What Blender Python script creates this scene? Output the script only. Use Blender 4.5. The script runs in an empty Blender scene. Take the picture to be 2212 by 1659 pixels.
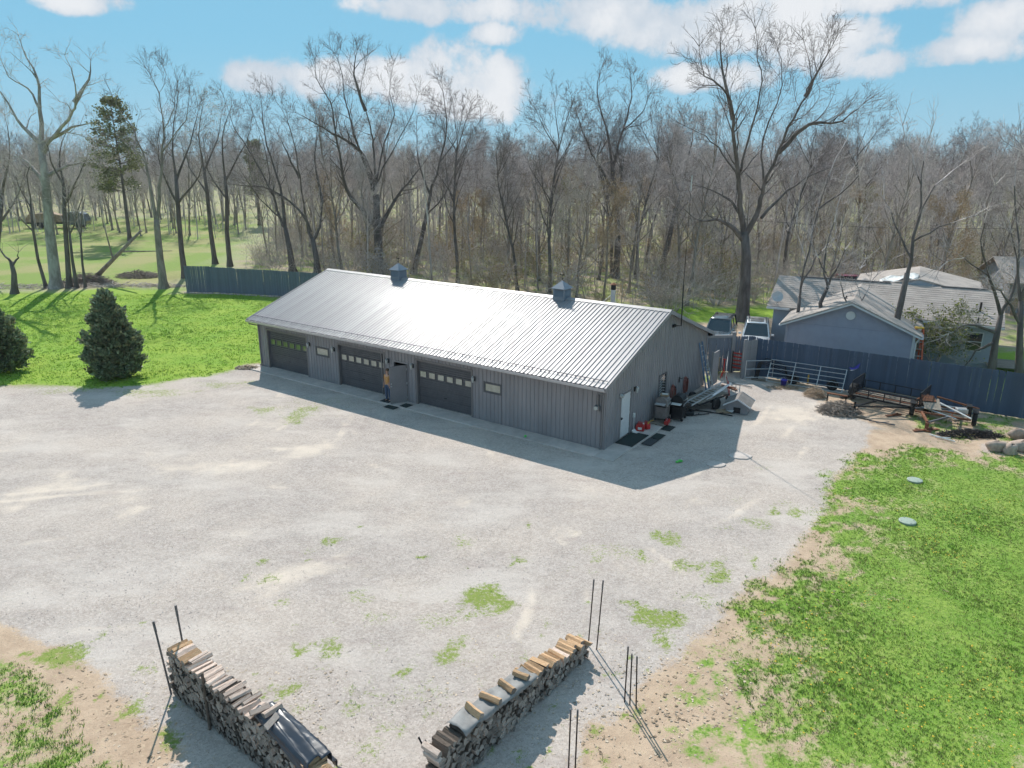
import bpy, math, random
import numpy as np
from mathutils import Matrix, Vector

R = math.radians
SC = bpy.context.scene
COL = SC.collection

# ------------------------------------------------------------------ camera
F_PX, CAM_H, PITCH, ROLL = 719.606, 11.895, 0.2947, 0.005
cam_d = bpy.data.cameras.new('camera')
cam_d.sensor_width = 36.0
cam_d.lens = F_PX * 36.0 / 1024.0
cam_d.clip_start = 0.1
cam_d.clip_end = 6000
cam = bpy.data.objects.new('camera', cam_d)
COL.objects.link(cam)
cam.matrix_world = Matrix.Translation((0, 0, CAM_H)) @ Matrix.Rotation(math.pi / 2 - PITCH, 4, 'X') @ Matrix.Rotation(ROLL, 4, 'Z')
SC.camera = cam

# ------------------------------------------------------------------ light
SUN_DIR = Vector((-0.328, 1.095, 1.0)).normalized()      # towards the sun
SUN_EL = math.asin(SUN_DIR.z)
SUN_AZ = math.atan2(SUN_DIR.x, SUN_DIR.y)
sd = bpy.data.lights.new('sun', 'SUN')
sd.energy = 3.8
sd.angle = R(0.55)
sd.color = (1.0, 0.95, 0.87)
sun = bpy.data.objects.new('sun', sd)
COL.objects.link(sun)
sun.rotation_euler = (-SUN_DIR).to_track_quat('-Z', 'Y').to_euler()
sun.location = (0, 0, 60)

SC.view_settings.view_transform = 'Standard'
SC.view_settings.look = 'None'
SC.view_settings.exposure = 0.52
SC.view_settings.gamma = 1.0
SC.view_settings.use_curve_mapping = False
SC.cycles.use_adaptive_sampling = True
SC.cycles.adaptive_threshold = 0.03
SC.cycles.max_bounces = 4
SC.cycles.diffuse_bounces = 2
SC.cycles.glossy_bounces = 2
SC.cycles.transmission_bounces = 4
SC.cycles.transparent_max_bounces = 6
SC.cycles.use_denoising = True
SC.cycles.sample_clamp_indirect = 6.0

K = 1024.0 / 2212.0      # photograph measured at 2212 px width


def ray(x, y):
    x, y = x * K, y * K
    cp, sp, cr, sr = math.cos(PITCH), math.sin(PITCH), math.cos(ROLL), math.sin(ROLL)
    fw = np.array([0, cp, -sp]); up = np.array([0, sp, cp]); rt = np.array([1., 0, 0])
    return fw * F_PX + (rt * cr + up * sr) * (x - 512) + (up * cr - rt * sr) * (384 - y)


def G(x, y, z=0.0):
    """the place at height z that the photograph shows at (x, y)"""
    d = ray(x, y); t = (z - CAM_H) / d[2]
    return np.array([d[0] * t, d[1] * t, z])


def P(x, y, depth):
    """the place at distance `depth` along +y that the photograph shows at (x, y)"""
    d = ray(x, y); t = depth / d[1]
    return np.array([d[0] * t, depth, CAM_H + d[2] * t])


# ------------------------------------------------------------------ sky
W = bpy.data.worlds.new('World')
SC.world = W
W.use_nodes = True
W.cycles.sampling_method = 'MANUAL'
W.cycles.sample_map_resolution = 512
nt = W.node_tree
nt.nodes.clear()


def N(tree, typ, **kw):
    n = tree.nodes.new(typ)
    for k, v in kw.items():
        setattr(n, k, v)
    return n


def MATH(tree, op, a, b=None, c=None, clamp=False):
    n = tree.nodes.new('ShaderNodeMath'); n.operation = op; n.use_clamp = clamp
    for i, v in enumerate((a, b, c)):
        if v is None:
            continue
        if isinstance(v, (int, float)):
            n.inputs[i].default_value = v
        else:
            tree.links.new(v, n.inputs[i])
    return n.outputs[0]


def MIX(tree, f, a, b, mode='MIX'):
    n = tree.nodes.new('ShaderNodeMix'); n.data_type = 'RGBA'; n.blend_type = mode
    for s, v in ((n.inputs[0], f), (n.inputs[6], a), (n.inputs[7], b)):
        if isinstance(v, (int, float)):
            s.default_value = v
        elif isinstance(v, (tuple, list)):
            s.default_value = (v[0], v[1], v[2], 1)
        else:
            tree.links.new(v, s)
    return n.outputs[2]


def NOISE(tree, vec, scale, detail=3, rough=0.55, dim='3D'):
    n = N(tree, 'ShaderNodeTexNoise'); n.noise_dimensions = dim
    n.inputs['Scale'].default_value = scale
    n.inputs['Detail'].default_value = detail
    n.inputs['Roughness'].default_value = rough
    if vec is not None:
        tree.links.new(vec, n.inputs['Vector'])
    return n.outputs[0]


def RAMP(tree, f, lo, hi):
    n = N(tree, 'ShaderNodeMapRange'); n.interpolation_type = 'SMOOTHSTEP'
    n.inputs[1].default_value = lo; n.inputs[2].default_value = hi
    tree.links.new(f, n.inputs[0])
    return n.outputs[0]


SKY_TINT = (1.30, 2.70, 3.55)
sky = N(nt, 'ShaderNodeTexSky')
sky.sky_type = 'NISHITA'
sky.sun_disc = False
sky.sun_elevation = SUN_EL
sky.sun_rotation = SUN_AZ
sky.altitude = 200
sky.air_density = 1.0
sky.dust_density = 0.3
sky.ozone_density = 2.0
tc = N(nt, 'ShaderNodeTexCoord')
sep = N(nt, 'ShaderNodeSeparateXYZ')
nt.links.new(tc.outputs['Generated'], sep.inputs[0])
az = MATH(nt, 'ARCTAN2', sep.outputs[0], sep.outputs[1])
el = MATH(nt, 'ARCSINE', sep.outputs[2])
ae = N(nt, 'ShaderNodeCombineXYZ')
nt.links.new(az, ae.inputs[0]); nt.links.new(el, ae.inputs[1])
cn = NOISE(nt, ae.outputs[0], 11.0, 6, 0.66, '2D')
cbig = NOISE(nt, ae.outputs[0], 2.6, 1, 0.5, '2D')
CLOUDS = [(170, 2, 130, 34), (570, 160, 100, 44), (690, 165, 150, 55), (810, 168, 130, 56), (930, 190, 110, 60),
          (985, 150, 105, 80), (1080, 180, 105, 80), (1040, 215, 150, 55),
          (960, 15, 230, 42), (1250, 30, 260, 60), (1080, 72, 75, 32), (1560, 50, 330, 70), (1790, 95, 190, 78),
          (1890, 135, 90, 40), (2075, 108, 175, 42), (2190, 40, 200, 60), (1480, 172, 85, 34), (1610, 168, 95, 40),
          (1750, 10, 500, 40), (1150, -90, 420, 60), (300, -150, 260, 60), (-300, 60, 220, 60), (2600, 130, 260, 50), (2500, -80, 300, 60)]
acc = None
for (cx, cy, rx, ry) in CLOUDS:
    d0 = ray(cx, cy); d1 = ray(cx + rx, cy); d2 = ray(cx, cy - ry)
    fa = lambda d: math.atan2(d[0], d[1])
    fe = lambda d: math.asin(d[2] / np.linalg.norm(d))
    a0, e0 = fa(d0), fe(d0); ra = abs(fa(d1) - a0); re = abs(fe(d2) - e0)
    vm = N(nt, 'ShaderNodeVectorMath', operation='MULTIPLY_ADD'); nt.links.new(ae.outputs[0], vm.inputs[0])
    vm.inputs[1].default_value = (1 / ra, 1 / re, 0); vm.inputs[2].default_value = (-a0 / ra, -e0 / re, 0)
    dt = N(nt, 'ShaderNodeVectorMath', operation='DOT_PRODUCT'); nt.links.new(vm.outputs[0], dt.inputs[0]); nt.links.new(vm.outputs[0], dt.inputs[1])
    v = dt.outputs['Value']
    acc = v if acc is None else MATH(nt, 'SMOOTH_MIN', acc, v, 0.25)
acc = MATH(nt, 'MAXIMUM', MATH(nt, 'SUBTRACT', 1.0, acc), -0.6)
# the same broken cloud goes on all round the sky
far = MATH(nt, 'MULTIPLY', MATH(nt, 'SUBTRACT', cbig, 0.53), 4.0)
beyond = RAMP(nt, MATH(nt, 'MAXIMUM', MATH(nt, 'SUBTRACT', el, 0.33), MATH(nt, 'SUBTRACT', MATH(nt, 'ABSOLUTE', az), 0.8)), 0.0, 0.25)
far = MATH(nt, 'SUBTRACT', far, MATH(nt, 'MULTIPLY', MATH(nt, 'SUBTRACT', 1.0, beyond), 3.0))
acc = MATH(nt, 'MAXIMUM', acc, far)
dens = MATH(nt, 'ADD', acc, MATH(nt, 'MULTIPLY', MATH(nt, 'SUBTRACT', cn, 0.5), 3.1))
cm = RAMP(nt, dens, -0.08, 0.72)
cm = MATH(nt, 'MULTIPLY', cm, RAMP(nt, el, 0.0, 0.06))
cm = MATH(nt, 'MULTIPLY', cm, 0.93)
body = RAMP(nt, MATH(nt, 'ADD', dens, MATH(nt, 'MULTIPLY', MATH(nt, 'SUBTRACT', NOISE(nt, ae.outputs[0], 7.0, 3, .55, '2D'), 0.5), 2.2)), 0.1, 1.5)
ccol = MIX(nt, body, (4.3, 4.75, 5.3), (6.1, 6.15, 6.3))
gam = N(nt, 'ShaderNodeGamma'); gam.inputs[1].default_value = 0.2
nt.links.new(sky.outputs[0], gam.inputs[0])
tint = MIX(nt, 1.0, gam.outputs[0], SKY_TINT, 'MULTIPLY')
low_air = MATH(nt, 'SUBTRACT', 1.0, RAMP(nt, el, 0.0, 0.16))
tint = MIX(nt, MATH(nt, 'MULTIPLY', low_air, 0.55), tint, (2.9, 4.4, 5.5))
skc = MIX(nt, cm, tint, ccol)
bg = N(nt, 'ShaderNodeBackground')
nt.links.new(skc, bg.inputs[0])
bg.inputs[1].default_value = 0.1
wo = N(nt, 'ShaderNodeOutputWorld')
nt.links.new(bg.outputs[0], wo.inputs[0])

# ------------------------------------------------------------------ materials
MATS = {}


def mat(name, col, rough=0.7, metal=0.0, var=0.25, scale=4.0, col2=None, bump=0.0, bscale=40.0, rnd=0.0, spec=0.5, island=0.0, stretch=None, coat=0.0, trans=0.0):
    """procedural surface: base colour broken up by two noises, optional grain bump"""
    m = bpy.data.materials.new(name); m.use_nodes = True
    t = m.node_tree; b = t.nodes['Principled BSDF']
    c = N(t, 'ShaderNodeTexCoord')
    vec = c.outputs['Object']
    if stretch:
        mp = N(t, 'ShaderNodeMapping'); mp.inputs['Scale'].default_value = stretch
        t.links.new(vec, mp.inputs[0]); vec = mp.outputs[0]
    n1 = NOISE(t, vec, scale, 5, 0.65)
    n1 = RAMP(t, n1, 0.3, 0.7)
    c2 = col2 or tuple(x * (1 - var) for x in col)
    out = MIX(t, n1, col, c2)
    if rnd:
        oi = N(t, 'ShaderNodeObjectInfo')
        f = MATH(t, 'MULTIPLY_ADD', oi.outputs['Random'], 2 * rnd, 1 - rnd)
        out = MIX(t, 1.0, out, N_val(t, f), 'MULTIPLY')
    if island:
        ge = N(t, 'ShaderNodeNewGeometry')
        f = MATH(t, 'MULTIPLY_ADD', ge.outputs['Random Per Island'], 2 * island, 1 - island)
        out = MIX(t, 1.0, out, N_val(t, f), 'MULTIPLY')
    t.links.new(out, b.inputs['Base Color'])
    rr = MATH(t, 'MULTIPLY_ADD', n1, 0.12, rough - 0.06, clamp=True)
    t.links.new(rr, b.inputs['Roughness'])
    b.inputs['Metallic'].default_value = metal
    b.inputs['Specular IOR Level'].default_value = spec
    if coat:
        b.inputs['Coat Weight'].default_value = coat
        b.inputs['Coat Roughness'].default_value = 0.05
    if trans:
        tr = N(t, 'ShaderNodeBsdfTranslucent'); t.links.new(out, tr.inputs[0])
        ms = N(t, 'ShaderNodeMixShader'); ms.inputs[0].default_value = trans
        t.links.new(b.outputs[0], ms.inputs[1]); t.links.new(tr.outputs[0], ms.inputs[2])
        t.links.new(ms.outputs[0], t.nodes['Material Output'].inputs[0])
    if bump:
        n2 = NOISE(t, vec, bscale, 4, 0.6)
        bu = N(t, 'ShaderNodeBump'); bu.inputs['Strength'].default_value = bump; bu.inputs['Distance'].default_value = 0.02
        t.links.new(n2, bu.inputs['Height']); t.links.new(bu.outputs[0], b.inputs['Normal'])
    MATS[name] = m
    return m


def N_val(t, f):
    c = N(t, 'ShaderNodeCombineXYZ')
    for i in range(3):
        t.links.new(f, c.inputs[i])
    return c.outputs[0]


# ------------------------------------------------------------------ mesh building
class MB:
    def __init__(s):
        s.v = []; s.f = []; s.m = []

    def add(s, vs, fs, mi=0):
        o = len(s.v)
        s.v += [tuple(map(float, q)) for q in vs]
        for f in fs:
            s.f.append(tuple(i + o for i in f)); s.m.append(mi)
        return s

    def box(s, c, d, rz=0.0, mi=0, rx=0.0, ry=0.0):
        hx, hy, hz = d[0] / 2, d[1] / 2, d[2] / 2
        M = Matrix.Rotation(rz, 3, 'Z') @ Matrix.Rotation(ry, 3, 'Y') @ Matrix.Rotation(rx, 3, 'X')
        vs = []
        for x, y, z in ((-1, -1, -1), (1, -1, -1), (1, 1, -1), (-1, 1, -1), (-1, -1, 1), (1, -1, 1), (1, 1, 1), (-1, 1, 1)):
            q = M @ Vector((x * hx, y * hy, z * hz)); vs.append((q.x + c[0], q.y + c[1], q.z + c[2]))
        return s.add(vs, [(0, 3, 2, 1), (4, 5, 6, 7), (0, 1, 5, 4), (1, 2, 6, 5), (2, 3, 7, 6), (3, 0, 4, 7)], mi)

    def b(s, x0, x1, y0, y1, z0, z1, mi=0):
        return s.box(((x0 + x1) / 2, (y0 + y1) / 2, (z0 + z1) / 2), (abs(x1 - x0), abs(y1 - y0), abs(z1 - z0)), mi=mi)

    def bar(s, p, q, w, h=None, mi=0, upv=(0, 0, 1)):
        h = h or w
        p, q = Vector(p), Vector(q); d = (q - p).normalized(); u = Vector(upv)
        if abs(d.dot(u)) > 0.98:
            u = Vector((1, 0, 0))
        sx = d.cross(u).normalized() * (w / 2); uz = sx.cross(d).normalized() * (h / 2)
        vs = [p - sx - uz, p + sx - uz, p + sx + uz, p - sx + uz, q - sx - uz, q + sx - uz, q + sx + uz, q - sx + uz]
        return s.add(vs, [(0, 1, 2, 3), (7, 6, 5, 4), (0, 4, 5, 1), (1, 5, 6, 2), (2, 6, 7, 3), (3, 7, 4, 0)], mi)

    def tube(s, pts, rad, n=8, mi=0, cap=True):
        pts = [Vector(p) for p in pts]
        if not isinstance(rad, (list, tuple)):
            rad = [rad] * len(pts)
        vs = []; fs = []; prev = None
        for i, p in enumerate(pts):
            d = (pts[min(i + 1, len(pts) - 1)] - pts[max(i - 1, 0)]).normalized()
            if prev is None:
                u = Vector((0, 0, 1)) if abs(d.z) < 0.9 else Vector((1, 0, 0))
                a = d.cross(u).normalized()
            else:
                a = (prev - d * prev.dot(d)).normalized()
            prev = a; c = d.cross(a)
            for k in range(n):
                t = 2 * math.pi * k / n
                vs.append(p + (a * math.cos(t) + c * math.sin(t)) * rad[i])
        for i in range(len(pts) - 1):
            for k in range(n):
                k2 = (k + 1) % n
                fs.append((i * n + k, i * n + k2, (i + 1) * n + k2, (i + 1) * n + k))
        if cap:
            fs.append(tuple(range(n - 1, -1, -1))); o = (len(pts) - 1) * n; fs.append(tuple(o + k for k in range(n)))
        return s.add(vs, fs, mi)

    def lathe(s, prof, c=(0, 0, 0), n=16, axis='Z', mi=0):
        """prof: (radius, height) pairs"""
        vs = []; fs = []
        for r, z in prof:
            for k in range(n):
                t = 2 * math.pi * k / n; x, y = r * math.cos(t), r * math.sin(t)
                q = (x, y, z) if axis == 'Z' else ((z, x, y) if axis == 'X' else (y, z, x))
                vs.append((q[0] + c[0], q[1] + c[1], q[2] + c[2]))
        for i in range(len(prof) - 1):
            for k in range(n):
                k2 = (k + 1) % n; fs.append((i * n + k, i * n + k2, (i + 1) * n + k2, (i + 1) * n + k))
        if prof[0][0] > 1e-4:
            fs.append(tuple(range(n - 1, -1, -1)))
        if prof[-1][0] > 1e-4:
            o = (len(prof) - 1) * n; fs.append(tuple(o + k for k in range(n)))
        return s.add(vs, fs, mi)

    def prism(s, poly, axis, a, b, mi=0):
        """extrude a 2D outline between a and b along an axis ('X': poly is (y,z), 'Y': (x,z), 'Z': (x,y))"""
        mk = {'X': lambda p, t: (t, p[0], p[1]), 'Y': lambda p, t: (p[0], t, p[1]), 'Z': lambda p, t: (p[0], p[1], t)}[axis]
        n = len(poly); vs = [mk(p, a) for p in poly] + [mk(p, b) for p in poly]
        fs = [tuple(range(n - 1, -1, -1)), tuple(range(n, 2 * n))] + [(i, (i + 1) % n, n + (i + 1) % n, n + i) for i in range(n)]
        return s.add(vs, fs, mi)

    def mesh(s, name, mats, smooth=False, bevel=0):
        me = bpy.data.meshes.new(name)
        me.from_pydata(s.v, [], s.f)
        mats = mats if isinstance(mats, (list, tuple)) else [mats]
        for m in mats:
            me.materials.append(MATS[m] if isinstance(m, str) else m)
        if len(mats) > 1:
            me.polygons.foreach_set('material_index', s.m)
        if smooth:
            me.polygons.foreach_set('use_smooth', [True] * len(me.polygons))
        me.update()
        return me

    def build(s, name, mats, parent=None, smooth=False, bevel=0.0, fix=True):
        me = s.mesh(name, mats, smooth)
        if fix:
            import bmesh
            bm = bmesh.new(); bm.from_mesh(me); bmesh.ops.recalc_face_normals(bm, faces=bm.faces); bm.to_mesh(me); bm.free()
        o = bpy.data.objects.new(name, me); COL.objects.link(o); o.parent = parent
        if bevel:
            md = o.modifiers.new('bevel', 'BEVEL'); md.width = bevel; md.segments = 2; md.limit_method = 'ANGLE'; md.angle_limit = R(35)
        return o


def link_mesh(name, me, parent=None):
    o = bpy.data.objects.new(name, me); COL.objects.link(o); o.parent = parent
    return o


def tag(o, label=None, cat=None, group=None, kind=None):
    for k, v in (('label', label), ('category', cat), ('group', group), ('kind', kind)):
        if v:
            o[k] = v
    return o


def thing(name, label, cat, loc=(0, 0, 0), rz=0.0, group=None):
    o = bpy.data.objects.new(name, None); COL.objects.link(o)
    o.empty_display_size = 0.2
    o.location = tuple(map(float, loc)); o.rotation_euler = (0, 0, rz)
    return tag(o, label, cat, group)


def struct(o):
    o['kind'] = 'structure'; return o


def kids(o):
    return [c for c in bpy.data.objects if c.parent == o]


def raw_mesh(name, V, Fq, mats, smooth=False, mi=None):
    """fast mesh from numpy arrays; Fq (n,3) or (n,4)"""
    me = bpy.data.meshes.new(name)
    V = np.asarray(V, dtype=np.float32); Fq = np.asarray(Fq, dtype=np.int32)
    k = Fq.shape[1]; n = len(Fq)
    me.vertices.add(len(V)); me.vertices.foreach_set('co', V.ravel())
    me.loops.add(n * k); me.loops.foreach_set('vertex_index', Fq.ravel())
    me.polygons.add(n); me.polygons.foreach_set('loop_start', np.arange(0, n * k, k, dtype=np.int32))
    me.polygons.foreach_set('loop_total', np.full(n, k, dtype=np.int32))
    for m in (mats if isinstance(mats, (list, tuple)) else [mats]):
        me.materials.append(MATS[m] if isinstance(m, str) else m)
    if mi is not None:
        me.polygons.foreach_set('material_index', np.asarray(mi, dtype=np.int32))
    if smooth:
        me.polygons.foreach_set('use_smooth', np.ones(n, dtype=bool))
    me.update(calc_edges=True)
    return me


def segs_mesh(name, segs, sides, mats, smooth=True):
    """many tapered sticks (p0, p1, r0, r1) as one mesh"""
    A = np.array([s[0] for s in segs], dtype=np.float64); B = np.array([s[1] for s in segs], dtype=np.float64)
    r0 = np.array([s[2] for s in segs]); r1 = np.array([s[3] for s in segs])
    d = B - A; L = np.linalg.norm(d, axis=1, keepdims=True); d = d / np.maximum(L, 1e-9)
    u = np.where(np.abs(d[:, 2:3]) < 0.9, np.array([[0, 0, 1.0]]), np.array([[1.0, 0, 0]]))
    a = np.cross(d, u); a /= np.linalg.norm(a, axis=1, keepdims=True); c = np.cross(d, a)
    A = A - d * (r0[:, None] * 0.3)
    n = len(segs); V = np.zeros((n, 2 * sides, 3))
    for k in range(sides):
        t = 2 * math.pi * k / sides; o = a * math.cos(t) + c * math.sin(t)
        V[:, k] = A + o * r0[:, None]; V[:, sides + k] = B + o * r1[:, None]
    base = np.arange(n)[:, None] * 2 * sides
    F = []
    for k in range(sides):
        k2 = (k + 1) % sides
        F.append(np.concatenate([base + k, base + k2, base + sides + k2, base + sides + k], axis=1))
    F = np.concatenate(F, axis=0)
    return raw_mesh(name, V.reshape(-1, 3), F, mats, smooth)


# plain colours (linear) -------------------------------------------------
mat('barn_wall', (0.275, 0.262, 0.272), 0.36, 0.0, 0.14, 1.5, spec=0.5, rnd=0.05, stretch=(1, 1, .3))
mat('barn_trim', (0.19, 0.175, 0.175), 0.45, 0.0, 0.1, 2)
mat('barn_roof', (0.335, 0.325, 0.335), 0.46, 0.12, 0.22, 0.9, rnd=0.08, spec=0.28, stretch=(1.5, .25, .25))
mat('gutter', (0.55, 0.53, 0.54), 0.42, 0.3, 0.15, 3)
mat('rail_dark', (0.09, 0.075, 0.12), 0.5, 0.4)
mat('door_dark', (0.092, 0.09, 0.098), 0.5, 0.0, 0.15, 3)
mat('door_grey', (0.25, 0.23, 0.235), 0.42, 0, 0.1, 2)
mat('door_white', (0.62, 0.62, 0.62), 0.5, 0, 0.08, 3)
mat('pane_cream', (0.48, 0.45, 0.36), 0.08, 0, 0.25, 3, coat=1.0)
mat('pane_lawn_reflection', (0.14, 0.20, 0.10), 0.08, 0, 0.4, 5, coat=1.0)  # reflection of the green lawn painted into the pane colour
mat('pane_dark', (0.035, 0.045, 0.05), 0.05, 0, 0.3, 3, coat=1.0)
mat('cupola', (0.20, 0.24, 0.29), 0.42, 0.2, 0.15, 2)
mat('black_metal', (0.02, 0.02, 0.022), 0.5, 0.3, 0.3)
mat('black_rubber', (0.022, 0.022, 0.023), 0.8, 0, 0.3)
mat('steel', (0.55, 0.55, 0.55), 0.4, 0.5, 0.2)
mat('aluminium', (0.62, 0.62, 0.63), 0.4, 0.4, 0.15)
mat('lamp_glass', (0.55, 0.55, 0.52), 0.25, 0, 0.2)
mat('concrete', (0.56, 0.495, 0.455), 0.85, 0, 0.22, 1.6, bump=0.3, bscale=30, rnd=0.06)
mat('mat_green', (0.022, 0.040, 0.038), 0.95, 0, 0.3, 30, bump=0.5, bscale=150)
mat('mat_grey', (0.07, 0.075, 0.08), 0.95, 0, 0.3, 30, bump=0.5, bscale=150)
mat('fence_blue', (0.066, 0.100, 0.160), 0.75, 0, 0.25, 2.0, rnd=0.14, bump=0.2, bscale=60, stretch=(1, 1, 0.15))
mat('fence_slate', (0.15, 0.175, 0.225), 0.75, 0, 0.2, 1.5, rnd=0.10, bump=0.2, bscale=60, stretch=(1, 1, 0.15))
mat('fence_grey', (0.27, 0.26, 0.27), 0.7, 0, 0.15, 2, rnd=0.06)
mat('bark', (0.18, 0.152, 0.14), 0.95, 0, 0.5, 3.0, col2=(0.085, 0.072, 0.066), bump=0.9, bscale=18, stretch=(1, 1, 0.25))
mat('bark_pale', (0.46, 0.43, 0.40), 0.9, 0, 0.5, 1.6, col2=(0.20, 0.18, 0.165), bump=0.5, bscale=14, stretch=(1, 1, 0.4))
mat('bark_mid', (0.36, 0.305, 0.26), 0.95, 0, 0.5, 3.0, col2=(0.18, 0.15, 0.13), bump=0.8, bscale=18, stretch=(1, 1, 0.25))
mat('twig', (0.62, 0.54, 0.525), 0.9, 0, 0.4, 1.2, island=0.45)
mat('twig_dark', (0.26, 0.215, 0.205), 0.9, 0, 0.4, 1.2, island=0.4)
mat('twig_pale', (0.60, 0.52, 0.47), 0.9, 0, 0.4, 1.2, island=0.35)
mat('twig_tan', (0.50, 0.375, 0.265), 0.9, 0, 0.4, 1.2, island=0.4)
mat('bud_green', (0.25, 0.27, 0.07), 0.8, 0, 0.4, 3, island=0.4, trans=0.4)
mat('bud_tan', (0.42, 0.30, 0.16), 0.8, 0, 0.4, 3, island=0.4, trans=0.3)
mat('needle', (0.25, 0.31, 0.18), 0.55, 0, 0.5, 3, col2=(0.12, 0.17, 0.095), island=0.5, trans=0.2)
mat('needle_warm', (0.30, 0.29, 0.15), 0.7, 0, 0.5, 3, col2=(0.14, 0.165, 0.08), island=0.5, trans=0.2)
mat('grass_blade', (0.17, 0.33, 0.035), 0.8, 0, 0.45, 0.9, spec=.15, col2=(0.24, 0.36, 0.08), island=0.5, trans=0.45)
mat('turf_blade', (0.135, 0.265, 0.038), 0.7, 0, 0.45, 1.3, spec=.25, col2=(0.25, 0.345, 0.085), island=0.6, trans=0.35)
mat('grass_dry', (0.30, 0.26, 0.12), 0.8, 0, 0.4, 1, island=0.3, trans=0.3)
mat('dandelion', (0.75, 0.48, 0.02), 0.6, 0, 0.2, 5)
mat('litter', (0.44, 0.32, 0.215), 0.9, 0, 0.5, 2, island=0.5)
mat('chip', (0.62, 0.50, 0.38), 0.9, 0, 0.5, 2, island=0.4)
mat('stone', (0.47, 0.40, 0.37), 0.9, 0, 0.3, 8, island=0.4)
mat('boulder', (0.46, 0.36, 0.29), 0.9, 0, 0.4, 4, col2=(0.28, 0.215, 0.175), bump=0.6, bscale=12, rnd=0.15)
mat('log_end', (0.36, 0.32, 0.285), 0.95, 0, 0.4, 9, col2=(0.15, 0.135, 0.12), rnd=0.5, bump=0.4, bscale=60)
mat('log_side', (0.72, 0.57, 0.48), 0.9, 0, 0.4, 5, col2=(0.52, 0.385, 0.31), rnd=0.25, bump=0.6, bscale=50)
mat('log_fresh', (0.66, 0.44, 0.26), 0.9, 0, 0.4, 5, col2=(0.48, 0.28, 0.15), rnd=0.2, bump=0.6, bscale=50)
mat('log_bark', (0.19, 0.145, 0.115), 0.95, 0, 0.5, 8, rnd=0.3, bump=0.8, bscale=40)
mat('plastic_black', (0.035, 0.045, 0.065), 0.36, 0, 0.3, 3, spec=0.7)
mat('tarp_grey', (0.27, 0.265, 0.26), 0.75, 0, 0.3, 3)
mat('post_rust', (0.055, 0.035, 0.030), 0.8, 0.2, 0.4, 8)
mat('post_grey', (0.14, 0.14, 0.15), 0.6, 0.3, 0.3, 8)
mat('rust', (0.28, 0.105, 0.048), 0.85, 0.1, 0.5, 6, col2=(0.13, 0.055, 0.032))
mat('wood_old', (0.30, 0.25, 0.20), 0.9, 0, 0.4, 4, rnd=0.2, stretch=(1, 6, 6))
mat('cardboard', (0.36, 0.26, 0.17), 0.9, 0, 0.2, 4)
mat('white_paint', (0.72, 0.72, 0.70), 0.5, 0, 0.15, 3)
mat('red_paint', (0.52, 0.03, 0.025), 0.4, 0, 0.25, 4)
mat('orange_paint', (0.62, 0.115, 0.045), 0.5, 0, 0.25, 4)
mat('yellow_paint', (0.62, 0.37, 0.03), 0.5, 0, 0.25, 4)
mat('blue_plastic', (0.05, 0.045, 0.42), 0.4, 0, 0.25, 4)
mat('blue_fibre', (0.16, 0.25, 0.38), 0.5, 0, 0.25, 4)
mat('lime_plastic', (0.10, 0.62, 0.10), 0.4, 0, 0.2, 4)
mat('hose_red', (0.30, 0.085, 0.06), 0.55, 0, 0.2, 4)
mat('grill_steel', (0.30, 0.27, 0.255), 0.4, 0.4, 0.3, 5)
mat('siding', (0.31, 0.325, 0.41), 0.6, 0, 0.10, 2)
mat('siding_pale', (0.37, 0.41, 0.47), 0.6, 0, 0.10, 2)
mat('house_trim', (0.62, 0.63, 0.65), 0.6, 0, 0.08, 2)
mat('shingle', (0.42, 0.365, 0.33), 0.95, 0, 0.25, 1.2, bump=0.6, bscale=30)
mat('ridge_dark', (0.17, 0.155, 0.15), 0.9, 0, 0.2, 3)
mat('car_white', (0.75, 0.75, 0.76), 0.25, 0, 0.04, 2, coat=1.0)
mat('car_grey', (0.13, 0.145, 0.16), 0.3, 0.3, 0.05, 2, coat=1.0)
mat('car_red', (0.24, 0.02, 0.05), 0.3, 0.0, 0.05, 2, coat=1.0)
mat('glass_car', (0.025, 0.03, 0.035), 0.06, 0, 0.1, 2, coat=1.0)
mat('skin', (0.52, 0.30, 0.215), 0.6, 0, 0.1, 9)
mat('shirt', (0.60, 0.31, 0.11), 0.85, 0, 0.2, 9)
mat('jeans', (0.085, 0.12, 0.20), 0.9, 0, 0.25, 12)
mat('hair', (0.16, 0.095, 0.055), 0.8, 0, 0.3, 20)
mat('septic', (0.33, 0.40, 0.33), 0.6, 0, 0.12, 4)
mat('char_and_shade', (0.018, 0.016, 0.018), 0.9, 0, 0.4, 6)
mat('shingle_shaded', (0.25, 0.225, 0.21), 0.95, 0, 0.3, 3, bump=0.6, bscale=30)  # dog house roof: its shade is put into this darker shingle colour

# ------------------------------------------------------------------ ground
def vnoise(x, y, seed=0):
    xi = np.floor(x).astype(np.int64); yi = np.floor(y).astype(np.int64); fx = x - xi; fy = y - yi
    fx = fx * fx * (3 - 2 * fx); fy = fy * fy * (3 - 2 * fy)

    def h(a, b):
        n = (a * 374761393 + b * 668265263 + seed * 974634777) & 0xffffffff
        n = ((n ^ (n >> 13)) * 1274126177) & 0xffffffff
        return ((n ^ (n >> 16)) & 0xffff) / 65535.0
    return (h(xi, yi) * (1 - fx) + h(xi + 1, yi) * fx) * (1 - fy) + (h(xi, yi + 1) * (1 - fx) + h(xi + 1, yi + 1) * fx) * fy


def fbm(x, y, s, seed=0, oct=4):
    v = 0; a = 0.5; t = 0
    for i in range(oct):
        v = v + a * vnoise(x * s, y * s, seed + i * 17); t += a; a *= 0.55; s *= 2.03
    return v / t


def px_poly(pts):
    return np.array([G(x, y)[:2] for x, y in pts])


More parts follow.
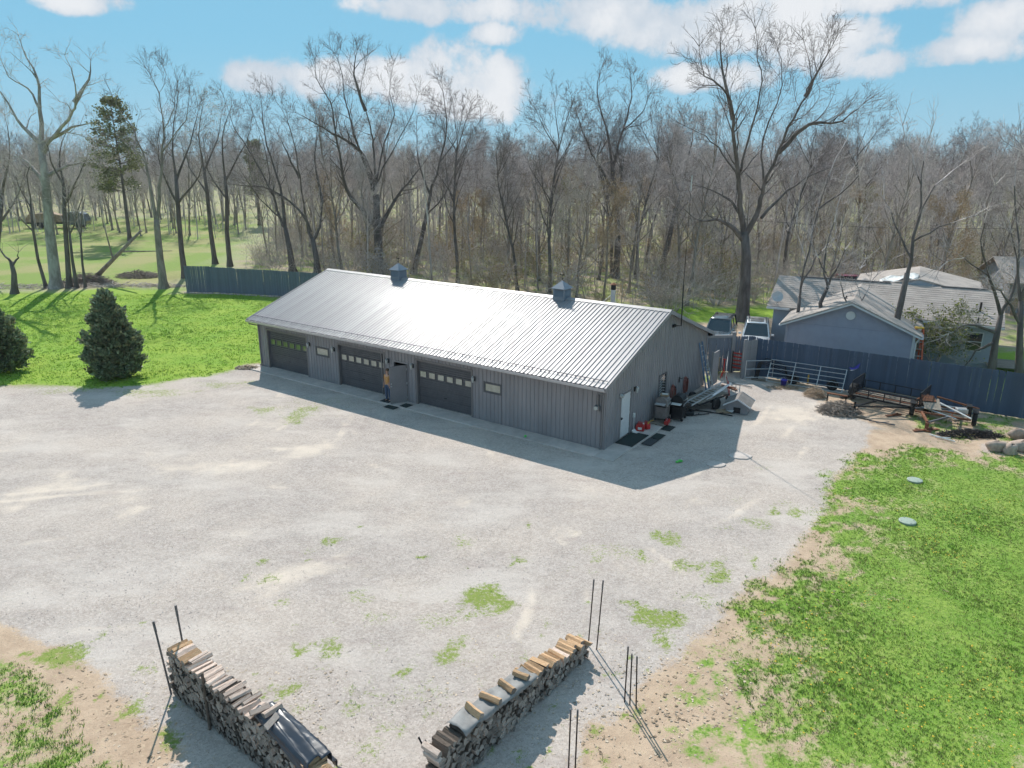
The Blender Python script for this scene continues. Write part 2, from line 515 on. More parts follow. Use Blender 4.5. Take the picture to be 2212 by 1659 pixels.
def sdist(poly, X, Y):
    """signed distance to a polygon, positive inside"""
    inside = np.zeros(X.shape, bool); d = np.full(X.shape, 1e9)
    n = len(poly)
    for i in range(n):
        ax, ay = poly[i]; bx, by = poly[(i + 1) % n]
        c = ((ay > Y) != (by > Y)) & (X < (bx - ax) * (Y - ay) / ((by - ay) if by != ay else 1e-9) + ax)
        inside ^= c
        ex, ey = bx - ax, by - ay; L2 = ex * ex + ey * ey + 1e-12
        t = np.clip(((X - ax) * ex + (Y - ay) * ey) / L2, 0, 1)
        d = np.minimum(d, np.hypot(X - ax - t * ex, Y - ay - t * ey))
    return np.where(inside, d, -d)


def soft(sd, w):
    return np.clip(0.5 + sd / w, 0, 1)


BX0, BY0, BYAW = 4.0259, 29.2723, -0.6065
BL, BW, BH, BRZ, BOE, BOG = 23.66, 11.92, 3.18, 5.256, 0.57, 0.243
bc, bs = math.cos(BYAW), math.sin(BYAW)


def BWp(a, t, z=0.0):
    return (BX0 + a * bc - t * bs, BY0 + a * bs + t * bc, z)


LAWN_L = np.vstack([px_poly([(-900, 870), (-200, 848), (0, 834), (100, 828), (230, 838), (330, 830), (450, 812), (548, 786)]),
                    [BWp(-BL - .2, 0.6)[:2], BWp(-BL - .2, BW)[:2], (-2, 58), (-9, 64), (-21, 66.6), (-31.5, 68.9)], px_poly([(360, 627), (200, 624), (0, 634), (-250, 640), (-900, 650)])])
LAWN_R = px_poly([(2900, 955), (2212, 985), (2110, 988), (1990, 978), (1900, 988), (1830, 1032), (1815, 1110), (1760, 1180), (1705, 1270), (1640, 1330), (1560, 1385), (1520, 1430), (1505, 1520), (1485, 1600), (1475, 1760), (2900, 1760)])
LAWN_LL = px_poly([(-300, 1395), (0, 1437), (60, 1470), (130, 1530), (190, 1590), (250, 1659), (275, 1760), (-300, 1760)])
GREEN_S = px_poly([(1965, 905), (2050, 893), (2212, 898), (2500, 930), (2500, 985), (2212, 962), (2130, 950), (2040, 950)])
FIELD = np.vstack([px_poly([(-900, 650), (-250, 638), (0, 630), (200, 620), (360, 622), (400, 620)]), [(-31, 72), (-40, 110), (-62, 190)], px_poly([(250, 470), (-300, 470), (-900, 500)])])
YARD_A = np.array([(11.5, 57.5), (13, 63), (22, 64), (24, 59.5), (19, 57.0), (14.5, 56.5)])
YARD_B = np.array([(26.5, 45.5), (24.6, 36.8), (40, 26), (60, 30), (60, 46), (36, 48)])
DRIVE = np.array([(12.8, 43.0), (10.5, 50), (11.5, 57), (14.5, 56.5), (19, 57), (24, 59.5), (24, 64), (40, 66), (60, 70), (60, 62), (27, 58), (20, 46), (18, 42)])
DIRT_R = px_poly([(1880, 930), (1850, 1000), (1795, 1060), (1785, 1120), (1715, 1190), (1640, 1262), (1550, 1335), (1470, 1395), (1410, 1440), (1340, 1510), (1280, 1590), (1240, 1700), (1240, 1760), (1560, 1760), (1560, 1520), (1590, 1420), (1690, 1330), (1745, 1270), (1800, 1180), (1850, 1110), (1870, 1032), (1920, 995), (2000, 985), (2110, 995), (2125, 950), (2000, 915)])
DIRT_LL = px_poly([(-300, 1325), (0, 1335), (90, 1390), (220, 1455), (320, 1535), (370, 1600), (420, 1760), (240, 1760), (170, 1590), (50, 1480), (0, 1445), (-300, 1400)])
DIRT_F = px_poly([(1660, 812), (1780, 835), (1900, 850), (2000, 870), (2100, 930), (1930, 935), (1850, 905), (1740, 850), (1640, 830)])
PATCH = [(1045, 1298, 52, 26, 1), (1440, 1162, 30, 16, .8), (1420, 1335, 48, 22, .9), (1425, 1385, 36, 26, .9), (862, 1452, 30, 20, 1), (640, 893, 34, 16, .7),
         (985, 1395, 34, 30, .8), (645, 1480, 40, 18, .8), (860, 1290, 16, 9, .5), (300, 1530, 34, 22, 1), (140, 1415, 34, 14, .9), (1000, 1170, 24, 14, .5), (1510, 1220, 50, 14, .7),
         (1545, 1245, 26, 14, .8), (720, 1405, 30, 16, .7), (930, 1540, 30, 14, .5), (760, 1530, 30, 18, .6), (800, 1395, 26, 12, .6), (1330, 1190, 50, 14, .4), (660, 880, 80, 22, .35),
         (800, 1620, 40, 24, .5), (880, 1500, 90, 40, .35), (1290, 1235, 30, 10, .4), (1640, 1130, 30, 12, .5), (1650, 1010, 24, 8, .4), (180, 830, 200, 14, .5), (340, 848, 90, 8, .6), (470, 830, 60, 7, .6),
         (770, 1280, 30, 20, .4), (830, 1330, 30, 14, .45), (930, 1345, 40, 20, .45), (650, 1530, 30, 16, .5), (1040, 1470, 24, 14, .5), (560, 885, 26, 8, .7)]
_rp = np.random.default_rng(19)
for _ in range(170):
    _q = (_rp.uniform(520, 1420), 1110 + 545 * _rp.random() ** .7, 4 + 16 * _rp.random() ** 2, 3 + 9 * _rp.random() ** 2, _rp.uniform(.4, .9))
    PATCH.append(_q)
for _ in range(26):
    PATCH.append((_rp.uniform(40, 380), _rp.uniform(1330, 1640), _rp.uniform(6, 20), _rp.uniform(4, 12), _rp.uniform(.5, 1)))
for _ in range(24):
    PATCH.append((_rp.uniform(1380, 1720), _rp.uniform(1050, 1420), _rp.uniform(6, 26), _rp.uniform(4, 12), _rp.uniform(.35, .8)))
DUST = [(1180, 1120, 150, 40), (1080, 1070, 130, 28), (600, 880, 70, 40), (830, 1060, 260, 30), (250, 1000, 330, 40), (700, 980, 160, 24), (980, 1090, 90, 20), (1280, 1160, 90, 24), (380, 1110, 280, 40), (600, 1240, 200, 40), (1270, 1060, 60, 20), (1600, 985, 40, 14), (1540, 1000, 40, 14), (1740, 900, 70, 26)]


def smooth_px(pts):
    p = px_poly(pts); out = []
    for i in range(len(p) - 1):
        a, b2, c, d = p[max(i - 1, 0)], p[i], p[i + 1], p[min(i + 2, len(p) - 1)]
        for k in range(6):
            f = k / 6; out.append(.5 * (2 * b2 + (c - a) * f + (2 * a - 5 * b2 + 4 * c - d) * f * f + (3 * b2 - a - 3 * c + d) * f ** 3))
    return np.array(out + [p[-1]])


TRACKS = [smooth_px(q) for q in ([(-100, 985), (250, 1000), (650, 985), (1000, 1040), (1250, 1120), (1430, 1250)], [(-100, 1110), (350, 1075), (800, 1075), (1150, 1110), (1420, 1130), (1600, 1060), (1700, 960)],
                                 [(640, 845), (560, 930), (330, 1010), (-80, 1060)], [(800, 890), (720, 1000), (480, 1110), (100, 1190), (-100, 1230)], [(980, 940), (960, 1060), (800, 1200), (520, 1290), (100, 1330)],
                                 [(990, 945), (1080, 1040), (1280, 1100), (1500, 1060), (1660, 930), (1700, 880)], [(640, 850), (760, 960), (1050, 1070), (1200, 1240), (1180, 1390)])]


def ell(X, Y, cx, cy, rx, ry):
    c = G(cx, cy); ax = np.linalg.norm(G(cx + rx, cy) - c); ay = np.linalg.norm(G(cx, cy + ry) - G(cx, cy - ry)) / 2
    return 1 - np.sqrt(((X - c[0]) / ax) ** 2 + ((Y - c[1]) / ay) ** 2)


def masks(X, Y):
    n1 = fbm(X, Y, 0.55, 3); n2 = fbm(X, Y, 0.18, 9); n3 = fbm(X, Y, 1.7, 21)
    wob = (n1 - .5) * 1.7 + (n3 - .5) * 0.7
    gr = soft(sdist(LAWN_L, X, Y) + wob * .8, 1.0)
    r = sdist(LAWN_R, X, Y) + .55
    n4 = fbm(X, Y, 3.6, 27, 2)
    bare = np.clip((n1 * .25 + n3 * .35 + n4 * .40 - .42) * 5.5, 0, 1)          # thin, patchy turf near the bare strip
    thick = np.clip((r + 0.3) / 4.2, 0, 1) ** .7 * np.clip(.55 + .45 * (X - 5.5) / 4, .45, 1)
    grr = soft(r + wob, 0.7) * np.clip((thick + bare * .9 - 0.12 - (n2 - .5) * .7) * .9, 0, .9)
    ll = sdist(LAWN_LL, X, Y)
    grl = soft(ll + wob * .5, 0.5) * np.clip(.42 + bare * .7 - .22, 0, .74)
    gs = soft(sdist(GREEN_S, X, Y) + wob, 1.2) * np.clip(.05 + bare * .7, 0, .7)
    ya = np.maximum(soft(sdist(YARD_A, X, Y), 1.0), soft(sdist(YARD_B, X, Y), 1.0))
    grass = np.maximum.reduce([gr, grr, grl, gs, ya])
    moss = np.zeros_like(X)
    for cx, cy, rx, ry, s in PATCH:
        e = ell(X, Y, cx, cy, rx * 1.25, ry * 1.25)
        moss = np.maximum(moss, np.clip((e + (n3 - .5) * 2.2 + (n1 - .5) * .8 + .15) * 1.6, 0, 1) * s * np.clip((e + .6) * 3, 0, 1))
    dirt = np.maximum.reduce([soft(sdist(DIRT_R, X, Y) + wob * .7, 1.0), soft(sdist(DIRT_LL, X, Y) + wob * .6, .9), .8 * soft(sdist(DIRT_F, X, Y) + wob, 1.6),
                              soft(sdist(DRIVE, X, Y) + wob * .3, 1.0), soft(sdist(LAWN_R, X, Y) + .5, 1.), soft(sdist(LAWN_LL, X, Y) + .3, .8), soft(sdist(GREEN_S, X, Y) + .5, 1.)])
    dust = np.zeros_like(X)
    for cx, cy, rx, ry in DUST:
        dust = np.maximum(dust, np.clip((ell(X, Y, cx, cy, rx * 1.25, ry * 1.3) * .7 + (n2 - .5) * 2.2 + (n1 - .5) * 2.4) * .8, 0, 1) * .75)
    for pl in TRACKS:
        for off in (-.8, .8):
            q = pl.copy(); tg = np.gradient(pl, axis=0); tg /= np.linalg.norm(tg, axis=1, keepdims=True); q = q + np.stack([-tg[:, 1], tg[:, 0]], 1) * off
            dd_ = np.full(X.shape, 1e9)
            for (ax, ay), (bx, by) in zip(q, q[1:]):
                ex, ey = bx - ax, by - ay; tt = np.clip(((X - ax) * ex + (Y - ay) * ey) / (ex * ex + ey * ey), 0, 1); dd_ = np.minimum(dd_, np.hypot(X - ax - tt * ex, Y - ay - tt * ey))
            dust = np.maximum(dust, np.exp(-(dd_ / .26) ** 2) * np.clip((n1 * .6 + n2 * .4 - .36) * 3.2, 0, 1) * .75)
    # everything that is neither yard, lawn nor drive is woodland floor or field
    yard = np.array([(-70, 40), (-70, 5), (60, 5), (60, 27), (25.4, 33.1), (14.3, 41.8), (13.2, 42), BWp(0, BW)[:2], BWp(-BL, BW)[:2], BWp(-BL, 0)[:2], G(548, 786)[:2], G(330, 830)[:2], G(0, 834)[:2], G(-900, 870)[:2]])
    out = soft(-sdist(yard, X, Y), 0.6)
    fld = soft(sdist(FIELD, X, Y) + wob * 2, 5)
    litter = out * (1 - soft(sdist(DRIVE, X, Y), 1)) * (1 - fld)
    turf = np.maximum.reduce([soft(sdist(LAWN_R, X, Y) + .5, 1.0), soft(sdist(LAWN_LL, X, Y) + .5, 1.0), soft(sdist(GREEN_S, X, Y) + .5, 1.0)])
    return grass, dirt, moss, dust, litter, fld, turf


def axis(lo, hi, fine, reach, g=1.13):
    a = list(np.arange(lo, hi + 1e-6, fine)); s = fine; v = hi
    while v < reach:
        s *= g; v += s; a.append(v)
    s = fine; v = lo; pre = []
    while v > -reach:
        s *= g; v -= s; pre.append(v)
    return np.array(pre[::-1] + a)


gx = axis(-13, 23, 0.2, 3000); gy = axis(9.5, 44, 0.22, 3000)
GX, GY = np.meshgrid(gx, gy)
mk = masks(GX, GY)
near = np.exp(-((np.maximum(np.hypot(GX, GY - 25) - 40, 0)) / 20) ** 2)
GZ = (fbm(GX, GY, .35, 5) - .5) * .05 * near - 0.02
far_rise = np.clip((GY - 120) / 500, 0, 1)
bx_l = (GX - BX0) * bc + (GY - BY0) * bs; by_l = -(GX - BX0) * bs + (GY - BY0) * bc
flat = soft(np.minimum(np.minimum(bx_l + BL + 2.5, 3 - bx_l), np.minimum(by_l + 2.5, BW + 2.5 - by_l)), 1.5)
GZ = GZ * (1 - flat) - 0.02 * flat
nx_, ny_ = len(gx), len(gy)
idx = np.arange(nx_ * ny_).reshape(ny_, nx_)
FQ = np.stack([idx[:-1, :-1].ravel(), idx[:-1, 1:].ravel(), idx[1:, 1:].ravel(), idx[1:, :-1].ravel()], 1)
m = bpy.data.materials.new('ground'); m.use_nodes = True
t = m.node_tree; b = t.nodes['Principled BSDF']
tcn = N(t, 'ShaderNodeTexCoord'); ob = tcn.outputs['Object']


def ATTR(nm):
    a = N(t, 'ShaderNodeAttribute'); a.attribute_name = nm; return a.outputs['Fac']


fine = NOISE(t, ob, 9.0, 4, .7); mid = NOISE(t, ob, 1.5, 5, .6); low = NOISE(t, ob, .22, 4, .55); vfine = NOISE(t, ob, 34, 3, .7)
vor = N(t, 'ShaderNodeTexVoronoi'); vor.inputs['Scale'].default_value = 17.0; t.links.new(ob, vor.inputs['Vector'])
vs = N(t, 'ShaderNodeSeparateColor'); t.links.new(vor.outputs['Color'], vs.inputs[0])
stn = RAMP(t, vs.outputs[0], 0.0, 1.0)
gcol = MIX(t, RAMP(t, mid, .3, .7), (0.475, 0.415, 0.378), (0.41, 0.358, 0.326))
gcol = MIX(t, MATH(t, 'MULTIPLY', RAMP(t, low, .38, .66), .7), gcol, (0.545, 0.468, 0.41))
gcol = MIX(t, .4, gcol, MIX(t, stn, (0.16, 0.155, 0.155), (0.66, 0.65, 0.64)), 'SOFT_LIGHT')
gcol = MIX(t, MATH(t, 'MULTIPLY', RAMP(t, vfine, .54, .66), .62), gcol, (0.22, 0.175, 0.155))
gcol = MIX(t, MATH(t, 'MULTIPLY', RAMP(t, NOISE(t, ob, 26, 2, .6), .60, .70), .75), gcol, (0.68, 0.60, 0.56))
dustm = RAMP(t, MATH(t, 'ADD', ATTR('dust'), MATH(t, 'MULTIPLY', MATH(t, 'SUBTRACT', mid, .5), .9)), .25, .8)
gcol = MIX(t, MATH(t, 'MULTIPLY', dustm, .85), gcol, (0.66, 0.56, 0.47))
mpn = N(t, 'ShaderNodeMapping'); mpn.inputs['Scale'].default_value = (.22, .5, 1); mpn.inputs['Rotation'].default_value = (0, 0, .45); t.links.new(ob, mpn.inputs[0])
trk = RAMP(t, NOISE(t, mpn.outputs[0], 1.0, 5, .6), .48, .68)
gcol = MIX(t, MATH(t, 'MULTIPLY', trk, .5), gcol, (0.60, 0.535, 0.485))
trd = RAMP(t, NOISE(t, mpn.outputs[0], 2.3, 4, .6), .55, .72)
gcol = MIX(t, MATH(t, 'MULTIPLY', trd, .35), gcol, (0.33, 0.265, 0.245))
dcol = MIX(t, RAMP(t, mid, .3, .7), (0.53, 0.395, 0.285), (0.41, 0.295, 0.21))
dcol = MIX(t, RAMP(t, fine, .5, .75), dcol, (0.57, 0.43, 0.31))
dcol = MIX(t, MATH(t, 'MULTIPLY', RAMP(t, vfine, .58, .7), .7), dcol, (0.12, 0.085, 0.06))


def mk_mask(nm, amp, lo, hi):
    s = MATH(t, 'ADD', ATTR(nm), MATH(t, 'MULTIPLY', MATH(t, 'SUBTRACT', fine, .5), amp))
    s = MATH(t, 'ADD', s, MATH(t, 'MULTIPLY', MATH(t, 'SUBTRACT', vfine, .5), amp * .6))
    return RAMP(t, s, lo, hi)


col = MIX(t, mk_mask('dirt', .9, .3, .7), gcol, dcol)
mosscol = MIX(t, fine, (0.28, 0.28, 0.085), (0.17, 0.265, 0.05))
col = MIX(t, mk_mask('moss', 2.2, .34, .95), col, mosscol)
lcol = MIX(t, RAMP(t, NOISE(t, ob, .5, 4), .42, .6), (0.38, 0.31, 0.22), (0.27, 0.33, 0.09))
lcol = MIX(t, RAMP(t, fine, .5, .7), lcol, (0.20, 0.15, 0.12))
col = MIX(t, ATTR('litter'), col, lcol)
fcol = MIX(t, RAMP(t, NOISE(t, ob, .11, 5), .4, .62), (0.20, 0.285, 0.06), (0.315, 0.30, 0.125))
fcol = MIX(t, RAMP(t, fine, .45, .8), fcol, (0.17, 0.21, 0.055))
col = MIX(t, ATTR('field'), col, fcol)
grc = MIX(t, RAMP(t, NOISE(t, ob, .35, 5, .6), .35, .65), (0.19, 0.335, 0.034), (0.275, 0.385, 0.045))
grc = MIX(t, RAMP(t, fine, .4, .75), grc, (0.175, 0.30, 0.022))
grc = MIX(t, MATH(t, 'MULTIPLY', RAMP(t, vfine, .52, .70), .5), grc, (0.38, 0.38, 0.14))
tuc = MIX(t, RAMP(t, NOISE(t, ob, .8, 5, .65), .35, .65), (0.165, 0.30, 0.036), (0.25, 0.355, 0.06))
tuc = MIX(t, RAMP(t, fine, .42, .7), tuc, (0.10, 0.20, 0.028))
tuc = MIX(t, MATH(t, 'MULTIPLY', RAMP(t, vfine, .53, .68), .7), tuc, (0.42, 0.39, 0.19))
grc = MIX(t, ATTR('turf'), grc, tuc)
col = MIX(t, mk_mask('grass', 1.5, .22, .78), col, grc)
t.links.new(col, b.inputs['Base Color'])
b.inputs['Roughness'].default_value = .95
b.inputs['Specular IOR Level'].default_value = .2
bu = N(t, 'ShaderNodeBump'); bu.inputs['Strength'].default_value = .45; bu.inputs['Distance'].default_value = .03
hgt = MATH(t, 'ADD', MATH(t, 'MULTIPLY', stn, .45), MATH(t, 'ADD', MATH(t, 'MULTIPLY', fine, .9), MATH(t, 'MULTIPLY', vfine, .5)))
t.links.new(hgt, bu.inputs['Height']); t.links.new(bu.outputs[0], b.inputs['Normal'])
MATS['ground'] = m
gm = raw_mesh('ground', np.stack([GX.ravel(), GY.ravel(), GZ.ravel()], 1), FQ, 'ground', True)
for nm, a in zip(('grass', 'dirt', 'moss', 'dust', 'litter', 'field', 'turf'), mk):
    at = gm.attributes.new(nm, 'FLOAT', 'POINT'); at.data.foreach_set('value', a.ravel().astype(np.float32))
ground = struct(link_mesh('ground', gm))


def sample(poly_bb, n, seed):
    r = np.random.default_rng(seed); x0, x1, y0, y1 = poly_bb
    return r.uniform(x0, x1, n), r.uniform(y0, y1, n), r


def tufts(name, spec, label, matname='grass_blade'):
    V = []
    for bb, n, seed, hgt, wid, blades, which, thr in spec:
        x, y, r = sample(bb, n, seed)
        mm = masks(x, y); g = mm[which]
        if which == 2:
            g = g * (1 - mm[0])
        keep = (g + r.uniform(-.3, .3, n)) > thr
        # nothing grows inside the barn or on its slabs
        lx = (x - BX0) * bc + (y - BY0) * bs; ly = -(x - BX0) * bs + (y - BY0) * bc
        keep &= ~((lx > -BL - .3) & (lx < 1.0) & (ly > -1.0) & (ly < BW + .3))
        ang = np.abs(np.arctan2(x, y)); keep &= ang < .72
        x, y = x[keep], y[keep]; k = len(x)
        sz = np.clip(.7 + (fbm(x, y, .9, 33) - .35) * .9, .45, 1.3) * r.uniform(.7, 1.2, k)
        for j in range(blades):
            a = r.uniform(0, 2 * np.pi, k); le = r.uniform(.1, .75, k); hh = hgt * sz * r.uniform(.6, 1.1, k)
            bx = x + r.normal(0, wid * 3, k); by = y + r.normal(0, wid * 3, k)
            w = wid * r.uniform(.7, 1.3, k)
            z = np.full(k, -.03)
            p0 = np.stack([bx - np.sin(a) * w, by + np.cos(a) * w, z], 1)
            p1 = np.stack([bx + np.sin(a) * w, by - np.cos(a) * w, z], 1)
            p2 = np.stack([bx + np.cos(a) * hh * le, by + np.sin(a) * hh * le, z + hh], 1)
            V.append(np.stack([p0, p1, p2], 1))
    V = np.concatenate(V).reshape(-1, 3)
    F = np.arange(len(V)).reshape(-1, 3)
    return tag(link_mesh(name, raw_mesh(name, V, F, matname)), label, 'grass', kind='stuff')


tufts('turf', [((5.5, 30, 10.5, 31), 90000, 1, .072, .008, 6, 0, .32), ((-12.5, -6, 10.5, 17), 5000, 2, .10, .011, 6, 0, .36), ((18, 30, 29, 36), 3500, 4, .12, .014, 5, 0, .45)], 'darker green tufted grass of the near lawns', 'turf_blade')
tufts('grass', [
                ((-45, -8, 36, 68), 26000, 3, .10, .028, 4, 0, .55), 
                ((-12, 10, 11, 45), 30000, 5, .05, .009, 4, 2, .60)], 'short bright green spring grass of the left lawn and weeds in the gravel')
tufts('dry_grass', [((5.5, 18, 10.5, 24), 5000, 11, .08, .010, 4, 0, .35), ((-12.5, -6, 10.5, 17), 1500, 12, .08, .010, 4, 0, .35)], 'straw coloured dead grass blades mixed through the thin lawn', 'grass_dry')

# dandelions: nobody could count them
x, y, r = sample((6, 27, 11, 29), 5200, 77)
g = masks(x, y)[0]; cl = fbm(x, y, .5, 51); keep = (g > .25) & (cl + r.uniform(-.12, .12, len(x)) > .60) & (np.arctan2(x, y) < .72)
x, y = x[keep], y[keep]; k = len(x); V = []
rad = r.uniform(.014, .026, k); zz = r.uniform(.05, .12, k)
for q in range(6):
    a0, a1 = q * math.pi / 3, (q + 1) * math.pi / 3
    V.append(np.stack([np.stack([x, y, zz + .012], 1), np.stack([x + rad * math.cos(a0), y + rad * math.sin(a0), zz], 1), np.stack([x + rad * math.cos(a1), y + rad * math.sin(a1), zz], 1)], 1))
V = np.concatenate(V).reshape(-1, 3)
tag(link_mesh('dandelions', raw_mesh('dandelions', V, np.arange(len(V)).reshape(-1, 3), 'dandelion')), 'yellow dandelion flowers scattered through the right hand lawn', 'dandelions', kind='stuff')


def chips(name, label, cat, bbs, size, thick, matname, seed, test=None):
    """loose flat flakes / stones as one mass"""
    V = []; r = np.random.default_rng(seed)
    for bb, n in bbs:
        x = r.uniform(bb[0], bb[1], n); y = r.uniform(bb[2], bb[3], n)
        if test is not None:
            kp = test(x, y, r); x, y = x[kp], y[kp]
        k = len(x); a = r.uniform(0, np.pi * 2, k); s = size * r.uniform(.4, 1.5, k); asp = r.uniform(.25, .9, k); h = thick * r.uniform(.4, 1.4, k)
        ca, sa = np.cos(a), np.sin(a); z = -.015
        pts = []
        for (u, v, w) in ((1, 0, 0), (0, 1, 0), (-1, 0, 0), (0, -1, 0), (.1, .1, 1)):
            px = x + (u * ca - v * asp * sa) * s; py = y + (u * sa + v * asp * ca) * s
            pts.append(np.stack([px, py, z + w * h + (0 if w else r.uniform(0, .3, k) * h)], 1))
        for i in range(4):
            V.append(np.stack([pts[i], pts[(i + 1) % 4], pts[4]], 1))
    V = np.concatenate(V).reshape(-1, 3)
    return tag(link_mesh(name, raw_mesh(name, V, np.arange(len(V)).reshape(-1, 3), matname)), label, cat, kind='stuff')


def on_gravel(x, y, r):
    mm = masks(x, y); lx = (x - BX0) * bc + (y - BY0) * bs; ly = -(x - BX0) * bs + (y - BY0) * bc
    return (mm[0] < .3) & (mm[1] < .5) & (mm[4] < .3) & (np.abs(np.arctan2(x, y)) < .72) & ~((lx > -BL - .3) & (lx < 1.0) & (ly > -1.0) & (ly < BW + .3))


chips('gravel_stones', 'loose grey limestone gravel spread over the yard', 'gravel', [((-14, 9, 11, 24), 6500)], .018, .008, 'stone', 5, on_gravel)
chips('wood_chips', 'bark chips and dead leaves littering bare soil round the wood stacks', 'wood chips',
      [((1.2, 6, 11, 17.5), 560), ((-12, -6.6, 11, 15), 380), ((7, 13, 17, 27), 260)], .045, .007, 'litter', 6, lambda x, y, r: masks(x, y)[1] + r.uniform(-.3, .3, len(x)) > .5)
chips('pale_splinters', 'pale split wood splinters lying near the wood stacks', 'splinters', [((-2, 6, 11, 16.5), 900), ((-9, -4, 11, 15), 500)], .035, .006, 'chip', 8)

# ------------------------------------------------------------------ the workshop barn (local: x along the front, y into the depth)
barn = thing('workshop_barn', 'long grey metal workshop barn with three dark garage doors and bright metal roof', 'barn', (BX0, BY0, 0), BYAW)
SL = (BRZ - BH) / (BW / 2)
RIB = 0.2286


def ribbed(a0, a1, flip=1.0, rh=0.030):
    """points (a, depth) of ribbed sheet between a0 and a1"""
    pts = [(a0, 0.0)]
    k = math.ceil((a0 - .036) / RIB)
    while k * RIB + .036 < a1 + 0.04:
        c = k * RIB
        for da, h in ((-.036, 0), (-.018, rh), (.018, rh), (.036, 0)):
            if a0 + 1e-3 < c + da < a1 - 1e-3:
                pts.append((c + da, h))
        k += 1
    pts.append((a1, 0.0))
    return pts


def wall_cells(lo, hi, openings, zt):
    """split a wall into sheets round its openings -> (a0, a1, z0, z1 or None for the wall top)"""
    cuts = sorted(set([lo, hi] + [round(lo + i * .9144, 4) for i in range(1, int((hi - lo) / .9144) + 1)] + [v for o in openings for v in o[:2]]))
    cuts = [c for i, c in enumerate(cuts) if i == 0 or c - cuts[i - 1] > 1e-3]
    out = []
    for a0, a1 in zip(cuts, cuts[1:]):
        mid = (a0 + a1) / 2; z = 0.03
        for o in sorted([o for o in openings if o[0] - 1e-4 < mid < o[1] + 1e-4], key=lambda o: o[2]):
            if o[2] - z > .02:
                out.append((a0, a1, z, o[2]))
            z = o[3]
        out.append((a0, a1, z, None))
    return out


GAR = [(-22.82, -19.33), (-16.63, -13.18), (-10.81, -7.30)]
FRONT_OPEN = [(a, b_, 0.0, 2.37) for a, b_ in GAR] + [(-18.50, -17.44, 1.50, 2.0), (-6.52, -5.49, 1.50, 2.0), (-12.42, -11.50, 0.0, 2.06)]
GABLE_OPEN = [(1.45, 2.41, 0.0, 2.14), (5.54, 6.45, 0.86, 2.08)]


def sheet(name, pts, z0, z1f, place, matname):
    mb = MB(); vs = []
    for a, d in pts:
        vs.append(place(a, d, z0)); vs.append(place(a, d, z1f(a)))
    fs = [(2 * i, 2 * i + 2, 2 * i + 3, 2 * i + 1) for i in range(len(pts) - 1)]
    mb.add(vs, fs)
    return mb.build(name, matname, barn, fix=False)


for a0, a1, z0, z1 in wall_cells(-BL, 0.0, FRONT_OPEN, BH):
    sheet('wall_panel', ribbed(a0, a1), z0, (lambda a, z1=z1: z1 if z1 else BH - .06), lambda a, d, z: (a, -d, z), 'barn_wall')
rake = lambda tt: BH - .06 + SL * min(tt, BW - tt)
gc = wall_cells(0.0, BW, GABLE_OPEN, BH)
for a0, a1, z0, z1 in gc:
    pts = ribbed(a0, a1)
    if a0 < BW / 2 < a1:
        pts = sorted(pts + [(BW / 2, 0.0)])
    sheet('wall_panel', pts, z0, (lambda a, z1=z1: z1 if z1 else rake(a)), lambda a, d, z: (d, a, z), 'barn_wall')
for a0, a1, z0, z1 in wall_cells(0.0, BW, [], BH):
    pts = ribbed(a0, a1)
    if a0 < BW / 2 < a1:
        pts = sorted(pts + [(BW / 2, 0.0)])
    sheet('wall_panel', pts, z0, rake, lambda a, d, z: (-BL - d, a, z), 'barn_wall')
for a0, a1, z0, z1 in wall_cells(-BL, 0.0, [], BH):
    sheet('wall_panel', ribbed(a0, a1), z0, lambda a: BH - .06, lambda a, d, z: (a, BW + d, z), 'barn_wall')
# the inside is dark: a plain floor and liner wall behind the open doorway
MB().b(-BL + .05, -.05, .05, BW - .05, 0.0, .05).build('floor_slab', 'concrete', barn)
MB().b(-13.4, -10.9, 2.6, 2.66, .05, 2.9).build('inner_wall', 'barn_trim', barn)
for a in (-13.4, -10.9):
    MB().b(a - .03, a + .03, .06, 2.58, .05, 2.9).build('inner_wall', 'barn_trim', barn)
MB().b(-13.4, -10.9, .06, 2.6, 2.92, 2.98).build('inner_ceiling', 'barn_trim', barn)
# corner trims, base trim
for x_, y_ in ((0, 0), (-BL, 0), (0, BW), (-BL, BW)):
    sx = .034 if x_ == 0 else -.034; sy = -.034 if y_ == 0 else .034
    mb = MB(); mb.b(x_ + sx - .012, x_ + sx + .012, y_ - .07 if y_ else y_ - .03, y_ + .03 if y_ else y_ + .07, 0.02, BH - .03)
    mb.b(x_ - .07 if x_ == 0 else x_ - .012, x_ + .010 if x_ == 0 else x_ + .07, y_ + sy - .012, y_ + sy + .012, 0.02, BH - .03)
    mb.build('corner_trim', 'barn_wall', barn)

# roof sheets: one mesh per slope, copies side by side
NP = 27; PW = (BL + 2 * BOG) / NP
ps = BW / 2 + BOE; ze = BH - BOE * SL


def roof_mesh(sign):
    mb = MB(); vs = []; ln = PW; n = 4; rp = PW / n; pts = [(0, 0)]
    for k in range(n):
        c = (k + .5) * rp
        pts += [(c - .036, 0), (c - .016, .034), (c + .016, .034), (c + .036, 0)]
    pts.append((ln, 0))
    for a, h in pts:
        vs.append((a, -BOE, ze + h + .02)); vs.append((a, BW / 2, BRZ + h + .02))
    for a in (0, ln):
        pass
    k = len(pts); fs = [(2 * i, 2 * i + 2, 2 * i + 3, 2 * i + 1) for i in range(k - 1)]
    # underside so that the sheet has thickness
    o = len(vs); vs += [(0, -BOE, ze), (ln, -BOE, ze), (ln, BW / 2, BRZ), (0, BW / 2, BRZ)]
    fs += [(o + 3, o + 2, o + 1, o)]
    if sign < 0:
        vs = [(a, BW - y, z) for a, y, z in vs]; fs = [f[::-1] for f in fs]
    mb.add(vs, fs)
    return mb.mesh('roof_panel', 'barn_roof')


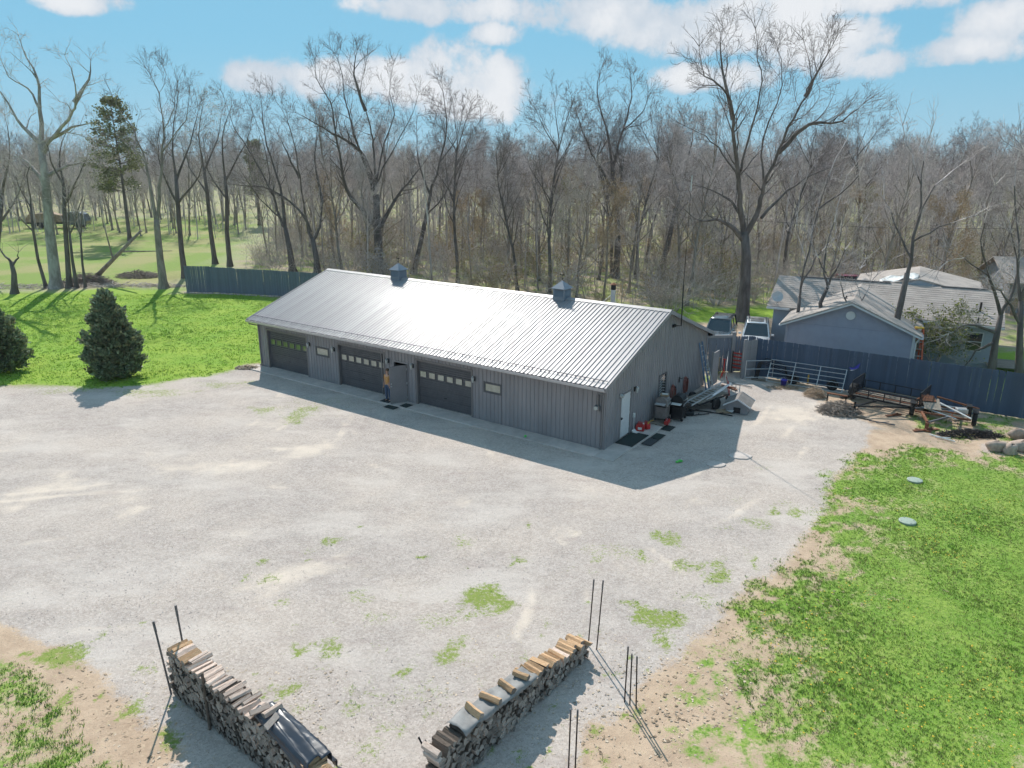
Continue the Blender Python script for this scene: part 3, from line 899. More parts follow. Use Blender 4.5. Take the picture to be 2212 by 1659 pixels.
for sg in (1, -1):
    me = roof_mesh(sg)
    for i in range(NP):
        o = link_mesh('roof_panel', me, barn); o.location = (-BL - BOG + i * PW, 0, 0)
# ridge cap, rake trims, soffit, fascia, gutter
mb = MB(); cz = BRZ + .066
mb.prism([(BW / 2 - .2, cz - .2 * SL - .012), (BW / 2, cz + .006), (BW / 2 + .2, cz - .2 * SL - .012), (BW / 2 + .2, cz - .2 * SL - .032), (BW / 2, cz - .014), (BW / 2 - .2, cz - .2 * SL - .032)], 'X', -BL - BOG - .03, BOG + .03)
mb.build('ridge_cap', 'barn_roof', barn)
for x_ in (-BL - BOG - .022, BOG + .022):
    for sg in (1, -1):
        f = (lambda y: y) if sg > 0 else (lambda y: BW - y)
        MB().prism([(f(-BOE), ze + .05), (f(BW / 2 - .003), BRZ + .05), (f(BW / 2 - .003), BRZ - .14), (f(-BOE), ze - .14)], 'X', x_ - .02, x_ + .02).build('rake_trim', 'barn_roof' if True else '', barn)
for sg in (1, -1):
    f = (lambda y: y) if sg > 0 else (lambda y: BW - y)
    MB().b(-BL - BOG, BOG, f(-BOE + .03), f(-.03), ze - .10, ze - .075).build('soffit', 'barn_wall', barn)
    MB().b(-BL - BOG, BOG, f(-BOE), f(-BOE + .025), ze - .13, ze - .005).build('fascia', 'barn_trim', barn)
for x_ in (BOG - .01, -BL - BOG + .01):     # gable soffits
    for sg in (1, -1):
        f = (lambda y: y) if sg > 0 else (lambda y: BW - y)
        xa, xb = (0.03, BOG - .003) if x_ > 0 else (-BL - BOG + .003, -BL - .03)
        MB().prism([(f(-BOE + .03), ze - .06), (f(BW / 2 - .003), BRZ - .07), (f(BW / 2 - .003), BRZ - .09), (f(-BOE + .03), ze - .08)], 'X', xa, xb).build('soffit', 'barn_wall', barn)
for sg in (1, -1):
    f = (lambda y: y) if sg > 0 else (lambda y: BW - y)
    mb = MB(); yo = f(-BOE - .004); y1 = f(-BOE - .125)
    mb.prism([(yo, ze - .12), (y1 + .03 * sg, ze - .12), (y1, ze - .02), (y1, ze + .005), (y1 + .012 * sg, ze + .005), (y1 + .014 * sg, ze - .018), (y1 + .038 * sg, ze - .108), (yo, ze - .108)], 'X', -BL - BOG, BOG)
    gt = mb.build('gutter', 'gutter', barn)
    if sg > 0:
        mb = MB()
        for i in range(40):
            xa = -BL + .1 + i * (BL - .2) / 39
            mb.b(xa - .012, xa + .012, -BOE - .128, -BOE - .004, ze + .007, ze + .02)
        mb.build('hanger', 'gutter', gt)
# snow rail: bar along the ribs near the front eave with cleats
mb = MB(); yr = -BOE + .38; zr = ze + .38 * SL + .10
mb.tube([(-BL - BOG + .1, yr, zr), (BOG - .1, yr, zr)], .016, 6)
sr_ = mb.build('snow_rail', 'rail_dark', barn)
for i in range(54):
    xa = -BL - BOG + PW / 8 + i * PW / 2
    mb = MB() if i == 0 else mb
    mb.box((xa, yr, zr - .026), (.02, .03, .04))
    if i == 53:
        mb.build('cleat', 'rail_dark', sr_)


def downspout(x_, dx):
    mb = MB(); y0 = -BOE - .06
    mb.tube([(x_ + dx, y0, ze - .1), (x_ + dx, y0, ze - .2), (x_, -.07, ze - .42), (x_, -.07, .22), (x_, -.2, .09)], .042, 6)
    mb.build('downspout', 'barn_trim', barn)


downspout(-.10, .05); downspout(-BL + .1, -.05)

# garage doors
for gi, (a, b_) in enumerate(GAR):
    mb = MB()
    for x_ in (a - .05, b_ + .05):
        mb.b(x_ - .05, x_ + .05, -.03, .16, .02, 2.37)
    mb.b(a - .1, b_ + .1, -.033, .16, 2.37, 2.47)
    mb.build('door_frame', 'barn_trim', barn)
    ns = 5; hs = 2.30 / ns
    for k in range(ns):
        z0 = .06 + k * hs; mb = MB()
        # lipped slats pressed into each section
        pr = [(.16, z0 + .004)]
        for q in range(4):
            zz = z0 + q * hs / 4
            pr += [(.118, zz + .004), (.118, zz + hs / 4 - .016), (.130, zz + hs / 4 - .008)]
        pr += [(.16, z0 + hs - .004)]
        mb.prism([(y, z) for y, z in pr], 'X', a + .003, b_ - .003)
        sec = mb.build('door_section', 'door_dark', barn)
        if k == 3:
            wd = (b_ - a) / 6
            for q in range(6):
                xc = a + (q + .5) * wd + .02
                p_ = MB().b(xc - .19, xc + .19, .104, .112, z0 + .09, z0 + .37).build('window_pane', 'pane_lawn_reflection' if gi == 0 else 'pane_cream', sec)
                fr = MB()
                for (x0_, x1_, zz0, zz1) in ((-.215, -.19, .065, .395), (.19, .215, .065, .395), (-.19, .19, .065, .09), (-.19, .19, .37, .395)):
                    fr.b(xc + x0_, xc + x1_, .098, .117, z0 + zz0, z0 + zz1)
                fr.build('pane_frame', 'door_dark', sec)
        if k == 1:
            MB().b((a + b_) / 2 - .08, (a + b_) / 2 + .08, .085, .116, z0 + .1, z0 + .13).build('handle', 'black_metal', sec)


def window(x0, x1, z0, z1, plane, glass, mull=True):
    fr = MB(); f = .07

    def bx(a, b2, c, d, y0, y1, tgt):
        if plane == 'F':
            tgt.b(a, b2, y0, y1, c, d)
        else:
            tgt.b(-y1, -y0, a, b2, c, d)
    for q in ((x0 - .02, x0 + f, z0 - .02, z1 + .02), (x1 - f, x1 + .02, z0 - .02, z1 + .02), (x0 + f, x1 - f, z0 - .02, z0 + f), (x0 + f, x1 - f, z1 - f, z1 + .02)):
        bx(*q, -.035, .05, fr)
    w = fr.build('window', 'door_dark', barn)
    g_ = MB(); bx(x0 + f, x1 - f, z0 + f, z1 - f, .0, .01, g_); g_.build('pane', glass, w)
    return w


window(-18.50, -17.44, 1.50, 2.0, 'F', 'pane_cream')
window(-6.52, -5.49, 1.50, 2.0, 'F', 'pane_cream')
gw = window(5.54, 6.45, .86, 2.08, 'G', 'pane_dark')
mb = MB()
for q in range(7):          # herringbone slats of a wrought screen behind the glass
    z = 1.0 + q * .14
    mb.bar((.015, 5.64, z), (.015, 6.0, z + .1), .02); mb.bar((.015, 6.0, z + .1), (.015, 6.36, z), .02)
mb.build('screen', 'steel', gw)

# front entrance: frame and open leaf hinged on the right
mb = MB()
for x_ in (-12.47, -11.45):
    mb.b(x_ - .05, x_ + .05, -.03, .12, .02, 2.06)
mb.b(-12.52, -11.40, -.033, .12, 2.06, 2.15); mb.build('entry_frame', 'barn_wall', barn)
ang = math.atan2(-.87, -.40)
leaf = MB(); hx, hy = -11.52, -.05
dv = (math.cos(ang), math.sin(ang))
leaf.bar((hx, hy, 1.05), (hx + dv[0] * .93, hy + dv[1] * .93, 1.05), .045, 1.98)
lf = leaf.build('entry_door', 'door_grey', barn)
mb = MB()
for z in (1.0, 1.14):
    c = (hx + dv[0] * .86, hy + dv[1] * .86, z)
    for s in (-1, 1):
        mb.lathe([(.0, 0), (.035, .0), (.035, .02), (.022, .05), (.0, .06)], (0, 0, 0), 8, 'X')
        for i in range(len(mb.v) - 40, len(mb.v)):
            q = mb.v[i]; nrm = (-dv[1] * s, dv[0] * s)
            mb.v[i] = (c[0] + nrm[0] * (q[0] + .023) - nrm[1] * q[1], c[1] + nrm[1] * (q[0] + .023) + nrm[0] * q[1], c[2] + q[2])
mb.build('door_knob', 'steel', lf)
for z in (.3, 1.05, 1.8):
    MB().b(hx - .02, hx + .03, hy - .03, hy + .03, z - .05, z + .05).build('hinge', 'steel', lf)

# white side door in the gable
mb = MB()
for y_ in (1.43, 2.43):
    mb.b(-.06, .035, y_ - .04, y_ + .04, .02, 2.12)
mb.b(-.06, .037, 1.39, 2.47, 2.12, 2.18); mb.build('side_frame', 'barn_trim', barn)
wd = MB().b(-.04, .012, 1.475, 2.385, .1, 2.115).build('side_door', 'door_white', barn)
MB().box((.05, 1.56, 1.02), (.05, .09, .03)).box((.035, 1.56, 1.02), (.04, .05, .1)).build('lever', 'black_metal', wd)
for z in (.4, 1.1, 1.85):
    MB().b(.012, .03, 2.375, 2.405, z - .06, z + .06).build('hinge', 'steel', wd)


def wall_lamp(x_, z, side='F'):
    """carriage lamp: back plate, arm, six sided glass, cap"""
    fx = (lambda x, y, zz: (x_ + x, -.03 - y, z + zz)) if side == 'F' else (lambda x, y, zz: (.03 + y, x_ + x, z + zz))
    mb = MB(); c = fx(0, .015, 0); mb.box(c, (.1, .03, .22) if side == 'F' else (.03, .1, .22))
    a = fx(0, .02, .08); b2 = fx(0, .14, .15); mb.bar(a, b2, .02)
    lp = mb.build('wall_lamp', 'black_metal', barn)
    mb = MB(); c = fx(0, .14, 0)
    mb.lathe([(.045, -.13), (.075, .06), (.075, .07)], c, 6); mb.build('lamp_glass', 'lamp_glass', lp)
    MB().lathe([(.095, .072), (.03, .13), (.012, .16), (0, .17)], c, 6).build('lamp_cap', 'steel', lp)
    MB().lathe([(0, -.17), (.03, -.16), (.05, -.132)], c, 6).build('lamp_base', 'steel', lp)


for x_ in (-19.0, -16.95, -12.79, -11.06, -7.08):
    wall_lamp(x_, 2.05)
wall_lamp(2.75, 2.12, 'G')
# utility box on the corner and flood light beside the white door
mb = MB().b(-.46, -.24, -.16, -.025, 1.78, 2.02); ub = mb.build('meter_box', 'barn_trim', barn, bevel=.01)
MB().lathe([(.085, 0), (.085, .07), (.06, .10), (0, .11)], (0, 0, 0), 12, 'Y').build('meter_glass', 'lamp_glass', ub).location = (-.35, -.265, 1.93)
MB().b(-.385, -.315, -.09, -.025, 2.02, 2.5).build('conduit', 'barn_trim', ub)
fl = MB().box((.10, 1.33, 2.16), (.16, .15, .12), ry=.3).build('flood_light', 'lamp_glass', barn)
MB().b(.02, .05, 1.29, 1.37, 2.08, 2.24).build('bracket', 'black_metal', fl)
MB().box((.02, .0, 0), (.02, .01, .01)).build('bolt', 'steel', fl).location = (.04, 1.33, 2.2)


def cupola(x_):
    mb = MB(); y_ = BW / 2; s = .34; zb = BRZ - .20; zt = BRZ + .50
    mb.b(x_ - s + .03, x_ + s - .03, y_ - s + .03, y_ + s - .03, zb, zt)
    cu = mb.build('cupola', 'cupola', barn)
    mb = MB(); mb.b(x_ - s - .012, x_ + s + .012, y_ - s - .012, y_ + s + .012, zb, BRZ + .10); mb.build('cupola_base', 'cupola', cu)
    for i in range(4):
        for k in range(6):
            z = BRZ + .14 + k * .056
            mb = MB(); mb.box((0, -s + .02, z), (2 * s - .12, .012, .052), rx=-.6)
            o = mb.build('louvre', 'cupola', cu); o.location = (x_, y_, 0); o.rotation_euler = (0, 0, i * math.pi / 2)
        mb = MB(); mb.b(s - .06, s, -s, -s + .06, BRZ + .10, zt); o = mb.build('corner_post', 'cupola', cu); o.location = (x_, y_, 0); o.rotation_euler = (0, 0, i * math.pi / 2)
    e = s + .08
    mb = MB(); mb.add([(x_ - e, y_ - e, zt), (x_ + e, y_ - e, zt), (x_ + e, y_ + e, zt), (x_ - e, y_ + e, zt), (x_ - e, y_ - e, zt + .03), (x_ + e, y_ - e, zt + .03), (x_ + e, y_ + e, zt + .03), (x_ - e, y_ + e, zt + .03), (x_, y_, zt + .42)],
                      [(3, 2, 1, 0), (0, 1, 5, 4), (1, 2, 6, 5), (2, 3, 7, 6), (3, 0, 4, 7), (4, 5, 8), (5, 6, 8), (6, 7, 8), (7, 4, 8)])
    mb.build('cupola_roof', 'cupola', cu)
    mb = MB(); mb.tube([(x_, y_, zt + .38), (x_, y_, zt + .72)], .010, 5); mb.lathe([(0, -.05), (.05, 0), (0, .05)], (x_, y_, zt + .50), 8)
    mb.bar((x_ - .16, y_, zt + .60), (x_ + .16, y_, zt + .60), .010); mb.bar((x_, y_ - .16, zt + .58), (x_, y_ + .16, zt + .58), .010)
    mb.prism([(x_ - .17, zt + .68), (x_ + .06, zt + .67), (x_ + .17, zt + .71), (x_ + .07, zt + .75), (x_ - .06, zt + .71), (x_ - .14, zt + .77)], 'Y', y_ - .008, y_ + .008)
    mb.build('weather_vane', 'black_metal', cu)


cupola(-17.53); cupola(-5.87)
mb = MB(); vx, vy = -3.65, BW / 2 + 1.5; vz = BRZ - 1.5 * SL
mb.lathe([(.12, vz - .1), (.12, BRZ + .45)], (vx, vy, 0), 12); ch = mb.build('flue', 'steel', barn)
MB().lathe([(.13, BRZ + .45), (.13, BRZ + .68)], (vx, vy, 0), 12).build('flue_cap', 'black_metal', ch)
MB().lathe([(.2, BRZ + .72), (.03, BRZ + .82)], (vx, vy, 0), 12).build('rain_cap', 'rust', ch)
MB().bar((vx - .5, vy - .5, BRZ - .3), (vx, vy, BRZ + .25), .02).bar((vx + .5, vy - .5, BRZ - .3), (vx, vy, BRZ + .25), .02).build('stay', 'steel', ch)
# radio mast on the gable peak
mb = MB(); mb.tube([(.1, BW / 2 + .95, 4.35), (.1 + .32, BW / 2 + .95, 4.4), (.38, BW / 2 + .95, 6.4)], .03, 6)
mb.tube([(.38, BW / 2 + .95, 6.4), (.40, BW / 2 + .95, 10.8)], [.018, .008], 5)
ms = mb.build('antenna_mast', 'black_metal', barn)
MB().tube([(.40, BW / 2 + .95, 10.8), (.40, BW / 2 + .95, 11.5)], .03, 6).build('antenna_tip', 'steel', ms)
MB().b(.02, .1, BW / 2 + .8, BW / 2 + 1.1, 4.28, 4.42).build('bracket', 'black_metal', ms)

# concrete apron
apron = thing('concrete_apron', 'pale concrete apron slabs along the front and door side of the barn', 'pavement', (BX0, BY0, 0), BYAW)
del apron['category']; apron['kind'] = 'structure'
xs = [-BL - .35, -22.9, -19.2, -16.75, -13.1, -10.9, -7.2, -4.9, -2.5, 0.0]
for x0_, x1_ in zip(xs, xs[1:]):
    MB().b(x0_ + .008, x1_ - .008, -.92, -.03, -.08, .045).build('slab', 'concrete', apron, bevel=.012)
for y0_, y1_ in ((-.92, .9), (.9, 2.75), (2.75, 4.6)):
    MB().b(.04 if y0_ > 0 else .008, .92, y0_ + .008, y1_ - .008, -.08, .047).build('slab', 'concrete', apron, bevel=.012)

# ------------------------------------------------------------------ bare trees
def unit(v):
    return v / (np.linalg.norm(v) + 1e-12)


class Tree:
    """collects limbs (thick sticks) and twigs (thin sticks) and leaf specks in local space"""

    def __init__(s, seed, twig_r=.010, up=.25, wob=.16, dens=1.0):
        s.r = np.random.default_rng(seed); s.limb = []; s.twig = []; s.spk = []; s.twig_r = twig_r; s.up = up; s.wob = wob; s.dens = dens

    def poly(s, pts, r0, r1):
        n = len(pts) - 1
        for i in range(n):
            a = r1 + (r0 - r1) * (1 - i / n) ** 1.5; b = r1 + (r0 - r1) * (1 - (i + 1) / n) ** 1.5
            (s.limb if a > .035 else s.twig).append((pts[i], pts[i + 1], a, b))

    def path(s, p, d, L, n, up, wob):
        pts = [p]; d = unit(d)
        for i in range(n):
            d = unit(d + s.r.normal(0, wob, 3) + np.array([0, 0, up]) * (1.0 / n))
            p = p + d * (L / n); pts.append(p)
        return pts

    def kids(s, pts, r0, r1, L, level, maxlev, start=.22, cnt=None, spread=(.5, 1.0), ratio=.55):
        n = len(pts) - 1
        cnt = cnt if cnt is not None else int((7 if level == 1 else 7 if level == 2 else 5) * s.dens)
        for j in range(cnt):
            t = start + (1 - start) * (j + s.r.uniform(0, 1)) / cnt; t = min(t, .985)
            f = t * n; i = int(f); q = pts[i] + (pts[i + 1] - pts[i]) * (f - i); ax = unit(pts[i + 1] - pts[i])
            sd = s.r.normal(0, 1, 3); sd -= ax * sd.dot(ax); sd = unit(sd)
            an = s.r.uniform(*spread); d = ax * math.cos(an) + sd * math.sin(an)
            if d[2] < -.25:
                d[2] *= .3
            cl = L * ratio * (1.15 - .6 * t) * s.r.uniform(.7, 1.25)
            cr = max((r0 + (r1 - r0) * t) * s.r.uniform(.34, .52), s.twig_r)
            s.grow(q, d, cl, cr, level + 1, maxlev)

    def grow(s, p, d, L, r, level, maxlev):
        n = 5 if level <= 1 else 4 if level == 2 else 3 if level == 3 else 2
        pts = s.path(p, d, L, n, s.up * (1.2 if level < 3 else .7), s.wob * (.8 if level < 2 else 1.3))
        re = max(r * .32, s.twig_r * .5)
        s.poly(pts, r, re)
        if level < maxlev:
            s.kids(pts, r, re, L, level, maxlev)
        else:
            s.spk.append(pts[-1]); s.spk.append(pts[len(pts) // 2])

    def specks(s, size, keep=1.0, spread=.12):
        C = np.array(s.spk); C = C[s.r.random(len(C)) < keep]
        n = len(C); C = C + s.r.normal(0, spread, (n, 3))
        a = s.r.normal(0, 1, (n, 3)); a /= np.linalg.norm(a, axis=1, keepdims=True)
        b = np.cross(a, s.r.normal(0, 1, (n, 3))); b /= np.linalg.norm(b, axis=1, keepdims=True)
        sz = size * s.r.uniform(.5, 1.3, (n, 1))
        V = np.stack([C - a * sz, C + b * sz * .6, C + a * sz, C - b * sz * .6], 1).reshape(-1, 3)
        return V, np.arange(len(V)).reshape(-1, 4)


def limb_mesh(name, segs, mats, sides=7):
    return segs_mesh(name, segs, sides, mats)


def trunk_mb(mb, pts, r0, r1, n=10, flare=1.5):
    k = len(pts); rad = [r0 + (r1 - r0) * i / (k - 1) for i in range(k)]
    pts = [np.array(p, float) for p in pts]
    d = unit(pts[1] - pts[0]); L = np.linalg.norm(pts[1] - pts[0]); q = min(.25, .9 / L)
    pp = [pts[0] - d * .25, pts[0] + d * .1, pts[0] + d * L * q] + pts[1:]; rr = [r0 * flare * 1.1, r0 * flare, r0 * 1.08] + rad[1:]
    mb.tube([tuple(x) for x in pp], rr, n)


def finish_tree(root, T, tmb, bark, twig, leaf=None, leafsize=.05, keep=1.0):
    """trunk with limbs as one part, crown of twigs as another"""
    import bmesh
    me = limb_mesh('trunk', T.limb, bark) if T.limb else None
    bm = bmesh.new()
    if me:
        bm.from_mesh(me)
    m2 = tmb.mesh('trunk', bark, True); bm.from_mesh(m2)
    out = bpy.data.meshes.new('trunk'); bm.to_mesh(out); bm.free()
    out.materials.append(MATS[bark]); out.polygons.foreach_set('use_smooth', [True] * len(out.polygons))
    link_mesh('trunk', out, root)
    link_mesh('crown', segs_mesh('crown', T.twig, 3, twig, False), root)
    if leaf:
        V, F = T.specks(leafsize, keep)
        link_mesh('foliage', raw_mesh('foliage', V, F, leaf), root)
    return root


def hero(base, trunk_px, limbs_px, label, r0, bark='bark', twig='twig_dark', seed=1, name='bare_tree', maxlev=4, depth=None, lev=1, rfrac=.55, dens=1.0, leaf=None, leafsize=.05, keep=.6, up=.22, wob=.16, twr=.0095, kidL=6.0, cnt=15, group=None, cat='tree'):
    """a tree whose trunk and main limbs follow measured lines, with their own spread in depth"""
    B = G(*base) if depth is None else P(base[0], base[1], depth); B = np.array([B[0], B[1], 0.0])
    D = B[1]; T = Tree(seed, twr, up * 1.6, wob, dens * 1.12); rng = T.r
    root = thing(name, label, cat, B, 0, group)
    tp = [P(x, y, D) - B for x, y in trunk_px]
    tp[0] = np.array([tp[0][0] * .0, 0, 0])
    mb = MB(); rt = r0 * .62
    trunk_mb(mb, tp, r0, rt)
    H = tp[-1][2]; placed = []
    for li, L in enumerate(limbs_px):
        pts = [P(x, y, D) - B for x, y in L]
        ln = sum(np.linalg.norm(pts[i + 1] - pts[i]) for i in range(len(pts) - 1))
        sway = rng.uniform(-.45, .45) * ln
        acc = 0; q = [pts[0]]
        for i in range(1, len(pts)):
            acc += np.linalg.norm(pts[i] - pts[i - 1]); yy = sway * (acc / ln) ** 1.3
            # moving along the line of sight keeps real size; shift x/z in step with depth
            s = (D + yy) / D; w = pts[i] + B; w = np.array([w[0] * s, w[1] * s, CAM_H + (w[2] - CAM_H) * s]); q.append(w - B)
        # smooth subdivision
        sm = []
        for i in range(len(q) - 1):
            for k in range(3):
                f = k / 3; p0 = q[max(i - 1, 0)]; p1 = q[i]; p2 = q[i + 1]; p3 = q[min(i + 2, len(q) - 1)]
                sm.append(.5 * ((2 * p1) + (-p0 + p2) * f + (2 * p0 - 5 * p1 + 4 * p2 - p3) * f * f + (-p0 + 3 * p1 - 3 * p2 + p3) * f ** 3) + (rng.normal(0, .05, 3) if i + k else 0))
        sm.append(q[-1])
        # a limb that starts on the trunk takes its girth from it, one that starts on a limb is thinner
        h = max(sm[0][2], .1); ra = min(rt * .8, r0 * rfrac * (1 - .45 * min(max(h - H, 0) / max(12, H), 1))); re = .022
        if li:      # a limb that leaves another limb is thinner than it there
            dq = [(np.linalg.norm(q_ - sm[0]), r_) for q_, r_ in placed]; d_, r_ = min(dq)
            if d_ < 1.2 and sm[0][2] > H + .6:
                ra = min(ra, r_ * .72)
        nn = len(sm) - 1
        placed += [(q_, re + (ra - re) * (1 - k_ / nn) ** 1.5) for k_, q_ in enumerate(sm)]
        T.poly(sm, ra, re)
        T.kids(sm, ra * .75, re, kidL, lev, maxlev, start=.25, cnt=int(cnt * max(.5, ln / 10)))
        # leader breaks up into finer twigs at its tip
        for k in range(3):
            T.grow(sm[-1], unit(sm[-1] - sm[-3]) + rng.normal(0, .35, 3), 1.8, .025, 3, maxlev)
    return finish_tree(root, T, mb, bark, twig, leaf, leafsize, keep)


# tall hand-measured trees along the edge of the wood
hero((1602, 692), [(1602, 692), (1609, 620), (1612, 560), (1608, 500)],
     [[(1606, 505), (1598, 440), (1594, 386), (1586, 300), (1583, 257), (1572, 202), (1540, 175), (1518, 155), (1510, 100)],
      [(1594, 386), (1600, 362), (1616, 301), (1642, 202), (1640, 130), (1632, 62)],
      [(1608, 510), (1630, 470), (1645, 430), (1650, 395), (1682, 329), (1713, 255), (1740, 208), (1752, 161), (1735, 85)],
      [(1740, 208), (1770, 150), (1800, 95)], [(1645, 470), (1701, 411), (1760, 376), (1834, 349)],
      [(1682, 329), (1748, 270), (1818, 262), (1865, 224)], [(1604, 516), (1576, 486), (1546, 475), (1502, 475), (1466, 440)],
      [(1591, 375), (1561, 331), (1524, 294), (1480, 272)], [(1583, 257), (1560, 150), (1556, 70)], [(1650, 395), (1648, 300), (1690, 190), (1680, 110)],
      [(1606, 470), (1560, 420), (1500, 400)]],
     'tall broad bare tree standing alone behind the barn gable and white SUV', .50, 'bark', 'twig_dark', 11, dens=1.05)
hero((817, 593), [(817, 596), (818, 540), (815, 489), (812, 420)],
     [[(808, 486), (765, 433), (745, 402), (738, 356), (724, 280), (714, 221), (682, 169), (680, 128)],
      [(806, 410), (779, 329), (731, 294), (682, 266), (640, 244)], [(811, 400), (790, 345), (772, 312), (755, 253), (745, 211), (734, 141), (716, 108)],
      [(812, 400), (808, 330), (804, 287), (790, 239), (779, 194), (793, 120)], [(813, 395), (831, 308), (852, 246), (842, 204), (852, 132)],
      [(822, 490), (856, 426), (894, 381), (936, 326)], [(812, 400), (840, 340), (880, 270), (905, 200)], [(790, 239), (765, 160), (772, 108)]],
     'largest bare tree behind the left half of the barn roof, with upswept limbs', .55, 'bark', 'twig_dark', 12, dens=1.0)
hero((686, 593), [(688, 598), (684, 560), (675, 515)],
     [[(675, 518), (654, 464), (613, 426), (567, 405), (526, 402), (470, 393)], [(672, 500), (658, 460), (647, 384), (637, 315), (619, 259), (590, 205)],
      [(678, 516), (690, 490), (696, 437), (704, 385), (730, 358)], [(647, 384), (620, 330), (600, 290)], [(696, 437), (680, 340), (690, 260)]],
     'forked bare tree just left of the barn ridge, one limb sweeping far left', .40, 'bark', 'twig_dark', 13)
hero((633, 589), [(634, 592), (626, 540), (616, 489)],
     [[(616, 492), (598, 454), (581, 402), (536, 322), (505, 273), (482, 205)], [(616, 489), (605, 402), (578, 315), (567, 240), (560, 190)], [(606, 470), (560, 430), (510, 350)], [(581, 402), (575, 330), (540, 230)]],
     'slim leaning bare tree with dark limbs above the end of the left fence', .38, 'bark', 'twig_dark', 14)
hero((354, 622), [(354, 624), (346, 560), (339, 489), (338, 474)],
     [[(337, 476), (325, 404), (314, 352), (288, 279), (258, 238), (240, 200)], [(339, 476), (347, 404), (349, 330), (354, 279), (343, 201), (316, 148)],
      [(354, 279), (375, 230), (384, 180)], [(314, 352), (280, 310), (225, 290)], [(343, 201), (360, 170), (350, 140)], [(349, 330), (400, 260), (410, 200)]],
     'bare tree with twin stems standing on the lawn edge left of the fence end', .38, 'bark_mid', 'twig_dark', 15, cnt=9)
hero((122, 622), [(122, 624), (107, 496), (98, 386), (89, 312)],
     [[(89, 312), (87, 238), (79, 164), (55, 120), (40, 76)], [(90, 312), (48, 271), (15, 220), (-20, 170)], [(87, 238), (60, 190), (20, 165), (-10, 90)],
      [(94, 330), (107, 308), (148, 256), (162, 220), (159, 164), (140, 118)], [(92, 310), (155, 275), (205, 268)], [(100, 380), (148, 358), (229, 345)],
      [(98, 400), (60, 350), (20, 330)], [(162, 220), (190, 170), (196, 130)]],
     'tallest pale barked tree at the far left, white branches against the sky', .50, 'bark_pale', 'twig_pale', 16, wob=.24, cnt=7, dens=.85)
hero((150, 622), [(150, 622), (146, 560), (140, 480), (138, 400)], [[(138, 402), (130, 330), (150, 260)], [(140, 440), (170, 380), (190, 330)], [(138, 402), (110, 350), (100, 300)]],
     'dark stemmed bare tree right beside the pale barked tree', .26, 'bark', 'twig', 17)
hero((166, 622), [(168, 623), (156, 560), (150, 500)], [[(150, 502), (146, 430), (160, 350)], [(151, 505), (175, 440), (180, 400)]],
     'thin leaning tree third from left in the row behind the lawn', .17, 'bark', 'twig', 18)
hero((185, 622), [(187, 622), (178, 570), (174, 510)], [[(174, 512), (178, 450), (196, 400)], [(175, 515), (160, 470), (150, 420)]],
     'slender young bare tree beside the brush heap at the lawn edge', .13, 'bark', 'twig', 19)
hero((100, 622), [(96, 624), (82, 560), (72, 500), (66, 440)], [[(66, 442), (60, 380), (75, 320)], [(68, 450), (40, 400), (25, 350)], [(72, 500), (40, 470), (10, 440)]],
     'thin bare tree left of the pale barked tree, leaning left', .16, 'bark', 'twig', 20)
hero((32, 634), [(33, 636), (30, 590), (24, 565)], [[(24, 567), (5, 545), (-10, 520)], [(26, 575), (38, 555), (40, 545)]],
     'short broken dark stump with crooked arms at the left edge of lawn', .28, 'bark', 'twig_dark', 21, maxlev=3, cnt=2, dens=.5, kidL=2)
hero((-12, 600), [(-12, 602), (-5, 520), (5, 420)], [[(5, 422), (20, 330), (10, 250)], [(5, 430), (-20, 350), (-30, 260)], [(0, 480), (40, 420), (60, 340)], [(0, 480), (-40, 430), (-60, 380)]],
     'bare tree cut by the left edge of the picture', .32, 'bark', 'twig', 22)
hero((400, 600), [(402, 598), (392, 540), (384, 440), (380, 380)], [[(380, 382), (372, 300), (385, 200)], [(381, 390), (410, 310), (430, 230)], [(384, 440), (350, 370), (340, 300)], [(384, 440), (430, 380), (440, 320)]],
     'straight bare tree right behind the left end of the fence', .30, 'bark', 'twig_dark', 23)
hero((465, 570), [(466, 572), (455, 500), (448, 420), (440, 360)], [[(440, 362), (430, 290), (440, 215)], [(442, 370), (470, 300), (480, 240)], [(448, 420), (410, 360), (400, 300)]],
     'bare tree with faint yellow buds above the middle of the left fence', .28, 'bark', 'twig', 24, leaf='bud_green', leafsize=.06, keep=.35)
hero((497, 575), [(498, 578), (490, 500), (490, 430), (486, 380)], [[(486, 382), (480, 300), (500, 230)], [(487, 390), (520, 330), (545, 270)], [(490, 430), (450, 370), (440, 310)]],
     'dark straight bare tree standing behind the left fence near barn', .28, 'bark', 'twig_dark', 25)
hero((893, 590), [(895, 592), (905, 540), (918, 480), (930, 420)], [[(930, 422), (950, 350), (965, 280), (960, 220), (945, 170)], [(930, 422), (905, 350), (900, 280)], [(918, 470), (960, 420), (985, 370)], [(950, 350), (985, 300), (1000, 240)]],
     'curved bare tree just right of the left cupola', .30, 'bark', 'twig_dark', 26)
hero((1330, 600), [(1332, 600), (1335, 520), (1330, 430), (1322, 360)], [[(1322, 362), (1310, 280), (1290, 200), (1300, 145)], [(1322, 365), (1345, 280), (1365, 210), (1360, 150)], [(1330, 420), (1290, 350), (1262, 290), (1245, 240)], [(1345, 280), (1390, 240), (1400, 200)]],
     'tallest bare tree of the middle wood, rising above the tree line', .36, 'bark', 'twig_dark', 27, leaf='bud_tan', leafsize=.05, keep=.12)
hero((1420, 600), [(1420, 602), (1440, 540), (1455, 470), (1470, 420)], [[(1470, 422), (1490, 330), (1500, 270)], [(1470, 425), (1440, 340), (1420, 280)], [(1455, 470), (1500, 420), (1530, 380)]],
     'dark leaning bare tree behind the right cupola end of the wood', .32, 'bark', 'twig', 28)
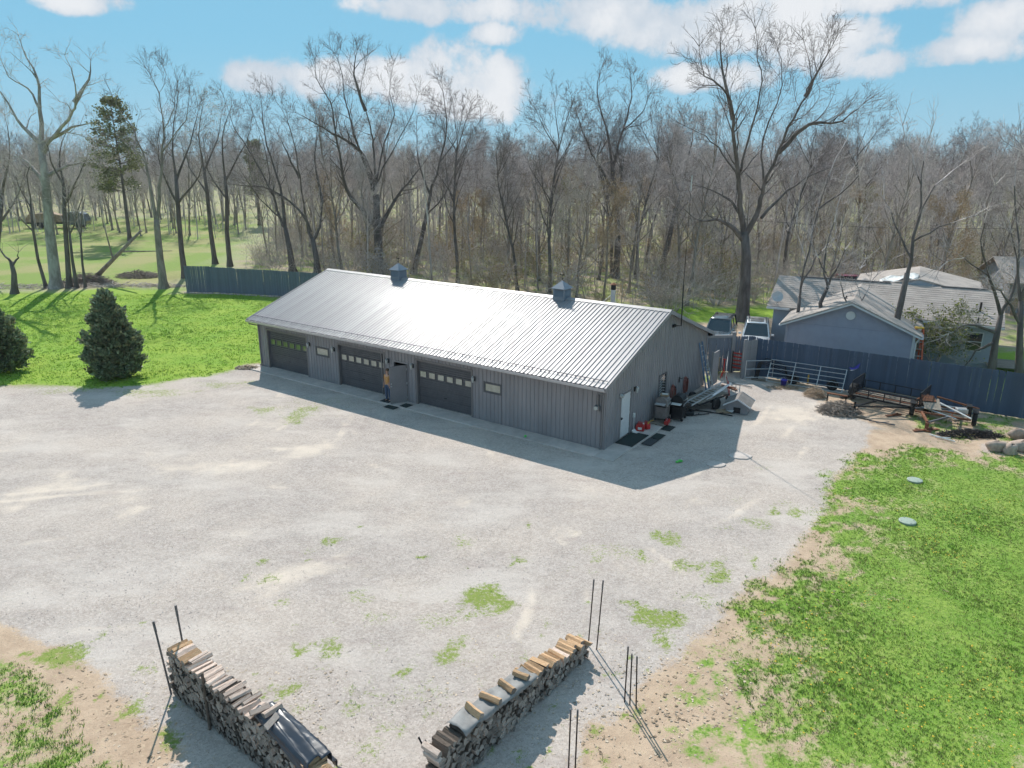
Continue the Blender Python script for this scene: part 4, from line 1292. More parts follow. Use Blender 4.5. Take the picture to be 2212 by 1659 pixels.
# trees on the house side of the long blue fence
for i, (bx_, dep, tr, lm, r0, lab) in enumerate([
    ((1714, 760), 46.0, [(1714, 760), (1722, 690), (1728, 640)], [[(1728, 642), (1745, 540), (1790, 380), (1830, 300)], [(1730, 620), (1760, 560), (1800, 520)], [(1740, 560), (1720, 480), (1735, 400)], [(1770, 450), (1840, 400), (1870, 330)]], .15, 'thin straight tree standing in front of the left corner of the garage wall'),
    ((1780, 775), 44.5, [(1778, 775), (1776, 700), (1772, 655), (1788, 620)], [[(1788, 622), (1782, 570), (1800, 480), (1830, 380)], [(1790, 615), (1815, 560), (1850, 500)], [(1785, 590), (1760, 540), (1740, 500)]], .16, 'crooked S shaped tree in front of the garage gable wall'),
    ((1828, 785), 43.5, [(1825, 785), (1838, 720), (1842, 690)], [[(1842, 692), (1862, 650), (1880, 610)], [(1840, 700), (1825, 640), (1815, 600)], [(1862, 650), (1850, 610), (1858, 580)], [(1838, 720), (1880, 700), (1910, 700)]], .14, 'small topped tree with stubby forked branches in front of the garage wall'),
    ((1915, 795), 42.6, [(1912, 795), (1930, 720), (1945, 660), (1960, 590)], [[(1960, 592), (1985, 470), (1992, 380), (2010, 290)], [(1985, 470), (2020, 400), (2070, 360)], [(1970, 560), (1930, 480), (1910, 430)], [(1990, 400), (1965, 330), (1950, 270)], [(1975, 520), (2030, 490), (2090, 470)]], .24, 'tall leaning bare tree in front of the right end of the garage wall'),
    ((2140, 815), 41.0, [(2138, 815), (2150, 740), (2162, 680)], [[(2162, 682), (2140, 600), (2120, 520), (2150, 400)], [(2162, 680), (2190, 620), (2200, 520), (2190, 400), (2205, 290)], [(2155, 720), (2090, 700), (2050, 720)], [(2150, 740), (2110, 760), (2080, 800)], [(2140, 600), (2080, 560), (2040, 570)]], .22, 'bare tree with drooping low branches on the strip of lawn beyond the fence'),
    ((2200, 825), 40.5, [(2195, 825), (2203, 740), (2205, 650)], [[(2205, 652), (2195, 560), (2180, 480)], [(2205, 650), (2230, 560), (2240, 460), (2215, 330)], [(2204, 700), (2170, 640), (2150, 620)]], .22, 'bare tree at the right edge just beyond the blue fence')]):
    hero(bx_, tr, lm, lab, r0, 'bark', 'twig', 40 + i, depth=dep, kidL=3.2, cnt=6, twr=.009, dens=.8)


# ---------------------------------------------------------------- the wood: a few grown trees, copied singly
def wild(seed, H, spread=.55, nl=9, bare=.4, bark='bark', twig='twig', leaf=None, keep=.3, leafsize=.06, dens=1.0, r0=None, maxlev=4):
    T = Tree(seed, .011, .35, .15, dens); rng = T.r
    r0 = r0 or H * .008 + .04
    tp = T.path(np.zeros(3), np.array([0, 0, 1.0]), H * .72, 8, .4, .06)
    mb = MB(); trunk_mb(mb, tp, r0, r0 * .35)
    for j in range(nl):
        t = bare + (1 - bare) * (j + rng.uniform(0, 1)) / nl; f = min(t, .98) * 8; i = int(f)
        q = tp[i] + (tp[i + 1] - tp[i]) * (f - i); a = rng.uniform(0, 2 * np.pi); an = rng.uniform(.35, .95) * spread / .55
        d = np.array([math.cos(a) * math.sin(an), math.sin(a) * math.sin(an), math.cos(an)])
        T.grow(q, d, H * rng.uniform(.26, .42) * (1.1 - .35 * t), r0 * (1 - .6 * t) * .55, 1, maxlev)
    for k in range(3):
        T.grow(tp[-1], np.array([rng.normal(0, .3), rng.normal(0, .3), 1.0]), H * .28, r0 * .3, 1, maxlev)
    return T, mb, bark, twig, leaf, leafsize, keep


def copy_thing(src, loc, rz, sc, label=None, group=None):
    c = src.copy(); COL.objects.link(c); c.location = loc; c.rotation_euler = (0, 0, rz); c.scale = (sc, sc, sc)
    if label:
        c['label'] = label
    if group:
        c['group'] = group
    for ch in CH[src.name]:
        q = ch.copy(); COL.objects.link(q); q.parent = c
    return c


CH = {}
WOOD = [dict(seed=101, H=19, spread=.5, nl=11, bare=.30, bark='bark_mid'), dict(seed=102, H=20, spread=.42, nl=11, bare=.34, twig='twig_dark'),
        dict(seed=103, H=17, spread=.6, nl=12, bare=.22, twig='twig', bark='bark_mid'), dict(seed=104, H=18, spread=.5, nl=11, bare=.26, bark='bark_mid', twig='twig'),
        dict(seed=105, H=16, spread=.62, nl=12, bare=.2, bark='bark_mid', twig='twig_pale'),
        dict(seed=106, H=12, spread=.75, nl=9, bare=.2, bark='bark_mid', twig='twig_tan', leaf='bud_tan', keep=.5),
        dict(seed=107, H=11, spread=.8, nl=9, bare=.15, bark='bark_mid', twig='twig_pale', leaf='bud_green', keep=.22)]
WLAB = ['tall grey bare tree among the many filling the wood behind the barn', 'tall dark bare tree among the many filling the wood behind the barn',
        'spreading grey bare tree among the many filling the wood behind the barn', 'brown stemmed bare tree among the many filling the wood behind the barn',
        'pale twigged bare tree among the many filling the wood behind the barn', 'low tree with tan spring buds in the wood behind the barn', 'low tree with yellow green buds in the wood behind the barn']
rw = np.random.default_rng(7)
spots = []


def try_spot(x, y, dmin):
    for (a, b2) in spots:
        if (a - x) ** 2 + (b2 - y) ** 2 < dmin * dmin:
            return False
    spots.append((x, y)); return True


WOODP = np.array([(-30, 84), (-14, 76), (0, 66), (10, 62), (13, 61), (20, 66), (30, 63), (44, 58), (62, 60), (140, 150), (140, 230), (-70, 230), (-42, 130)])
cand = []
for _ in range(9000):
    y = 58 + 150 * rw.random() ** 1.5; x = rw.uniform(-.62, .76) * y
    if sdist(WOODP, np.array([x]), np.array([y]))[0] > 0 and try_spot(x, y, 2.6 + (y - 58) * .022):
        cand.append((x, y))
    if len(cand) >= 240:
        break
for _ in range(2500):        # loose trees round the far field on the left
    y = rw.uniform(92, 190); x = rw.uniform(-.75, -.36) * y
    if y > 112 + 30 * vnoise(np.array([x * .05]), np.array([0.3]))[0] and try_spot(x, y, 4.5):
        cand.append((x, y))
    if len(cand) >= 298:
        break
def where(x, y):
    sx = (512 + F_PX * x / (y * math.cos(PITCH))) / K
    for lim, ph in ((250, 'beyond the far left field'), (450, 'left of the fence end'), (640, 'behind the left fence'), (790, 'left of the left cupola'), (930, 'behind the left cupola'), (1060, 'just right of the left cupola'), (1170, 'left of the right cupola'), (1290, 'behind the right cupola'), (1420, 'behind the barn flue'), (1560, 'behind the barn gable'), (1700, 'behind the parked SUVs'), (1860, 'behind the garage roof'), (2030, 'behind the middle of the house'), (9999, 'behind the right end of the house')):
        if sx < lim:
            break
    return ph + (', front row' if y < 78 else ', second rank' if y < 95 else ', third rank' if y < 120 else ', deep in the wood')


KIND = ['tall grey bare tree', 'tall dark bare tree', 'spreading grey bare tree', 'brown stemmed bare tree', 'pale twigged bare tree', 'low tree with tan buds', 'low tree with green buds']
protos = {}
for i, (x, y) in enumerate(cand):
    k = rw.choice(7, p=[.19, .15, .17, .17, .14, .11, .07])
    if y > 110 and k > 4:
        k = int(rw.integers(0, 4))
    s = rw.uniform(.66, .96); rz = rw.uniform(0, 6.28)
    if k not in protos:
        root = thing('woodland_tree', KIND[k] + ' ' + where(x, y), 'tree', (x, y, 0), rz, 'bare trees of the wood')
        finish_tree(root, *wild(**WOOD[k])); root.scale = (s, s, s)
        protos[k] = root; CH[root.name] = kids(root)
    else:
        copy_thing(protos[k], (x, y, 0), rz, s, KIND[k] + ' ' + where(x, y))

# far woods beyond, one mass
rf = np.random.default_rng(31); segs = []
for i in range(620):
    y = rf.uniform(170, 420); x = rf.uniform(-.85, .95) * y; H = rf.uniform(11, 17) + (3 if x > 60 else 0)
    lean = rf.normal(0, .04, 2); segs.append(((x, y, 0), (x + lean[0] * H, y, H * .8), .28, .08))
    for j in range(26):
        z = H * rf.uniform(.3, .85); a = rf.uniform(0, 6.28); L = H * rf.uniform(.14, .3); d = np.array([math.cos(a) * .6, math.sin(a) * .6, .8])
        p0 = np.array([x + lean[0] * z, y, z]); p1 = p0 + d * L; segs.append((p0, p1, .08, .03))
        for q in range(4):
            p2 = p0 + (p1 - p0) * rf.uniform(.4, 1); p3 = p2 + (d + rf.normal(0, .5, 3)) * L * .5; segs.append((p2, p3, .045, .02))
tag(link_mesh('distant_woods', segs_mesh('distant_woods', segs, 3, 'twig', False)), 'distant leafless woods along the horizon', 'woods', kind='stuff')

# pole sized stems crowding the wood beyond the ones told apart
rp_ = np.random.default_rng(57); segs = []
for i in range(620):
    y = 70 + 105 * rp_.random() ** .9; x = rp_.uniform(-.70, .78) * y
    if sdist(WOODP, np.array([x]), np.array([y]))[0] < 0 and not (x < -.36 * y and y > 120):
        continue
    H = rp_.uniform(8, 14); r0_ = rp_.uniform(.05, .11); ln = rp_.normal(0, .035, 2) * H; p0 = np.array([x, y, 0.0]); p1 = np.array([x + ln[0], y + ln[1], H]); md_ = (p0 + p1) / 2 + np.append(rp_.normal(0, .15, 2), 0)
    segs.append((p0, md_, r0_, r0_ * .7)); segs.append((md_, p1, r0_ * .7, r0_ * .25))
    for j in range(22):
        f = rp_.uniform(.3, 1); q0 = p0 + (p1 - p0) * f; d = rp_.normal(0, 1, 3); d[2] = abs(d[2]) + .5; L = H * rp_.uniform(.08, .2) * (1.3 - f); q1 = q0 + unit(d) * L; segs.append((q0, q1, .022, .01))
        for k in range(3):
            q2 = q0 + (q1 - q0) * rp_.uniform(.3, 1); segs.append((q2, q2 + (unit(d) + rp_.normal(0, .5, 3)) * L * .45, .011, .006))
tag(link_mesh('pole_stems', segs_mesh('pole_stems', segs, 3, 'twig', False)), 'crowded thin pole sized trees filling the depth of the wood', 'woods', kind='stuff')

# thicket of saplings and brambles under the trees: one mass nobody could count
ru = np.random.default_rng(91); segs = []; n_ = 0
ux = ru.uniform(-.74, .78, 9000); uy = 60 + 100 * ru.random(9000) ** 1.3; ux = ux * uy
ins_ = (sdist(WOODP, ux, uy) > -1.5) | ((ux < -.34 * uy) & (uy > 116) & (vnoise(ux * .08, uy * .08, 6) > .4))
for x, y in zip(ux[ins_], uy[ins_]):
    h = ru.uniform(1.0, 4.0) * (.7 + .6 * vnoise(np.array([x * .15]), np.array([y * .15]), 4)[0]); ln = ru.normal(0, .16, 2) * h
    p0 = np.array([x, y, 0.0]); p1 = np.array([x + ln[0], y + ln[1], h]); rr = .012 + h * .0045; mid = (p0 + p1) / 2 + ru.normal(0, .12, 3); segs.append((p0, mid, rr, rr * .7)); segs.append((mid, p1, rr * .7, rr * .3))
    for j in range(9):
        f = ru.uniform(.15, 1); q0 = p0 + (p1 - p0) * f; d = ru.normal(0, 1, 3); d[2] = abs(d[2]) * .7 + .2; q1 = q0 + unit(d) * h * ru.uniform(.15, .34); segs.append((q0, q1, rr * .4, rr * .22))
    n_ += 1
    if n_ >= 3000:
        break
tag(link_mesh('thicket', segs_mesh('thicket', segs, 3, ['twig_pale'], False)), 'thicket of saplings and brambles filling the floor of the wood', 'thicket', kind='stuff')

# undergrowth: bushes with first leaves, each one on its own
SHR = []
for k, (tw, lf, lab) in enumerate((('twig_pale', None, 'tangled pale leafless bush at the foot of the wood'), ('twig_tan', 'bud_green', 'bush with first green leaves at the foot of the wood'), ('twig', 'bud_tan', 'brown bush with dry leaves at the foot of the wood'))):
    T = Tree(300 + k, .010, .2, .22, 1.0); mb = MB()
    for j in range(13):
        a = T.r.uniform(0, 6.28); an = T.r.uniform(.1, .8)
        T.grow(np.array([math.cos(a) * .15, math.sin(a) * .15, 0]), np.array([math.cos(a) * math.sin(an), math.sin(a) * math.sin(an), math.cos(an)]), T.r.uniform(1.8, 4.0), .03, 2, 4)
    SHR.append((T, tw, lf, lab))
shp = {}
nsh = 0
for _ in range(4000):
    y = 60 + 70 * rw.random() ** 1.6; x = rw.uniform(-.6, .75) * y
    if sdist(WOODP, np.array([x]), np.array([y]))[0] < -1 or not try_spot(x, y, 1.0):
        continue
    k = int(rw.choice(3, p=[.4, .3, .3])); s = rw.uniform(.6, 1.35); rz = rw.uniform(0, 6.28); nsh += 1
    if k not in shp:
        T, tw, lf, lab = SHR[k]
        root = thing('woodland_bush', lab.replace(' at the foot of the wood', ' ') + where(x, y), 'bush', (x, y, 0), rz, 'bushes of the wood')
        link_mesh('stems', segs_mesh('stems', T.limb + T.twig, 3, tw, False), root)
        if lf:
            V, F = T.specks(.06, .7); link_mesh('foliage', raw_mesh('foliage', V, F, lf), root)
        root.scale = (s, s, s); shp[k] = root; CH[root.name] = kids(root)
    else:
        copy_thing(shp[k], (x, y, 0), rz, s, SHR[k][3].replace(' at the foot of the wood', ' ') + where(x, y))
    if nsh >= 270:
        break


# ---------------------------------------------------------------- evergreens
def sprigs(C, A, size, seed, per=3):
    """flat needle sprays at C pointing along A"""
    r = np.random.default_rng(seed); V = []
    n = len(C)
    for j in range(per):
        a = A + r.normal(0, .45, (n, 3)); a /= np.linalg.norm(a, axis=1, keepdims=True)
        b = np.cross(a, r.normal(0, 1, (n, 3))); b /= np.linalg.norm(b, axis=1, keepdims=True)
        s = size * r.uniform(.6, 1.4, (n, 1)); p = C + r.normal(0, size * .3, (n, 3))
        V.append(np.stack([p - b * s * .22, p + a * s * .45 - b * s * .3, p + a * s, p + a * s * .45 + b * s * .3], 1))
    V = np.concatenate(V).reshape(-1, 3)
    return V, np.arange(len(V)).reshape(-1, 4)


def conifer(base, H, Rm, label, seed, n=5200, lop=0.0, double=False):
    r = np.random.default_rng(seed); B = np.array([base[0], base[1], 0])
    root = thing('evergreen_tree', label, 'evergreen', B)
    mb = MB(); trunk_mb(mb, [np.zeros(3), np.array([0, 0, H * .5]), np.array([0, 0, H * .93])], .13, .02, 8); mb.build('trunk', 'bark_mid', root, True)
    spires = [(0, 0, H, Rm)] + ([(Rm * .62, -.1, H * .74, Rm * .62), (-Rm * .5, .1, H * .62, Rm * .6), (Rm * .1, -.5, H * .8, Rm * .7)] if double else [])
    C = []; A = []
    for (sx, sy, h, rm) in spires:
        nb = int(115 * rm / Rm)
        for i in range(nb):
            u = r.random() ** .85; z = .15 + (h - .25) * u
            pf = (.80 + .2 * (u / .2) if u < .2 else 1.0 - ((u - .2) / .8) ** 1.15) * rm
            L = pf * r.uniform(.6, 1.32) + .06; th = r.uniform(0, 2 * np.pi); d = np.array([math.cos(th), math.sin(th), .42 + .5 * u])
            m_ = int(12 + 46 * L / Rm); f = r.uniform(.25, 1.0, m_) ** .7
            sp = (.10 + .16 * L / Rm) * (1.25 - f)[:, None]
            C.append(np.array([sx, sy, z - .18 * L]) + d * (L * f)[:, None] + r.normal(0, 1, (m_, 3)) * sp); A.append(np.tile(d + np.array([0, 0, .25]), (m_, 1)))
    C = np.concatenate(C); A = np.concatenate(A)
    V, F = sprigs(C, A, .21, seed + 1)
    V[:, 2] = np.maximum(V[:, 2], .02)
    mi = (np.random.default_rng(seed).random(len(F)) < .25).astype(int)
    link_mesh('foliage', raw_mesh('foliage', V, F, ['needle', 'needle_warm'], mi=mi), root)
    segs = []
    for i in range(90):
        j = r.integers(0, len(C)); c = C[j]; segs.append((np.array([0, 0, max(c[2] - .5, .1)]), c * .95, .02, .006))
    link_mesh('branches', segs_mesh('branches', segs, 4, 'bark_mid'), root)
    return root


conifer(G(253, 812), 5.0, 1.22, 'pointed dark evergreen standing whole on the left lawn by the gravel', 5, 6800, double=True)
conifer(G(-6, 800), 4.3, 1.45, 'broad dark evergreen cut by the left edge of the picture', 6, 6000, double=True)


def pine(x, y, H, label, seed, Rm=4.2, low=.35):
    r = np.random.default_rng(seed); root = thing('pine_tree', label, 'pine', (x, y, 0)); mb = MB()
    trunk_mb(mb, [np.zeros(3), np.array([.2, 0, H * .5]), np.array([.1, 0, H])], .3, .04, 8); mb.build('trunk', 'bark', root, True)
    C = []; A = []; segs = []
    for i in range(70):
        u = low + (1 - low) * r.random(); z = H * u; th = r.uniform(0, 6.28); L = Rm * (1.05 - u) ** .6 * r.uniform(.4, 1.15) * (1 if u > .5 else .8)
        d = np.array([math.cos(th), math.sin(th), .25]); p0 = np.array([.15, 0, z]); p1 = p0 + d * L; segs.append((p0, p1, .05, .015))
        m_ = 55; f = r.uniform(.35, 1.05, m_)
        C.append(p0 + d * (L * f)[:, None] + r.normal(0, .32, (m_, 3))); A.append(np.tile(d + [0, 0, .3], (m_, 1)))
    V, F = sprigs(np.concatenate(C), np.concatenate(A), .36, seed, 2)
    link_mesh('foliage', raw_mesh('foliage', V, F, 'needle_warm'), root); link_mesh('branches', segs_mesh('branches', segs, 4, 'bark'), root)


b_ = P(275, 480, 118.0); pine(b_[0], 118.0, 21, 'tall dark pine rising behind the twin stemmed tree at left', 61, 8.0)
b_ = P(560, 480, 150.0); pine(b_[0], 150.0, 16, 'smaller pine half hidden in the wood left of the barn ridge', 62, 4)

# ------------------------------------------------------------------ fences
def board_fence(name, label, pts, h, matname, bw=.14, gap=.008, top=None, rails=True, back=1, bottom=.03, postcap=True, worn=0.0, seed=1):
    """privacy fence: every board its own part, posts and rails behind"""
    p0 = np.array(pts[0], float); root = thing(name, label, 'fence', (p0[0], p0[1], 0)); r = np.random.default_rng(seed)
    cache = {}
    nb = 0
    for si, (a, b2) in enumerate(zip(pts, pts[1:])):
        a = np.array(a, float); b2 = np.array(b2, float); L = np.linalg.norm(b2 - a); d = (b2 - a) / L; n = np.array([-d[1], d[0]]) * back; an = math.atan2(d[1], d[0])
        k = int(L / (bw + gap))
        hh = h[si] if isinstance(h, list) else h
        key = hh
        if key not in cache:
            mb = MB(); w = bw / 2
            mb.prism([(-w, bottom), (w, bottom), (w, hh - .03), (w - .03, hh), (-w + .03, hh), (-w, hh - .03)], 'Y', -.009, .009)
            cache[key] = mb.mesh('board', matname)
        for i in range(k):
            c = a + d * (i + .5) * L / k - p0 - n * (.010 if i % 2 else 0)
            o = link_mesh('board', cache[key], root); o.location = (c[0], c[1], r.normal(0, .006)); o.rotation_euler = (r.normal(0, .006), r.normal(0, .005), an)
            o.scale = (.955, 1, 1) if (worn and r.random() < worn) else (1.03, 1, 1)
            nb += 1
        np_ = max(1, int(round(L / 2.4)))
        for i in range(np_ + 1):
            if si and i == 0:
                continue
            c = a + d * L * i / np_ + n * .075 - p0
            mb = MB().b(-.045, .045, -.045, .045, -.3, hh - .04); o = mb.build('post', matname, root); o.location = (c[0], c[1], 0); o.rotation_euler = (0, 0, an)
        for z in (.35, hh * .5, hh - .3):
            pa = a + n * .021 - p0; pb = b2 + n * .021 - p0
            MB().bar((pa[0], pa[1], z), (pb[0], pb[1], z), .022, .085).build('rail', matname, root)
    return root


FA = np.array([14.45, 41.15]); FD = unit(np.array([6.54, -4.49]))
board_fence('board_fence', 'long dark blue board fence running along the right side of the yard', [FA, FA + FD * 17.5], 2.28, 'fence_blue', gap=.001, back=1, worn=.07, seed=3)
q0 = np.array([13.45, 40.55])
sf = board_fence('board_fence', 'short grey fence return beside the gate post', [q0 + (FA - q0) * .06, FA - (FA - q0) * .04], 2.22, 'fence_grey', gap=.004, seed=4)
MB().b(-.07, .07, -.07, .07, -.3, 2.34).build('end_post', 'fence_grey', sf)
bcorner = G(1527, 727, 2.2)[:2]; gp_ = np.array([13.25, 42.0])
gf = board_fence('board_fence', 'dark fence section with pale top rail between barn corner and gate post', [bcorner, gp_ - unit(gp_ - bcorner) * .1], 2.15, 'fence_slate', gap=.004, seed=5)
dd = gp_ - bcorner
MB().bar((0, 0, 2.2), (dd[0], dd[1], 2.2), .14, .16).build('top_rail', 'fence_grey', gf)
pst = thing('gate_post', 'tall grey square gate post between the two fence sections', 'post', (gp_[0], gp_[1], 0), math.atan2(dd[1], dd[0]))
MB().b(-.1, .1, -.1, .1, -.3, 2.42).build('shaft', 'fence_grey', pst, bevel=.01)
MB().b(-.12, .12, -.12, .12, 2.42, 2.46).build('cap', 'fence_grey', pst)
bf2 = board_fence('board_fence', 'dark fence behind the gate post closing the yard towards the house drive', [gp_ + unit(dd) * .12, gp_ + unit(dd) * 1.2, FA + np.array([.12, .5])], 2.2, 'fence_slate', gap=.004, seed=8)
# left fence with a stone strip at its foot
LF = [(-31.5, 69.2), (-29.0, 69.0), (-26.5, 68.5), (-22, 67.3), (-17, 65.6), (-12, 63.4)]
board_fence('board_fence', 'slate blue board fence at the far edge of the left lawn', LF, [2.55, 2.48, 2.42, 2.40, 2.36], 'fence_slate', bw=.145, gap=.003, back=1, seed=6)
V = []; r = np.random.default_rng(9)
mbs = MB()
for (a, b2) in zip(LF, LF[1:]):
    a = np.array(a); b2 = np.array(b2); L = np.linalg.norm(b2 - a); d = (b2 - a) / L; n = np.array([d[1], -d[0]])
    for i in range(int(L * 26)):
        c = a + d * r.uniform(0, L) + n * r.uniform(.06, .5); s = r.uniform(.05, .11)
        mbs.lathe([(0, -.03), (s, 0), (s * .7, s * .5), (0, s * .65)], (c[0], c[1], 0), 5)
tag(mbs.build('edging_stones', 'stone', None, fix=False), 'strip of pale stones along the foot of the left fence', 'stones', kind='stuff')

# ------------------------------------------------------------------ firewood
def log_meshes(seed, n, L, sidemat):
    r = np.random.default_rng(seed); out = []
    for i in range(n):
        k = int(r.choice([3, 4, 4, 5, 5, 6])); a0 = r.uniform(0, 6.28)
        ang = np.sort(a0 + (np.arange(k) + r.uniform(-.28, .28, k)) * 2 * np.pi / k); rr = r.uniform(.75, 1.12, k)
        ring = [(math.cos(a) * q, math.sin(a) * q) for a, q in zip(ang, rr)]
        ln = L * r.uniform(.92, 1.06); tw = r.normal(0, .06, (3, 2)); mb = MB(); vs = []
        for j, y in enumerate((-ln / 2, 0, ln / 2)):
            for (x, z) in ring:
                sc = 1 + (r.uniform(-.07, .07))
                vs.append((x * sc + tw[j][0], y / 1.0, z * sc + tw[j][1]))
        fs = []; mi = []
        for j in range(2):
            for q in range(k):
                fs.append((j * k + q, j * k + (q + 1) % k, (j + 1) * k + (q + 1) % k, (j + 1) * k + q))
        mb.add(vs, fs, 1)
        if r.random() < .6:
            for q in range(len(mb.m)):
                if q % k == 0:
                    mb.m[q] = 2
        mb.add(vs[:k], [tuple(range(k - 1, -1, -1))], 0); mb.add(vs[2 * k:], [tuple(range(k))], 0)
        out.append((mb, sidemat))
    return out


LOGS = {s: [m_.mesh('firewood_log', ['log_end', s, 'log_bark']) for m_, s_ in log_meshes(40 + i, 9, 1.0, s)] for i, s in enumerate(('log_side', 'log_fresh', 'log_bark'))}


def stack(label, p0, d, L, hfun, side, seed, size=.145, depth=.46, seen=None, topmat='log_side', top_every=.105, toprange=None):
    """wood stack from p0 along d; `side` is the unit normal pointing into the stack"""
    r = np.random.default_rng(seed); root = thing('firewood_stack', label, 'firewood', (p0[0], p0[1], 0), math.atan2(d[1], d[0]))
    ins = 1.0 if (-d[1] * side[0] + d[0] * side[1]) > 0 else -1.0       # local +y or -y runs into the stack
    pieces = []
    x = 0; row = 0
    zc = size * .45
    while zc < 2.0:
        xx = (row % 2) * size * .5
        while xx < L:
            w = size * r.uniform(.75, 1.2)
            hh = hfun(xx)
            if zc + size * .35 < hh:
                pieces.append((xx + r.normal(0, .012), zc + r.normal(0, .014), w * .60, r.normal(0, .022), r.choice(['log_side', 'log_bark'], p=[.4, .6]), r.normal(0, .02), 0))
            xx += w * .96
        zc += size * .80; row += 1
    # the top course: split faces up, lying across
    xx = .03
    while xx < L:
        if toprange is None or toprange(xx):
            w = r.uniform(.8, 1.3) * top_every
            pieces.append((xx, hfun(xx) - .01 + r.uniform(0, .05), w * .62, r.normal(0, .05), 'log_fresh' if (callable(topmat) and topmat(xx)) else (topmat if isinstance(topmat, str) else 'log_side'), r.normal(0, .09), 1))
        xx += top_every * r.uniform(.8, 1.25)
    parts = pieces; extra = []
    if len(parts) > 296:
        # those seen largest are parts of their own; the rest is one mass
        vis = [q for q in pieces if q[6] or q[0] < seen]; hid = [q for q in pieces if not (q[6] or q[0] < seen)]
        if len(vis) > 296:
            cut = sorted(vis, key=lambda q: (q[6] == 0, q[1] < .18, -q[1])); parts = cut[:296]; extra = cut[296:] + hid
        else:
            parts = vis + hid[:296 - len(vis)]; extra = hid[296 - len(vis):]

    def place(o, q):
        sx = q[2]; o.location = (q[0], ins * (depth / 2 + q[3]), max(q[1], sx * .8)); o.rotation_euler = (0, r.uniform(0, 6.28) if not q[6] else r.uniform(-.4, .4), q[5]); o.scale = (sx * r.uniform(.9, 1.1), depth, sx * r.uniform(.85, 1.05) * (1 if not q[6] else .8))
    for q in parts:
        o = link_mesh('firewood_log', LOGS[q[4]][int(r.integers(0, 9))], root); place(o, q)
    if extra:
        import bmesh
        bm = bmesh.new()
        for q in extra:
            me = LOGS[q[4]][int(r.integers(0, 9))].copy(); sx = q[2]
            me.transform(Matrix.Translation((q[0], ins * (depth / 2 + q[3]), max(q[1], sx * .8))) @ Matrix.Rotation(r.uniform(0, 6.28), 4, 'Y') @ Matrix.Diagonal((sx, depth, sx, 1)))
            bm.from_mesh(me); bpy.data.meshes.remove(me)
        me = bpy.data.meshes.new('firewood_rest'); bm.to_mesh(me); bm.free()
        for mn in ('log_end', 'log_bark', 'log_bark'):
            me.materials.append(MATS[mn])
        o = link_mesh('firewood_rest', me, root); o['kind'] = 'stuff'
    return root, ins


S1P = np.array([-7.86, 13.97]); S1D = unit(np.array([2.76, -2.13])); S1N = np.array([-S1D[1], S1D[0]])
h1 = lambda s: 1.22 + .03 * math.sin(s * 2.1) - (.10 * max(0, s - 2.4) if s < 4.2 else .18 + .16 * (s - 4.2))
stack('long head high stack of split firewood at lower left, pale split wood on top', S1P, S1D, 6.2, h1, S1N, 71, .135, seen=5.0, topmat=lambda s: s < .35 or .55 < s < .75 or s > 4.9, top_every=.115, toprange=lambda s: not (3.35 < s < 4.9))
S2P = np.array([1.95, 15.42]); S2D = unit(np.array([-2.54, -3.28])); S2N = np.array([-.79, .61])
h2 = lambda s: .42 + .17 * s if s < 2.2 else (.42 + .374 + .10 * (s - 2.2))
stack('lower stack of split firewood right of centre with grey sheeting along its top', S2P, S2D, 5.4, h2, S2N, 72, .14, seen=5, topmat=lambda s: True, top_every=.15, toprange=lambda s: s < 2.35 and not (.9 < s < 1.05))


def s1w(s, n, z):
    q = S1P + S1D * s + S1N * n; return (q[0], q[1], z)


def s2w(s, n, z):
    q = S2P + S2D * s + S2N * n; return (q[0], q[1], z)


# grey sheet under the loose logs on the second stack
r = np.random.default_rng(3)
mb = MB(); vs = []; ns, nw = 34, 9
for i in range(ns):
    s = 2.2 + 2.5 * i / (ns - 1)
    for j in range(nw):
        n = -.06 + .56 * j / (nw - 1); z = h2(s) + .075 + .02 * math.sin(s * 9 + j) + r.normal(0, .008)
        if j in (0, nw - 1):
            z -= .06 + .03 * math.sin(s * 7)
        vs.append(s2w(s, n, z))
mb.add(vs, [(i * nw + j, i * nw + j + 1, (i + 1) * nw + j + 1, (i + 1) * nw + j) for i in range(ns - 1) for j in range(nw - 1)])
o = mb.build('plastic_sheet', 'tarp_grey', None, True); tag(o, 'grey plastic sheet lying on the lower firewood stack under loose logs', 'sheet')
md = o.modifiers.new('thick', 'SOLIDIFY'); md.thickness = .006
for i, (s, ln, lab) in enumerate(((2.55, .40, 'single split log weighing down the grey sheet, nearest the piled logs'), (3.05, .42, 'split log in the middle of the grey sheet'), (3.62, .5, 'pair sized thick split log lying low on the grey sheet'), (4.15, .5, 'split log at the lowest visible end of the grey sheet beside dark rods'))):
    o = link_mesh('loose_log', LOGS['log_fresh'][i], None); c = s2w(s, .2, h2(s) + .14); o.location = c
    o.scale = (.085, ln, .075); o.rotation_euler = (0, .2, math.atan2(S2D[1], S2D[0]) + .15 * (-1) ** i); tag(o, lab, 'log')
# dark rods leaning on the stack end
for i in range(7):
    dep = 12.0 - .04 * i; q = Vector(P(904 + 9 * i + 5 * (i % 2), 1592 + 7 * (i % 3), dep)); p = Vector(G(952 + 9 * i, 1690 + 3 * i))
    o = MB().bar(p, q, .035, .016).build('metal_stake', 'post_grey' if i % 2 else 'black_metal', None)
    tag(o, 'dark flat metal stake in the bundle at the lower end of the second wood stack', 'stake', 'stakes bundled at the wood stack end')

